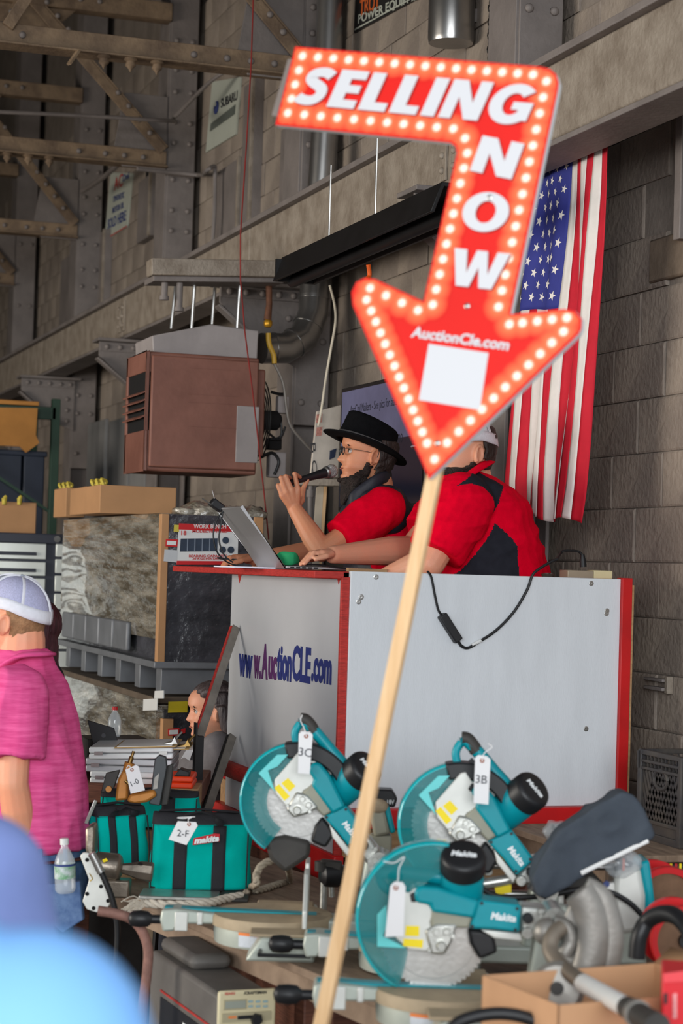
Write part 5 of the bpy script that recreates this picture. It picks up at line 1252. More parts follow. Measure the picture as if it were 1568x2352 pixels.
mag = mat('magenta_polo', G((234, 100, 156)), .9, 0, .1, 9, .1, 220, col2=G((210, 72, 130)), stretch=(1, 1, 9), spec=.06)
ts = loft([(q3(52, 1496), (.075, .082)), (q3(52, 1535), (.13, .105)), (q3(52, 1580), (.205, .135)), (q3(58, 1660), (.215, .158)), (q3(70, 1760), (.205, .165)), (q3(78, 1860), (.195, .165)), (q3(80, 1946), (.195, .168))], (0, 1, 0), 30)
ts = join(ts, sleeve(sn, en, .70, .095, .092), sleeve(sf, ef, .7, .095, .09))
me = remesh(ts, .006, 5); wrinkle(me, .009, 8, (1.5, 1, .4), 11); obj('polo_shirt', me, mag, m3_, smooth=180)
cl = [q3(x, y, l) for x, y, l in ((-30, 1590, -.03), (-5, 1555, -.09), (40, 1510, -.12), (88, 1502, -.085), (102, 1502, .0), (88, 1500, .085), (30, 1510, .12), (-10, 1550, .08), (-30, 1590, .0))]
MB().tube(spline(cl, 5), [(.010, .040)]*41, 10, flat=(0, 0, 1)).build('collar', mag, m3_, smooth=180)
den = mat('blue_denim', G((96, 122, 162)), .85, 0, .2, 30, .2, 240, col2=G((72, 98, 142)))
hip3 = q3(82, 2000)
jn = join(loft([(q3(80, 1935), (.175, .15)), (q3(84, 2000), (.18, .16)), (q3(84, 2080), (.18, .165))], (0, 1, 0)))
for sg_ in (-1, 1): jn = join(jn, MB().cone(hip3+Vector((0, sg_*.09, -.1)), .1, Vector((hip3.x-.0, sg_*.1, hip3.z-.47)), .075), MB().cone(Vector((hip3.x-.0, sg_*.1, hip3.z-.47)), .075, Vector((hip3.x+.03, sg_*.11, g3-F3.m.translation.z+.08)), .06))
me = remesh(jn, .009, 3); wrinkle(me, .004, 12, (1, 1, 1), 5); obj('jeans', me, den, m3_, smooth=180)
MB().tube([q3(78, 1962, 0)+Vector((.168*cos(a), .188*sin(a), 0)) for a in np.linspace(0, 2*pi, 40)], [(.004, .019)]*40, 8, flat=(0, 0, 1)).build('belt', mat('brown_belt', G((96, 52, 44)), .5, 0, .15, 30), m3_, smooth=180)
for x, l in ((92, -.175), (150, -.1)): MB().bar(q3(x, 1950, l-.02), q3(x+3, 1985, l-.02), .014, .006, (0, 1, 0)).build('belt_loop', den, m3_)
pk = [q3(*k, -.19) for k in ((108, 2030), (188, 2022), (196, 2110), (150, 2140), (108, 2110))]
MB().prism([(p.x, p.z) for p in pk], -.212, -.19).build('back_pocket', den, m3_, bevel=.004)
for sg_ in (-1, 1):
    MB().ball(Vector((hip3.x-.03, sg_*.11, -F3.m.translation.z+.045)), (.13, .05, .045), 16, 8).build('shoe', blk, m3_)
cp3 = thing('mesh_cap', 'white mesh trucker cap on the person in magenta', 'cap', F3.m)
cap(cp3, headM(q3(28, 1418), pi+radians(-4), radians(11)), S3, mat('cap_front_grey', G((150, 156, 170)), .8, 0, .1), capg, capw)
# bottle in the back pocket
clear = mat('clear_plastic', G((220, 228, 234)), .08, 0, 0, alpha=.35, spec=.9, coat=.6)
def bottle(nm, lab, base, h, r, capm, labm=None, M=None):
    t = thing(nm, lab, 'bottle', M or Matrix.Translation(base))
    MB().lathe([(r*.8, 0), (r, .01), (r, h*.55), (r*.92, h*.62), (r*.6, h*.76), (r*.36, h*.84), (r*.34, h*.92)], n=24).build('body', clear, t, smooth=50)
    MB().lathe([(r*.42, h*.89), (r*.42, h*1.0), (r*.36, h*1.005), (1e-6, h*1.005)], n=20).build('cap', capm, t, smooth=40)
    if labm: MB().lathe([(r*1.01, h*.22), (r*1.01, h*.46)], n=24).build('label', labm, t, smooth=50)
    return t
b0 = F3.m @ q3(150, 2050, -.25)
bt = bottle('water_bottle', 'clear water bottle with white cap in the jeans pocket', b0, .165, .032, lw, None, Matrix.Translation(b0) @ Matrix.Rotation(radians(-3), 4, 'Y'))
MB().lathe([(.0325, .045), (.0325, .088)], n=24, cap=False).build('label', mat('bottle_label', G((200, 206, 210)), .5, 0, .1, 40, col2=G((110, 160, 120))), bt)
MB().lathe([(.0328, .083), (.0328, .090)], n=24, cap=False).build('label_band', lb, bt)
# ---------------------------------------------------------------- woman with dark red hair behind the buyer
F4 = Fr(at(95, 1700, 7.3), 0)
m4 = thing('person', 'person with dark red hair and navy top hidden behind the magenta polo', 'person', F4.m)
def q4(x, y, l=0.0): return F4.p(x, y, l)
HM4 = headM(q4(58, 1450), radians(200), 0)
bo = join(head_mb(HM4, .98), MB().cone(HM4 @ Vector((-.03, 0, -.06)), .05, q4(85, 1530), .055), loft([(q4(85, 1530), (.05, .06)), (q4(88, 1570), (.14, .09)), (q4(92, 1700), (.14, .11)), (q4(92, 1900), (.15, .12))], (0, 1, 0)), arm(q4(100, 1600, -.14), q4(110, 1760, -.16), q4(70, 1840, -.15)), arm(q4(70, 1600, .14), q4(70, 1760, .16), q4(20, 1840, .15)))
obj('body', remesh(bo, .007, 2), sk3, m4, smooth=180)
navy = mat('navy_top', G((24, 26, 36)), .85, 0, .1, 20)
ts = loft([(q4(76, 1510), (.07, .07)), (q4(82, 1550), (.16, .10)), (q4(86, 1620), (.175, .125)), (q4(90, 1760), (.17, .13)), (q4(90, 1900), (.18, .14))], (0, 1, 0), 24)
ts = join(ts, sleeve(q4(96, 1600, -.14), q4(98, 1760, -.16), .95, .075, .06), sleeve(q4(56, 1600, .14), q4(56, 1760, .16), .95, .07, .06), MB().cone(q4(86, 1900, -.08), .09, Vector((q4(86, 1900).x, -.09, -F4.m.translation.z+.09)), .06), MB().cone(q4(86, 1900, .08), .09, Vector((q4(86, 1900).x, .09, -F4.m.translation.z+.09)), .06))
obj('navy_clothes', remesh(ts, .008, 4), navy, m4, smooth=180)
hr = MB().ball(HM4 @ Vector((-.02, 0, .03)), (.115, .095, .10), 18, 12)
for k in range(14):
    a = lerp(1.2, 5.1, k/13); s0 = HM4 @ Vector((-.01+.085*cos(a), .08*sin(a), .0)); e0 = s0+Vector((.005+.012*(k % 3), 0, -.13-.02*(k % 4))); hr = join(hr, MB().cone(s0, .026, e0, .01, 8))
me = remesh(hr, .006, 2); wrinkle(me, .003, 60, (1, 1, .2), 3); obj('hair', me, mat('dark_red_hair', G((64, 22, 30)), .45, 0, .4, 60, .5, 200, stretch=(1, 1, .15)), m4, smooth=180)
# ---------------------------------------------------------------- woman sitting beside the stand
F5 = Fr(at(480, 1760, 8.3), 0)
m5 = thing('person', 'person with long grey-brown hair in grey shirt seated beside the stand', 'person', F5.m)
def q5(x, y, l=0.0): return F5.p(x, y, l)
HM5 = headM(q5(486, 1630), pi+radians(14), radians(-3)); S5 = 1.0
snn, sff = q5(500, 1725, -.16), q5(490, 1720, .16)
bo = join(head_mb(HM5, S5), MB().cone(HM5 @ Vector((-.03, 0, -.07)), .05, q5(495, 1705), .058), loft([(q5(495, 1700), (.05, .06)), (q5(490, 1725), (.14, .09)), (q5(480, 1820), (.16, .13)), (q5(480, 1900), (.17, .14))], (0, 1, 0)), arm(snn, q5(470, 1840, -.2), q5(405, 1850, -.1), .05, .042, .03), arm(sff, q5(470, 1840, .2), q5(405, 1850, .1), .05, .042, .03))
obj('body', remesh(bo, .0055, 2), sk2, m5, smooth=180)
eye_parts(HM5, S5, m5)
gsh = mat('grey_shirt', G((112, 108, 110)), .85, 0, .1, 30, .1, 200)
ts = loft([(q5(498, 1698), (.07, .075)), (q5(492, 1718), (.15, .11)), (q5(482, 1760), (.185, .15)), (q5(470, 1830), (.19, .19)), (q5(468, 1900), (.2, .2))], (0, 1, 0), 24)
ts = join(ts, sleeve(snn, q5(470, 1840, -.2), .75, .08, .07), sleeve(sff, q5(470, 1840, .2), .75, .08, .07))
me = remesh(ts, .007, 4); wrinkle(me, .004, 9, (1, 1, .6), 6); obj('grey_shirt', me, gsh, m5, smooth=180)
P = [q5(*k, -.165) for k in ((416, 1742), (428, 1722), (446, 1720), (440, 1734), (436, 1746), (424, 1738))]
MB().prism([(p.x, p.z) for p in P], -.19, -.10).build('shirt_print', mat('shirt_print', G((206, 206, 210)), .8, 0, .05), m5)
tr_ = join(MB().cone(q5(480, 1890, -.09), .1, q5(400, 1900, -.1), .08), MB().cone(q5(480, 1890, .09), .1, q5(400, 1900, .1), .08), MB().cone(q5(400, 1900, -.1), .075, Vector((q5(400, 1900).x, -.1, -F5.m.translation.z+.08)), .06), MB().cone(q5(400, 1900, .1), .075, Vector((q5(400, 1900).x, .1, -F5.m.translation.z+.08)), .06))
obj('trousers', remesh(tr_, .012, 2), trous, m5, smooth=180)
def long_hair(M, s, tail, seed, n=22):
    h_ = remesh_src = MB()
    sh = hair_shell(M, s, 0, .009, lambda x, y, z: (x < -.02 and z > -.03) or z > .062 or (z > .04 and x < .03), seed, .003)
    for k in range(n):
        a = lerp(1.75, 4.53, k/(n-1)); s0 = M @ (Vector((-.008+.098*cos(a), .086*sin(a), .02))*s); e0 = M @ (Vector((-.02+.105*cos(a), .092*sin(a), -.06))*s); e1 = e0+tail*(1+.2*sin(k*2.3))
        h_ = join(h_, MB().tube(spline([s0, e0, lerp(e0, e1, .5)+Vector((.004*sin(k*3), 0, 0)), e1], 4), [.022]*6+[.02]*3+[.016, .012, .008, .004], 8))
    return join(h_, MB().ball(M @ (Vector((-.03, 0, .035))*s), (.088*s, .083*s, .088*s), 16, 10)), sh
hr, sh = long_hair(HM5, S5, Vector((.03, 0, -.10)), 4)
hm5 = mat('grey_brown_hair', G((82, 72, 72)), .4, 0, .35, 50, .5, 160, col2=G((58, 48, 48)), stretch=(1, 1, .12))
me = remesh(hr, .005, 2); wrinkle(me, .002, 70, (1, 1, .12), 9); obj('hair', me, hm5, m5, smooth=180)
for k in range(34):
    ph = lerp(-1.45, 1.45, k/33); y0 = .068*sin(ph); c2 = cos(ph); j = .004*sin(k*5.3)
    P = [HM5 @ Vector(v) for v in ((.066*c2**.3+j, y0*.9, .080-.034*(1-c2)), (.03, y0*1.12, .106-.03*(1-c2)), (-.03, y0*1.22, .112-.03*(1-c2)), (-.085, y0*1.28, .07), (-.108, y0*1.3, .0), (-.106+j, y0*1.3, -.075))]
    P.append(P[-1]+Vector((.012+j, 0, -.09-.02*sin(k*2.1))))
    MB().tube(spline(P, 4), [.005]+[.0095]*16+[.009]*4+[.008, .006, .004, .002], 7).build('hair_lock', hm5, m5, smooth=180)
# stool for her
t = thing('folding_chair', 'dark chair under the seated person in grey', 'chair', F5.m); zf5 = -F5.m.translation.z
c5 = q5(480, 1900); MB().b2((c5.x-.2, -.22, c5.z-.14), (c5.x+.22, .22, c5.z-.11)).build('seat', blk, t, bevel=.01)
for x in (-.18, .2):
    for y in (-.2, .2): MB().tube([(c5.x+x, y, c5.z-.12), (c5.x+x*1.1, y, zf5)], .012, 8).build('leg', blk, t)
MB().b2((c5.x+.2, -.2, c5.z+.1), (c5.x+.23, .2, c5.z+.3)).build('backrest', blk, t, bevel=.01)
# ---------------------------------------------------------------- onlookers close to the lens
def onlooker(lab, cx, cz, d, ang, shirt, hairm, hs_=1.0):
    """back of a standing person; cx, cz give the near shoulder point in the picture"""
    o = at(cx, cz, d); fr = Fr((o.x, o.y, 0), ang); t = thing('person', lab, 'person', fr.m); zs = o.z
    sh = .21
    cxl = -sh
    Mh = headM(Vector((cxl-.0, .03, zs+.20)), radians(90), 0)
    bo = join(head_mb(Mh, hs_), MB().cone((cxl, 0, zs+.12), .06, (cxl, 0, zs-.02), .065), loft([(Vector((cxl, 0, zs)), (.1, .07)), (Vector((cxl, 0, zs-.06)), (.17, .09)), (Vector((cxl, 0, zs-.5)), (.16, .11))], (1, 0, 0)))
    for s in (-1, 1): bo = join(bo, arm(Vector((cxl+s*.18, 0, zs-.08)), Vector((cxl+s*.24, .0, zs-.38)), Vector((cxl+s*.2, .18, zs-.55))))
    obj('body', remesh(bo, .008, 2), sk3, t, smooth=180)
    ts = loft([(Vector((cxl, 0, zs+.035)), (.075, .075)), (Vector((cxl, 0, zs+.0)), (.14, .09)), (Vector((cxl, 0, zs-.06)), (.20, .115)), (Vector((cxl, 0, zs-.2)), (.205, .135)), (Vector((cxl, 0, zs-.65)), (.19, .14))], (1, 0, 0), 26)
    for s in (-1, 1): ts = join(ts, sleeve(Vector((cxl+s*.185, 0, zs-.09)), Vector((cxl+s*.24, 0, zs-.38)), .75, .078, .075))
    me = remesh(ts, .008, 5); wrinkle(me, .004, 6, (1, 1, 1), 2); obj('shirt', me, shirt, t, smooth=180)
    lg_ = MB()
    for s in (-1, 1): lg_ = join(lg_, MB().cone((cxl+s*.09, 0, zs-.62), .1, (cxl+s*.1, 0, .5), .07), MB().cone((cxl+s*.1, 0, .5), .07, (cxl+s*.1, .02, .08), .05), MB().ball((cxl+s*.1, .06, .045), (.05, .13, .045), 12, 8))
    obj('trousers', remesh(lg_, .012, 2), trous, t, smooth=180)
    obj('hair', hair_shell(Mh, hs_, 0, .008, lambda x, y, z: (x < -.0 and z > -.07) or z > .05, 3).mesh('hair'), hairm, t, smooth=180, solid=.01)
onlooker('blurred onlooker in pale blue shirt nearest the camera', 175, 2095, 1.3, radians(-6), mat('pale_blue_shirt', G((120, 172, 228)), .7, 0, .03, 6), MATS['sandy_hair'])
onlooker('blurred onlooker in slate blue shirt at the edge of the picture', 5, 1840, 2.3, radians(4), mat('slate_blue_shirt', G((120, 136, 190)), .8, 0, .06, 8), hair_k)
# ================================================================ things on the stand, tables and shelf
def pillow(poly, y0, y1, voxel=.006, it=10):
    return remesh(MB().prism(poly, y0, y1), voxel, it)
# --- laptop on the counter
LF = Fr(onY(657, 1296, 6.72), YAW); LF.m.translation.z = PZ-.002; LF.i = LF.m.inverted()
lp = thing('laptop', 'open silver laptop on the red counter', 'laptop', LF.m)
sil = mat('laptop_silver', G((184, 182, 182)), .35, .7, .04)
Lw = LF.p(824, 1286).x
MB().b2((0, 0, .004), (Lw, .33, .014)).build('base', sil, lp, bevel=.003)
MB().b2((.03, .02, .0142), (Lw-.09, .31, .016)).build('keyboard', blk, lp)
for k in range(5): MB().b2((.015+.022*k, -.001, .006), (.03+.022*k, .004, .011)).build('port', blk, lp)
e = LF.p(553, 1165); e.y = 0
d_ = e.normalized(); nrm = Vector((-d_.z, 0, d_.x))
MB().prism([(0, .008), (e.x, e.z), (e.x+nrm.x*-.008, e.z+nrm.z*-.008), (-.006, .002)], 0, .33).build('lid', sil, lp, bevel=.002)
MB().prism([(d_.x*.02+nrm.x*-.001+.001, d_.z*.02+.012), (e.x*.97+.001, e.z*.97+.003), (e.x*.97, e.z*.97+.0015), (d_.x*.02, d_.z*.02+.010)], .012, .318).build('screen', blk, lp)
wc = thing('webcam', 'black clip-on webcam with thin wires on the laptop lid', 'webcam', LF.m)
MB().box(e+Vector((-.012, .28, .012)), (.05, .04, .03), Matrix.Rotation(.6, 3, 'Y')).build('body', blk, wc, bevel=.005)
MB().tube([e+Vector((-.015, .28, .02)), e+Vector((-.03, .28, .065))], .0025, 8).tube([e+Vector((-.03, .27, .01)), e+Vector((-.07, .27, .035))], .0025, 8).build('aerial', steel, wc)
for pts in (((520, 1168), (500, 1190), (490, 1225), (497, 1265), (520, 1290), (550, 1300), (575, 1302)), ((512, 1170), (508, 1200), (503, 1240), (515, 1275), (535, 1292))):
    MB().tube(spline([LF.p(x, y, .26) for x, y in pts], 6), .003, 6).build('wire', cable, wc)
MB().tube(spline([LF.p(x, y, -.02) for x, y in ((700, 1296), (740, 1298), (770, 1303), (795, 1306))], 5), .003, 6).build('usb_lead', cable, lp)
g_ = LF.p(660, 1296, .36); t = tag(MB().grid(lambda u, v: g_+Vector((-.05+.1*u, .02*sin(u*7), .05*v*(1-.7*(2*u-1)**2)+.004*sin(9*u))), 12, 4).build('green_cloth', mat('green_cloth', G((32, 150, 96)), .8, 0, .1), solid=.004), 'small green cloth beside the laptop hinge', 'cloth'); t.matrix_world = LF.m
pa = LF.p(575, 1300, .25); t = tag(MB().box(pa*1.0-Vector((0, 0, pa.z-.004)), (.2, .28, .005)).build('paper_pad', mat('paper_white', G((216, 218, 232)), .7, 0, .03)), 'white paper pad under the writing hand', 'paper'); t.matrix_world = LF.m
pw = LF.p(820, 1302, -.1); t = tag(MB().box((pw.x, -.2, .006), (.14, .03, .012)).build('wood_strip', ply), 'short strip of wood lying on the counter', 'wood'); t.matrix_world = LF.m
# --- power lead and adapter over the side panel
PF = Fr((2.14, 6.222, 0), 0, 0)
pc = thing('power_adapter', 'black laptop power adapter hanging over the white side panel', 'adapter', PF.m)
MB().tube(spline([PF.p(x, y) for x, y in ((981, 1312), (990, 1325), (998, 1365), (1006, 1400), (1014, 1412))], 6), .004, 8).build('lead', cable, pc)
a, b = PF.p(1014, 1412, -.008), PF.p(1052, 1472, -.008)
MB().bar(a, b, .03, .03, (0, 1, 0)).build('brick', mat('adapter_black', G((34, 34, 36)), .5, 0, .1), pc, bevel=.004)
MB().tube(spline([PF.p(x, y) for x, y in ((1052, 1472), (1060, 1484), (1075, 1488), (1100, 1474), (1140, 1447), (1180, 1405), (1210, 1355), (1222, 1322), (1236, 1308), (1262, 1292), (1278, 1285))], 6), .005, 8).build('lead', cable, pc)
MB().tube([PF.p(1083, 1482, -.0), PF.p(1104, 1471, -.0)], .0062, 8).build('cable_label', lw, pc)
MB().tube(spline([PF.p(x, y, .1 if x > 1285 else .03) for x, y in ((1278, 1285), (1288, 1270), (1296, 1265), (1325, 1266), (1336, 1276), (1338, 1300))], 6), .0045, 8).build('lead', cable, pc)
MB().tube([PF.p(1337, 1272, .1), PF.p(1338, 1286, .1), PF.p(1339, 1302, .1)], [.006, .011, .012], 10).build('plug', cable, pc)
ps = thing('outlet_box', 'beige outlet strip standing on the stand edge', 'outlet', PF.m)
a, b = PF.p(1298, 1320, .1), PF.p(1358, 1300, .1)
MB().b2((a.x, .08, PZ-.002), (b.x, .15, PZ+.026)).build('box', mat('beige_metal', G((150, 136, 116)), .5, .2, .1), ps, bevel=.003)
c_ = PF.p(1403, 1302, .1); MB().b2((b.x+.002, .085, PZ-.002), (c_.x, .145, PZ+.028)).build('outlet_end', mat('cream_plastic', G((206, 192, 150)), .5, 0, .05), ps, bevel=.004)
p = PF.p(1258, 1312, .05); t = tag(MB().lathe([(.02, 0), (.024, .012), (.016, .016), (1e-6, .016)], (0, 0, 0), n=16).build('glass_dish', mat('dark_glass', G((60, 52, 46)), .1, 0, 0)), 'small dark dish on the stand edge beside the cable', 'dish'); t.matrix_world = PF.m @ Matrix.Translation((p.x, .05, PZ-.002))
# --- braces and post at the near side of the stand
def flatbar(nm, lab, a, b, w_, th, m_, m2=None):
    t = thing(nm, lab, 'bar', a); MB().bar((0, 0, 0), b-a, w_, th, (0, 1, 0)).build('bar', m_, t, bevel=.002)
    if m2: MB().bar(Vector((-w_*.55, 0, 0)), b-a+Vector((-w_*.55, 0, 0)), th, w_*.4, (0, 1, 0)).build('flange', m2, t)
    return t
stg = mat('worn_grey_bar', G((120, 114, 106)), .55, .3, .2, 12)
flatbar('diagonal_bar', 'grey angled steel bar rising behind the black post', at(458, 1692, 7.35), at(542, 1440, 7.75), .032, .012, stg, red_pd)
flatbar('diagonal_bar', 'lower grey steel bar slanting beside the stand', at(476, 1862, 7.35), at(534, 1690, 7.7), .032, .012, stg, black_m)
a = at(459, 1660, 7.3); b = at(456, 1862, 7.3)
t = thing('steel_post', 'black square steel post beside the seated person', 'post', (a.x, a.y, 0)); MB().b2((-.014, -.014, 0), (.014, .014, at(459, 1690, 7.3).z)).build('post', black_m, t, bevel=.002); MB().b2((-.018, -.018, at(459, 1690, 7.3).z-.3), (-.012, .018, a.z)).build('post_flange', black_m, t)
# --- milk crate
cm = mat('crate_black', G((46, 45, 48)), .55, 0, .25, 10, .1, 60, col2=G((70, 64, 58)))
CF = Fr(onZ(1563, 1950, .905), 0, 0)
cr = thing('milk_crate', 'dirty black plastic milk crate on the side shelf', 'crate', CF.m)
S_ = .27; hC = .285
for x in (0, S_):
    for y in (0, S_): MB().b2((x-.012, y-.012, 0), (x+.012, y+.012, hC)).build('corner_post', cm, cr, bevel=.004)
for z, hh in ((.012, .024), (.06, .012), (hC-.008, .016), (hC-.035, .01), (hC-.058, .01)):
    for (a, b) in (((0, -.01), (S_, .006)), ((0, S_-.006), (S_, S_+.01)), ((-.01, 0), (.006, S_)), ((S_-.006, 0), (S_+.01, S_))):
        MB().b2((a[0], a[1], z-hh/2), (b[0], b[1], z+hh/2)).build('rim_rail', cm, cr, bevel=.002)
for f_ in range(4):
    R = Matrix.Translation((S_/2, S_/2, 0)) @ Matrix.Rotation(f_*pi/2, 4, 'Z') @ Matrix.Translation((-S_/2, -S_/2, 0))
    lat = MB()
    for k in range(13):
        x = .02+k*.0215
        for s in (-1, 1):
            a = Vector((x, 0, .065)); b = Vector((x+s*.075, 0, hC-.065))
            if b.x < .01: b = lerp(a, b, (a.x-.01)/(a.x-b.x))
            if b.x > S_-.01: b = lerp(a, b, (S_-.01-a.x)/(b.x-a.x))
            if (b-a).length > .02: lat.bar(a, b, .012, .0055, (0, 1, 0))
    for k in range(12): lat.b2((.014+k*.0245, -.004, hC-.06), (.018+k*.0245, .004, hC-.005))
    tag(lat.xf(R).build('lattice', cm, cr), kind='stuff')
    MB().tube([R @ Vector((S_/2+.045*cos(a), -.002, hC-.085+.03*sin(a))) for a in np.linspace(0, 2*pi, 24)], .007, 8).build('hand_hole', cm, cr)
    MB().b2((.01, .0, .0), (S_-.01, .004, .06)).xf(R).build('bottom_panel', cm, cr)
MB().b2((0, 0, .002), (S_, S_, .008)).build('floor', cm, cr)
# --- dust bag
DF = Fr(at(1360, 1960, 5.0))
db = thing('dust_bag', 'slate grey cloth dust bag with a white edge strip', 'bag', DF.m)
out_ = [DF.xz(*k) for k in ((1226, 2010), (1236, 1975), (1290, 1905), (1350, 1862), (1418, 1824), (1440, 1832), (1464, 1865), (1482, 1912), (1484, 1918), (1400, 1964), (1342, 1994), (1300, 2024), (1258, 2048), (1240, 2040))]
cc0 = (sum(p[0] for p in out_)/len(out_), sum(p[1] for p in out_)/len(out_)); out_ = [(cc0[0]+(a-cc0[0])*1.07, cc0[1]+(b-cc0[1])*1.07) for a, b in out_]
me = pillow(out_, -.045, .045, .0055, 6); wrinkle(me, .007, 13, (1, 1, 1), 4); obj('cloth', me, mat('slate_cloth', G((60, 67, 76)), .85, 0, .12, 8, .15, 200), db, smooth=180)
MB().tube([DF.p(1334, 2006, -.052), DF.p(1488, 1931, -.048)], [(.006, .004)]*2, 8, flat=(0, 0, 1)).build('white_strip', lw, db)
MB().tube([DF.p(1232, 2052, 0), DF.p(1252, 2020, 0)], [.028, .03], 16).build('neck_ring', blk, db)
# --- saw carriage behind the dust bag
KF = Fr(at(1380, 2060, 5.15))
ks = thing('saw_carriage', 'white and teal saw body with chrome slide tubes behind the dust bag', 'saw', KF.m)
MB().prism([KF.xz(*k) for k in ((1405, 1990), (1462, 1978), (1476, 2050), (1474, 2128), (1420, 2140), (1398, 2090))], -.06, .06).build('casing', alu_w, ks, bevel=.015)
MB().prism([KF.xz(*k) for k in ((1460, 1974), (1484, 1968), (1496, 2060), (1490, 2118), (1474, 2130), (1474, 2050))], -.055, .07).build('teal_cover', teal, ks, bevel=.008)
for y in (1992, 2056): MB().tube([KF.p(1110, y-4, .02), KF.p(1410, y, .02)], .009, 14).build('slide_tube', steel, ks)
MB().prism([KF.xz(*k) for k in ((1292, 2010), (1360, 2002), (1396, 2040), (1390, 2075), (1300, 2075))], -.03, .05).build('motor_block', blkd, ks, bevel=.01)
MB().prism([KF.xz(*k) for k in ((1240, 2028), (1290, 2020), (1292, 2080), (1240, 2086))], -.04, .04).build('slide_bearing', alu_w, ks, bevel=.006)
MB().prism([KF.xz(*k) for k in ((1180, 1972), (1240, 1962), (1242, 2000), (1180, 2006))], -.05, .03).build('slide_housing', alu_w, ks, bevel=.006)
MB().prism([KF.xz(*k) for k in ((1108, 1972), (1128, 1970), (1128, 2004), (1110, 2006))], -.05, .03).build('slide_end', alu_w, ks, bevel=.006)
MB().prism([KF.xz(*k) for k in ((1378, 2020), (1402, 2016), (1404, 2042), (1380, 2044))], -.075, -.05).build('lock_lever', alu_w, ks, bevel=.004)
MB().lathe([(.008, 0), (.008, .006), (1e-6, .006)], KF.p(1392, 2030, -.075), (0, -1, 0), 12).build('lock_screw', lb, ks)
MB().prism([KF.xz(*k) for k in ((1118, 1966), (1176, 1946), (1182, 1966), (1130, 1976))], -.055, -.052).build('yellow_label', yel, ks)
MB().prism([KF.xz(*k) for k in ((1132, 2032), (1170, 2024), (1170, 2042), (1136, 2048))], -.055, -.052).build('yellow_label', yel, ks)
MB().tube(spline([KF.p(x, y, -.05) for x, y in ((1110, 2030), (1160, 2022), (1200, 2012), (1232, 2030), (1236, 2052))], 5), .014, 12).build('lever_arm', alu, ks)
MB().prism([KF.xz(*k) for k in ((1300, 2080), (1470, 2130), (1480, 2210), (1290, 2210))], -.05, .06).build('base', paleg, ks, bevel=.01)
MB().tube(spline([KF.p(x, y, -.09) for x, y in ((1075, 1998), (1095, 2030), (1130, 2055), (1180, 2062), (1260, 2056), (1330, 2044), (1395, 2048), (1440, 2070), (1470, 2098), (1490, 2125))], 6), .007, 8).build('power_cord', cable, ks)
# --- old trimmer head with metal guard and pipe
GF = Fr(at(1320, 2150, 4.25))
gm = mat('dull_aluminium', G((140, 136, 130)), .45, .55, .12, 14, .1, 50)
tg = thing('metal_trimmer', 'dull metal blade guard with bent pipe and white sleeve in the box', 'tool', GF.m)
MB().prism([GF.xz(*k) for k in ((1322, 2046), (1345, 2040), (1375, 2060), (1395, 2105), (1401, 2160), (1394, 2220), (1378, 2262), (1330, 2250), (1290, 2200), (1285, 2130))], .0, .012).build('guard_plate', gm, tg, bevel=.006)
gp_ = [GF.p(x, y, -.02) for x, y in ((1328, 2048), (1350, 2080), (1362, 2130), (1360, 2190), (1345, 2245))]
MB().tube(spline(gp_, 6), [(.018, .035)]*25, 14, flat=(0, 1, 0)).build('guard_ridge', gm, tg)
gp_ = [GF.p(x, y, -.015) for x, y in ((1340, 2042), (1378, 2065), (1397, 2115), (1402, 2165), (1392, 2225), (1378, 2262))]
MB().tube(spline(gp_, 6), [(.012, .028)]*31, 12, flat=(0, 1, 0)).build('guard_rim', gm, tg)
MB().ball(GF.p(1255, 2140), (.03, .03, .03), 16, 10).build('gear_head', gm, tg)
MB().tube(spline([GF.p(1270, 2120), GF.p(1300, 2130), GF.p(1310, 2160), GF.p(1296, 2190)], 5), [.018]*16, 12).build('gear_neck', gm, tg)
pp_ = [GF.p(x, y, l) for x, y, l in ((1290, 2130, -.03), (1268, 2150, -.05), (1264, 2185, -.07), (1290, 2220, -.12), (1345, 2262, -.24))]
MB().tube(spline(pp_, 6), .017, 12).build('bent_pipe', mat('brown_grey_pipe', G((120, 110, 98)), .5, .4, .15), tg)
a, b, c_ = GF.p(1338, 2258, -.22), GF.p(1440, 2314, -.56), GF.p(1510, 2358, -.74)
MB().tube([a, b], .019, 14).build('white_sleeve', mat('white_sleeve', G((216, 216, 214)), .4, 0, .05), tg)
MB().tube([b, c_], [.021, .024], 14).build('dark_coupling', blkd, tg)
MB().tube([lerp(b, c_, .3), lerp(b, c_, .4)], .026, 14).build('coupling_ring', gm, tg)
mm = MB().lathe([(.045, 0), (.054, .02), (.056, .05), (.046, .062), (1e-6, .066)], GF.p(1285, 2270, -.1), (-.2, -1, .2), 20).build('motor_end', gm, tg)
MB().lathe([(.014, .064), (.014, .074), (1e-6, .074)], GF.p(1285, 2270, -.1), (-.2, -1, .2), 12).build('motor_shaft', blkd, mm)
# --- open cardboard box
zt = .935
A, B = onZ(1107, 2240, zt), onZ(1282, 2309, zt); u = (B-A); Lb = u.length; u.normalize(); v_ = Vector((-u.y, u.x, 0))
BM = Matrix((u, v_, Vector((0, 0, 1)))).transposed().to_4x4(); BM.translation = Vector((A.x, A.y, TZ))
bx_ = thing('open_carton', 'open cardboard box at the front of the table', 'box', BM); hb = zt-TZ; Wb = .42
k_ = mat('carton_tan', G((196, 150, 112)), .8, 0, .05, 4)
MB().b2((0, 0, 0), (Lb, .004, hb)).build('wall', k_, bx_); MB().b2((0, Wb-.004, 0), (Lb, Wb, hb)).build('wall', k_, bx_)
MB().b2((0, 0, 0), (.004, Wb, hb)).build('wall', k_, bx_); MB().b2((Lb-.004, 0, 0), (Lb, Wb, hb)).build('wall', k_, bx_)
MB().b2((0, 0, 0), (Lb, Wb, .004)).build('bottom', k_, bx_)
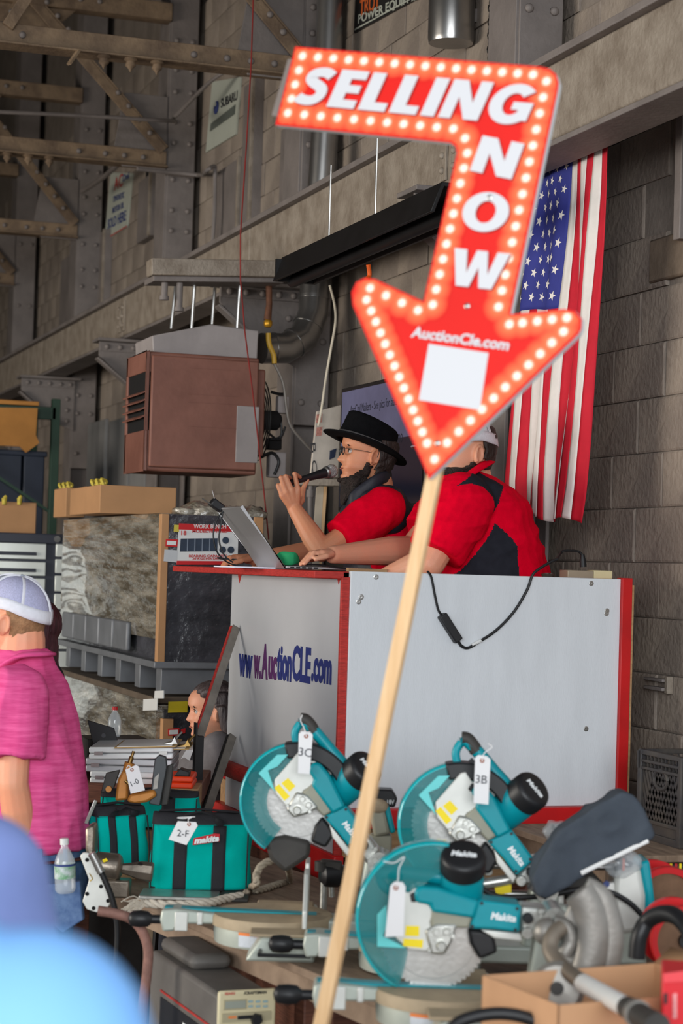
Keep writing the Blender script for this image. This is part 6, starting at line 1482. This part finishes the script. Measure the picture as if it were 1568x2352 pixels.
MB().add([(0, Wb, hb), (Lb*.0, Wb, hb), (Lb, Wb, hb), (Lb, Wb+.04, hb+.03), (0, Wb+.04, hb+.03)], [(1, 2, 3, 4)]).build('flap', k_, bx_, solid=.004)
# --- red box, hoses, reels and level at the edge
RF = Fr(at(1522, 2236, 3.75), radians(-8))
rb = thing('red_box', 'red product carton at the lower corner beside the open box', 'box', RF.m)
zb_ = RF.L((0, 0, TZ)).z
MB().b2((0, 0, zb_), (.16, .14, 0)).build('carton', mat('red_carton', G((206, 30, 40)), .4, 0, .06), rb, bevel=.003)
MB().prism([RF.xz(*k) for k in ((1522, 2236), (1568, 2230), (1600, 2228), (1600, 2252), (1524, 2256))], -.002, 0).build('top_band', mat('red_carton_light', G((226, 70, 76)), .4, 0, 0), rb)
MB().prism([RF.xz(*k) for k in ((1545, 2282), (1554, 2281), (1554, 2338), (1545, 2339))], -.003, 0).build('white_print', mat('pale_red_print', G((226, 150, 150)), .5, 0, .3, 60), rb)
MB().prism([RF.xz(*k) for k in ((1524, 2282), (1532, 2280), (1532, 2305), (1524, 2306))], -.003, 0).build('dark_label', blk, rb)
def hose(nm, lab, pts, r, m_=cable, cat='hose'):
    P = spline(pts, 6); o = tag(MB().tube(P, r, 12).build(nm, m_), lab, cat); return o
hose('black_hose', 'thick black hose arching over the box corner', [at(x, y, d) for x, y, d in ((1462, 2200, 4.35), (1468, 2150, 4.35), (1490, 2112, 4.35), (1530, 2098, 4.3), (1565, 2115, 4.25), (1590, 2160, 4.2), (1600, 2260, 4.15))], .019, blk)
hose('black_handle_hose', 'black hose arc lying at the bottom in front of the cardboard box', [at(x, y, 3.85) for x, y in ((1015, 2400), (1045, 2355), (1090, 2335), (1150, 2328), (1210, 2338), (1250, 2362), (1270, 2410))], .013, blk)
def reel(lab, x, y, d, r, ang):
    fr = Fr(at(x, y, d), ang); t = thing('cable_reel', lab, 'reel', fr.m)
    MB().lathe([(r*.80, 0), (r*.82, -.012), (r*.97, -.012), (r, 0), (r*.97, .012), (r*.80, .012), (r*.80, 0)], axis=(0, 1, 0), n=36, cap=False).build('red_flange', mat('reel_red', G((190, 26, 30)), .35, 0, .08), t)
    MB().lathe([(r*.82, .0), (r*.8, .004), (1e-6, .004)], axis=(0, 1, 0), n=36).build('brown_core', mat('brown_fibreboard', G((112, 84, 64)), .85, 0, .12, 40), t)
    MB().lathe([(r*.2, -.02), (r*.2, .02)], axis=(0, 1, 0), n=16).build('hub', blk, t)
    MB().lathe([(r*.6, .02), (r*.6, .1), (r, .1), (r, .12), (1e-6, .12)], axis=(0, 1, 0), n=30).build('drum', mat('reel_red', G((190, 26, 30))), t)
reel('red cable reel with brown core under the spirit level', 1528, 2080, 5.25, .105, .2)
reel('red cable reel behind the black hose', 1572, 2160, 4.75, .085, .1)
VF = Fr(at(1480, 1995, 5.45), radians(8))
lv = thing('spirit_level', 'black spirit level with yellow and red marks', 'level', VF.m)
MB().b2((0, -.012, -.02), (.6, .012, .012)).build('bar', blk, lv, bevel=.003)
MB().b2((0, -.014, -.024), (.6, .014, -.02)).build('edge', alu, lv)
text('lettering', 'QUALITY', mat('level_grey', G((120, 110, 96)), .5, 0, 0), lv, VF.p(1518, 1994, -.0125), (1, 0, 0), (0, 0, 1), .05, .012)
for x, m_ in ((1540, yel), (1552, lred), (1562, yel)): MB().box(VF.p(x, 1992, -.0125), (.006, .002, .02)).build('mark', m_, lv)
# small loose goods between the saws
def bagged(lab, x, y, d, r):
    fr = Fr(at(x, y, d)); t = thing('hardware_bag', lab, 'bag', fr.m)
    me = remesh(MB().ball((0, 0, 0), (r, r*.7, r*.75), 14, 10), .006, 1); wrinkle(me, .008, 24, (1, 1, 1), x); obj('plastic', me, clear, t, smooth=60)
    for k in range(4): MB().tube([(r*.5*cos(k*1.7), -.01, r*.3*sin(k*2.1)), (r*.5*cos(k*1.7+2.5), .01, r*.3*sin(k*2.1+2))], .006, 8).build('bolt', steel if k % 2 else blkd, t)
    MB().box((0, -.012, 0), (.006, .004, r*.7)).build('twist_tie', mat('orange_tie', G((214, 88, 20))), t)
bagged('clear hardware bag between the raised 3B saw and the dust bag', 1280, 1908, 5.35, .035)
bagged('clear hardware bag lying on the white saw body', 1430, 1984, 5.1, .045)
bf_ = Fr(at(878, 1832, 5.75)); bt = thing('battery_pack', 'black battery pack standing behind the wooden stick', 'battery', bf_.m)
MB().prism([bf_.xz(*k) for k in ((850, 1822), (856, 1810), (900, 1812), (912, 1832), (906, 1852), (852, 1848))], -.03, .04).build('pack', blk, bt, bevel=.005)
text('lettering', '18V', lwh, bt, bf_.p(897, 1842, -.031), (1, 0, 0), (0, 0, 1), .02, .012)
b5 = Fr(at(872, 1890, 5.7)); zbb = b5.L((0, 0, TZ)).z
t = thing('power_tool', 'pale grey and teal tool body beside the stick', 'tool', b5.m)
MB().prism([b5.xz(*k) for k in ((846, 1850), (880, 1846), (896, 1912), (858, 1920))]+[(b5.xz(858, 1920)[0]+.0, zbb)][:0], -.04, .04).build('casing', greyb, t, bevel=.01)
MB().prism([b5.xz(*k) for k in ((880, 1846), (894, 1850), (908, 1908), (896, 1912))], -.038, .038).build('teal_edge', teal, t, bevel=.006)
MB().ball(b5.p(868, 1852, -.03), (.03, .02, .022), 14, 8).build('dusty_knob', mat('dusty_beige', G((160, 142, 118)), .8, 0, .2, 30), t)
MB().b2((b5.xz(850, 1900)[0], -.03, zbb), (b5.xz(900, 1900)[0], .03, b5.xz(850, 1915)[1])).build('foot', greyb, t, bevel=.006)
# ================================================================ left end of the table
bag_t = mat('teal_canvas', G((0, 172, 160)), .9, 0, .1, 6, .12, 160, spec=.06); bag_k = mat('black_webbing', G((38, 38, 42)), .8, 0, .12, 20, .2, 200)
def tool_bag(lab, x0, x1, yb, d, hpx, dep, ang=0.0, logo=False, sag=.0, open_=False):
    o = onZ((x0+x1)/2, yb, TZ+.012) if d is None else at((x0+x1)/2, yb, d)
    fr = Fr(o, ang); t = thing('tool_bag', lab, 'bag', fr.m, 'teal canvas tool bags')
    dd = (o-CAM).dot(FW); k = dd/FPX; w_ = (x1-x0)*k/cos(ang); h = hpx*k
    def ring(z, sx, sy): return (Vector((0, dep/2, z)), (w_/2*sx, dep/2*sy))
    body_ = MB()
    def shell(u, v):
        a = 2*pi*u; e = .42; c, s = cos(a), sin(a)
        z = h*.86*v; sx = lerp(1.0, .97, v); sy = lerp(1.0, .55, v**1.6)
        x = w_/2*sx*math.copysign(abs(c)**e, c); y = dep/2+dep/2*sy*math.copysign(abs(s)**e, s)
        n_ = noise.noise(Vector((x*9+x0, y*9, z*14)))*.012*(.3+v)
        return (x+n_*c, y+n_*s, z+.004*sin(6*x))
    me = MB().grid(shell, 64, 18, closed=True).mesh('canvas'); obj('canvas', me, bag_t, t, smooth=180, solid=.003)
    MB().b2((-w_/2*.95, .01, 0), (w_/2*.95, dep-.01, .004)).build('bag_bottom', bag_k, t)
    top = [shell(u, 1.0) for u in np.linspace(0, 1, 65)]
    def hood(u, v):
        p = Vector(shell(u, 1.0-.02)); q = Vector((p.x*.98, dep/2+(p.y-dep/2)*.18, h+.006*noise.noise(Vector((p.x*20, v, x0)))))
        return lerp(p, q, v)+Vector((0, 0, .012*sin(pi*v)))
    MB().grid(hood, 64, 6, closed=True).build('zip_top', bag_k, t, smooth=180, solid=.003)
    MB().tube([(-w_/2*.85, dep/2, h+.004), (0, dep/2, h+.012), (w_/2*.85, dep/2, h+.004)], [(.004, .014)]*3, 8, flat=(0, 0, 1)).build('zipper', bag_k, t)
    for s in (-1, 1):
        cx_ = s*w_*.19
        def strap(u, v):
            p = Vector(shell(.75, v*1.0)); xx = cx_+(u-.5)*w_*.13
            a = Vector((xx, p.y-.004, p.z)); return a
        MB().grid(strap, 4, 16).build('strap', bag_k, t, smooth=180, solid=.004)
        xx = s*w_*.47
        MB().tube([(xx, Vector(shell(.75, v)).y-.003+abs(.0), Vector(shell(.75, v)).z) for v in np.linspace(0.02, 1, 10)], .0025, 6).build('piping', bag_k, t)
    MB().tube(spline([Vector((-w_*.19, .02, h*.88)), Vector((-w_*.16, .0, h*1.0)), Vector((0, .02, h*1.05)), Vector((w_*.16, .0, h*1.0)), Vector((w_*.19, .02, h*.88))], 5), [(.003, .014)]*21, 8, flat=(0, 0, 1)).build('carry_handle', bag_k, t)
    if logo:
        yy = Vector(shell(.75, .66)).y-.004
        lg2 = MB().prism([(-.002, h*.60), (.080, h*.66), (.080, h*.76), (.065, h*.765), (.0, h*.69)], yy-.004, yy, f=lambda a, b, tt: (a+w_*.0-.02, tt-(b-h*.6)*-.12, b)).build('logo_patch', mat('logo_red', G((206, 32, 44)), .6, 0, 0), t)
        text('lettering', 'makita', lwh, lg2, Vector((.021, yy-.009+h*.085*.12, h*.685)), (1, 0, .14), (0, .12, 1), .078, .02, shear=.2, offset=.006)
    return t, fr
tool_bag('teal tool bag with red logo patch and paper tag in front', 338, 572, 2044, None, 168, .17, 0, True)
tool_bag('teal tool bag lying behind the one with the logo', 226, 345, 1990, 6.35, 130, .18, radians(25))
tool_bag('teal tool bag at the back under the nailers', 225, 455, 1900, 6.75, 75, .16)
for k, (lab, x, y, d) in enumerate((('wooden block propping the middle teal bag', 285, 1990, 6.35), ('wooden block propping the rear teal bag', 340, 1900, 6.75))):
    c = at(x, y, d+.08); t = thing('wood_block', lab, 'block', (c.x, c.y, TZ)); MB().b2((-.1, -.06, 0), (.1, .06, max(.02, c.z-TZ-.002))).build('block', ply, t, bevel=.003)
ptag('white paper tag reading 2-F on the front teal bag', ((408, 1886), (450, 1888), (454, 1896), (428, 1941), (387, 1928)), 5.85, ('2-F', 420, 1914, 15, -.05), (434, 1893), ((434, 1893), (432, 1882), (440, 1878), (420, 1880), (408, 1878), (448, 1876)))
# registration desk with cases, clipboards, laptop
QF = Fr(at(320, 1800, 7.1)); zq = QF.m.translation.z
dk_ = thing('clerk_desk', 'brown desk behind the bags holding silver cases', 'desk', Matrix.Translation((QF.m.translation.x, QF.m.translation.y, 0)) @ QF.m.to_3x3().to_4x4())
MB().b2((-.30, -.02, zq-.07), (.22, .55, zq-.0)).build('desk_top', brown, dk_, bevel=.004)
for x in (-.26, .18):
    for y in (.03, .5): MB().b2((x-.025, y-.025, 0), (x+.025, y+.025, zq-.07)).build('leg', brown, dk_)
def case(lab, x0, y0, x1, y1, l, m_, dep=.32, slope=.0):
    a, b = QF.p(x0, y0, l), QF.p(x1, y1, l); o = QF.m @ a; t = thing('silver_case', lab, 'case', Matrix.Translation(o) @ QF.m.to_3x3().to_4x4() @ Matrix.Rotation(slope, 4, 'Y'))
    w_ = b.x-a.x; h = b.z-a.z
    MB().b2((0, 0, 0), (w_, dep, h*.47)).build('lower_shell', m_, t, bevel=.005); MB().b2((0, 0, h*.5), (w_, dep, h)).build('lid', m_, t, bevel=.005)
    MB().b2((.02, -.006, h*.35), (.05, 0, h*.65)).build('latch', steel, t); MB().b2((w_-.05, -.006, h*.35), (w_-.02, 0, h*.65)).build('latch', steel, t)
gcs = mat('grey_case', G((168, 170, 174)), .4, .3, .08); wcs = mat('white_case', G((206, 210, 212)), .4, .1, .05)
case('pale case at the bottom of the stack on the desk', 206, 1799, 392, 1776, .0, wcs)
case('grey case in the middle of the stack on the desk', 196, 1772, 395, 1746, .02, gcs)
case('white topped case lying tilted on top of the stack', 204, 1744, 398, 1722, .01, wcs, .32, radians(-2))
cbm = mat('clipboard_brown', G((176, 146, 96)), .7, 0, .1)
for i, (x, y, l) in enumerate(((345, 1712, .08), (375, 1718, .12))):
    o = QF.m @ QF.p(x, y, l); t = thing('clipboard', ('clipboard with steel clip on the top case', 'second clipboard with brass clip at the desk corner')[i], 'clipboard', Matrix.Translation(o) @ QF.m.to_3x3().to_4x4() @ Matrix.Rotation(radians(-3), 4, 'Y'))
    MB().b2((-.12, -.1, 0), (.1, .2, .004)).build('board', cbm, t, bevel=.002); MB().b2((-.11, -.09, .004), (.085, .19, .006)).build('paper', lw, t)
    MB().prism([(.05, .006), (.1, .006), (.09, .03), (.08, .012)], -.03, .05).build('clip', steel if i == 0 else mat('brass', G((150, 120, 70))), t)
    MB().tube([(.09, .01, .02), (.115, .01, .045)], [.006, .003], 8).build('clip_lever', steel if i == 0 else MATS['brass'], t)
o = QF.m @ QF.p(238, 1712, .3)
t = thing('black_laptop', 'black laptop open on the desk behind the cases', 'laptop', Matrix.Translation(o) @ QF.m.to_3x3().to_4x4())
P = [QF.p(x, y, .3)-QF.p(238, 1712, .3) for x, y in ((201, 1654), (262, 1672), (274, 1714), (215, 1716))]
MB().prism([(p.x, p.z) for p in P], -.004, .004).build('lid', blk, t, bevel=.002); MB().b2((P[3].x, 0, P[3].z-.012), (P[2].x, .2, P[3].z)).build('base', blk, t)
MB().lathe([(.008, 0), (.008, .001), (1e-6, .001)], (P[0]+P[1]+P[2]+P[3])/4+Vector((0, -.005, 0)), (0, -1, 0), 16).build('lid_emblem', mat('laptop_logo', G((70, 70, 74)), .4, 0, 0), t)
o = at(262, 1692, 7.65); dz = Vector((o.x, o.y, o.z))
bottle('drink_bottle', 'clear drink bottle with red cap behind the black laptop', dz, .115, .026, lred)
o = at(262, 1692, 7.65); t = thing('desk_riser', 'dark box under the red-capped drink bottle', 'box', (o.x, o.y, 0)); MB().b2((-.12, -.08, 0), (.12, .1, o.z-.002)).build('box', blkd, t, bevel=.005)
OF = Fr(at(402, 1806, 6.95)); t = thing('orange_case', 'bright orange plastic case beside the black post', 'case', OF.m)
a, b = OF.p(356, 1810), OF.p(443, 1785)
MB().b2((a.x, 0, a.z), (b.x, .2, a.z+(b.z-a.z)*.5)).build('lower_shell', mat('orange_plastic', G((238, 66, 24)), .4, 0, .05), t, bevel=.006); MB().b2((a.x, 0, a.z+(b.z-a.z)*.52), (b.x, .2, b.z)).build('lid', MATS['orange_plastic'], t, bevel=.006)
a, b = OF.p(398, 1784), OF.p(434, 1768); t2 = thing('black_gadget', 'small black device on the orange case', 'device', OF.m); MB().prism([(a.x, a.z), (b.x, a.z), (b.x, b.z-.01), (a.x+.02, b.z)], .02, .09).build('casing', blk, t2, bevel=.003)
a, b = OF.p(400, 1842), OF.p(455, 1812); t2 = thing('wood_offcut', 'rough wooden offcut under the orange case', 'wood', OF.m); MB().b2((OF.p(352, 1842).x, .0, OF.L((0, 0, TZ)).z), (b.x, .2, OF.p(400, 1811).z)).build('block', ply, t2, bevel=.004)
# nailers standing in the rear bag
orb = mat('tan_magnesium', G((176, 116, 52)), .45, .2, .15, 12)
def nailer(lab, pts_body, pts_mag, pts_grip, d, bm, mm_):
    fr = Fr(at(*pts_body[0], d)); t = thing('nail_gun', lab, 'nail gun', fr.m)
    MB().prism([fr.xz(*k) for k in pts_body], -.03, .03).build('body', bm, t, bevel=.008)
    MB().prism([fr.xz(*k) for k in pts_mag], -.012, .014).build('magazine', mm_, t, bevel=.003)
    MB().tube([fr.p(*k) for k in pts_grip], [.018, .016, .017], 12).build('grip', bm, t)
    p = fr.p(*pts_grip[-1]); MB().lathe([(.008, 0), (.008, .02), (.005, .022), (.005, .04)], p, (fr.p(*pts_grip[-1])-fr.p(*pts_grip[0])).normalized(), 10).build('air_fitting', mat('brass', G((150, 120, 70))), t)
    return t, fr
t, fr = nailer('tan and black nail gun with a tall upright magazine', ((292, 1838), (300, 1822), (356, 1812), (362, 1826), (340, 1840), (310, 1845)), ((343, 1846), (356, 1742), (366, 1733), (382, 1738), (384, 1762), (368, 1850)), ((330, 1832), (318, 1822), (308, 1812)), 6.5, orb, mat('grey_magazine', G((62, 64, 66)), .4, .4, .1))
MB().prism([fr.xz(*k) for k in ((368, 1852), (380, 1762), (396, 1755), (394, 1790), (384, 1850))], .016, .04).build('second_magazine', blkd, t, bevel=.003)
MB().prism([fr.xz(*k) for k in ((356, 1785), (366, 1775), (362, 1810), (352, 1812))], -.014, -.012).build('window_slot', gm, t)
t, fr = nailer('tan nail gun lying against the black one', ((266, 1838), (272, 1790), (284, 1766), (298, 1775), (296, 1835)), ((232, 1822), (244, 1775), (276, 1768), (262, 1810)), ((282, 1800), (290, 1780), (298, 1752)), 6.55, orb, blkd)
MB().lathe([(.01, -.01), (.01, .01)], fr.p(250, 1812, -.02), (0, -1, 0), 14).build('orange_knob', orb, t)
ptag('white paper tag reading 1-0 on the nail guns', ((288, 1768), (312, 1757), (318, 1760), (333, 1815), (300, 1823)), 6.42, ('1-0', 309, 1797, 12, .5), (303, 1768), ((303, 1768), (296, 1758), (290, 1765)))
# steel rule or file at the far edge of the bag
flatbar('metal_strip', 'thin notched metal strip leaning at the table end', at(197, 1892, 6.3), at(220, 1838, 6.3), .012, .004, alu)
# gear motor with tapered spindle
XF = Fr(at(270, 2000, 6.05)); zx = XF.L((0, 0, TZ)).z
t = thing('gear_motor', 'heavy steel spindle tool with tapered drilled end', 'motor', XF.m)
gst = mat('dull_steel', G((138, 128, 116)), .35, .8, .2, 14, .1, 60)
dirx = (XF.p(340, 2003)-XF.p(222, 1988)).normalized()
MB().lathe([(.03, -.02), (.042, -.01), (.043, .055), (.036, .065), (.02, .072)], XF.p(228, 1988), dirx, 26).build('barrel', gst, t, smooth=40)
MB().lathe([(.018, .06), (.016, .075), (.022, .1), (.029, .125), (.03, .16), (.026, .165), (1e-6, .165)], XF.p(228, 1988), dirx, 8).build('spindle', gst, t, smooth=20)
MB().lathe([(.008, 0), (.006, .002), (1e-6, .001)], XF.p(322, 1984, -.02), (0, -.4, .9), 12).build('cross_hole', hd, t)
MB().prism([XF.xz(*k) for k in ((198, 1900), (215, 1890), (222, 1900), (220, 1960), (205, 1968), (199, 1950))], -.03, .05).build('end_plate', gst, t, bevel=.01)
MB().b2((XF.xz(225, 2010)[0], -.03, zx), (XF.xz(300, 2010)[0], .04, XF.xz(230, 2018)[1])).build('saddle', gst, t, bevel=.006)
MB().prism([XF.xz(*k) for k in ((239, 1970), (248, 1966), (252, 1972), (242, 1976))], -.0465, -.043).build('paint_mark', yel, t)
# drilled plate and hose at the table end
ZF = Fr(at(225, 2030, 5.85)); t = thing('drilled_plate', 'scuffed aluminium plate with bolt holes at the table end', 'plate', ZF.m)
MB().prism([ZF.xz(*k) for k in ((184, 1965), (192, 1957), (204, 1958), (222, 1985), (248, 2040), (254, 2075), (245, 2090), (222, 2095), (200, 2088), (190, 2070), (205, 2020))], -.008, .008).build('plate', alu_w, t, bevel=.003)
for k in ((200, 1975), (232, 2036), (248, 2069), (215, 2086), (200, 2053)): MB().lathe([(.006, 0), (.006, .001), (1e-6, .001)], ZF.p(*k, -.008), (0, -1, 0), 12).build('bolt_hole', hd, t)
MB().tube(spline([ZF.p(x, y, -.012) for x, y in ((205, 2006), (212, 2018), (206, 2024))], 4), .0015, 6).build('wire_loop', mat('brass_wire', G((180, 150, 60)), .4, .6, 0), t)
hose('hydraulic_hose', 'black hose with steel fitting running down past the table end', [at(x, y, 5.8) for x, y in ((212, 1965), (222, 1985), (240, 2020), (256, 2060), (266, 2100), (270, 2140), (268, 2200), (262, 2300))], .009)
hose('hose_fitting', 'steel crimp fitting at the top of the hydraulic hose', [at(x, y, 5.78) for x, y in ((210, 1960), (218, 1975), (232, 2004))], .012, steel, 'fitting')
hose('rusty_pipe', 'bent rusty pipe handle below the table end', [at(x, y, 5.45) for x, y in ((225, 2092), (262, 2098), (300, 2110), (326, 2138), (340, 2180), (338, 2230), (330, 2300), (322, 2420))], .014, mat('rust_brown', G((136, 100, 90)), .7, .2, .25, 14, .3, 60), 'pipe')
# base plate and rope
WF = Fr(onZ(410, 2068, TZ)); t = thing('steel_plate', 'flat steel plate under the front teal bag', 'plate', WF.m)
MB().prism([(WF.p(318, 2052).x, 0), (WF.p(340, 2068).x, -.005), (WF.p(500, 2068).x, -.005), (WF.p(500, 2068).x, .14), (WF.p(318, 2052).x, .14)], 0, .011, ax='xy').build('plate', alu, t, bevel=.003)
MB().b2((WF.p(500, 2068).x+.002, -.004, 0), (WF.p(570, 2060).x, .14, .011)).build('plate_end', blkd, t, bevel=.003)
ropem = mat('white_rope', G((206, 196, 180)), .9, 0, .12, 60, .3, 200); rope2 = mat('grey_rope', G((164, 152, 134)), .9, 0, .15, 60, .3, 200)
def rope(nm, lab, pts, r, m_):
    P = spline(pts, 14); t = thing(nm, lab, 'rope', P[0]); o = P[0]
    for k in range(3):
        Q = []; L = 0
        for i, p in enumerate(P):
            if i: L += (P[i]-P[i-1]).length
            d = (P[min(i+1, len(P)-1)]-P[max(i-1, 0)]).normalized(); u = d.orthogonal().normalized() if abs(d.z) > .95 else Vector((0, 0, 1)).cross(d).normalized(); w_ = d.cross(u)
            a = L/(r*5.2)*2*pi*.8+k*2*pi/3; Q.append(p-o+u*(cos(a)*r*.5)+w_*(sin(a)*r*.5))
        MB().tube(Q, r*.58, 8).build('strand', m_, t, smooth=180)
    return t
def rz(x, y, z=.012): return onZ(x, y, TZ+z)
rp = rope('frayed_rope', 'thick white rope with frayed end along the table edge', [rz(335, 2074), rz(380, 2078), rz(430, 2078), rz(480, 2074), rz(520, 2064), rz(555, 2058)], .013, ropem)
fr0 = rz(335, 2074)
ends = MB()
for k in range(26):
    a = random.uniform(-.6, .6); L = random.uniform(.05, .1); e1 = Vector((-L*cos(a)*.95, -.3*L, random.uniform(-.05, .012))); ends.tube(spline([Vector((0, 0, random.uniform(-.008, .008))), e1*.5+Vector((0, 0, random.uniform(-.005, .02))), e1], 3), .0016, 5)
tag(ends.build('frayed_fibres', ropem, rp), kind='stuff')
rope('coiled_rope', 'grey rope loop standing behind the saw bed', [rz(565, 2052), rz(575, 2038), at(588, 2030, 5.7), at(590, 2005, 5.7), at(605, 1985, 5.72), at(630, 1976, 5.75), at(655, 1980, 5.78), rz(665, 2022), rz(640, 2030), rz(610, 2040), rz(585, 2046)], .011, rope2)
# bench tool under the table
YF = Fr(onY(502, 2275, 4.98), radians(3), 0)
t = thing('saw_control_box', 'grey bench saw housing with cream control panel under the table', 'machine', YF.m)
dgy = mat('dusty_grey_housing', G((96, 92, 88)), .6, 0, .15, 6)
wd = YF.p(628, 2268).x
MB().b2((0, 0, -.3), (wd, .62, -.012)).build('housing', dgy, t, bevel=.012)
MB().b2((-.004, -.012, -.26), (wd+.004, .0, .0)).build('control_panel', mat('cream_panel', G((206, 194, 158)), .5, 0, .05), t, bevel=.006)
text('lettering', 'SEARS', mat('panel_red', G((196, 90, 80)), .5, 0, 0), t, YF.p(528, 2282, -.013), (1, 0, 0), (0, 0, 1), .028, .007, offset=.003)
text('lettering', '/CRAFTSMAN', blk, t, YF.p(586, 2280, -.013), (1, 0, 0), (0, 0, 1), .062, .008, offset=.003)
def pbox(nm, x0, y0, x1, y1, m_, l=-.013, th=.003):
    a, b = YF.p(x0, y0, l), YF.p(x1, y1, l); MB().b2((a.x, l-th, b.z), (b.x, l+th, a.z)).build(nm, m_, t)
pbox('display', 517, 2300, 563, 2314, mat('lcd_grey', G((150, 154, 142)), .2, 0, .05)); pbox('display_bezel', 514, 2297, 566, 2317, mat('bezel_tan', G((170, 160, 130)), .5, 0, 0), -.012, .002)
for r in range(2):
    for k in range(3): pbox('button', 570+17*k, 2298+11*r, 580+17*k, 2302+11*r, mat('button_blue', G((150, 176, 180)), .5, 0, 0))
pbox('slot', 510, 2328, 622, 2342, mat('bezel_tan', G((170, 160, 130)))); pbox('slot_black', 545, 2333, 600, 2338, blk, -.0145); pbox('orange_mark', 524, 2334, 542, 2338, mat('orange_band', G((226, 130, 70))), -.0145)
MB().lathe([(.014, 0), (.018, .012), (.014, .02), (1e-6, .02)], YF.p(586, 2340, -.014), (0, -1, 0), 6).build('knob', blk, t)
for k in range(2): MB().b2((-.004, .03+.0*k, -.10-.0*k), (-.001, .5, -.106)).build('red_stripe', red_pd, t) if k == 0 else MB().b2((-.003, .05, -.25), (-.001, .5, -.12)).build('dark_plate', blk, t)
text('lettering', 'Electronic 10', lwh, t, (-.005, .17, -.16), (0, -1, 0), (0, 0, 1), .22, .035)
MB().b2((.02, .3, -.012), (wd-.01, .6, .03)).build('rear_cover', dgy, t, bevel=.02)
zg = -YF.m.translation.z
for x in (.02, wd-.02):
    for y in (.05, .55): MB().b2((x-.015, y-.015, zg), (x+.015, y+.015, -.3)).build('leg', black_m, t)

# fixtures high on the near wall and a small bracket low on it
t = thing('wall_lamp', 'grey metal cylinder lamp high on the wall above the sign', 'lamp', onX(1035, 100, 3.28)); 
MB().lathe([(.10, 0), (.105, .02), (.105, .6), (.09, .62)], n=24).build('housing', galv, t, smooth=50)
MB().b2((.06, -.04, .1), (.11, .04, .16)).build('wall_bracket', paint, t)
t = thing('hanging_chain', 'thin dark chain hanging beside the cylinder lamp', 'chain', onX(1122, 130, 3.3))
for k in range(22): MB().tube([Vector((.008*cos(a) if k % 2 else 0, 0 if k % 2 else .008*cos(a), .03*k+.018*sin(a))) for a in np.linspace(0, 2*pi, 9)], .003, 5).build('link', black_m, t)
t = thing('wall_bracket', 'small steel bracket on the block wall above the milk crate', 'bracket', onX(1515, 1577, WX-.004))
MB().b2((-.03, -.07, -.012), (.0, .07, .0)).build('arm', paint, t, bevel=.002); MB().b2((-.03, -.07, .02), (.0, .07, .03)).build('arm', paint, t, bevel=.002); MB().b2((-.02, -.09, -.02), (.004, -.07, .04)).build('plate', paint_l, t, bevel=.002)
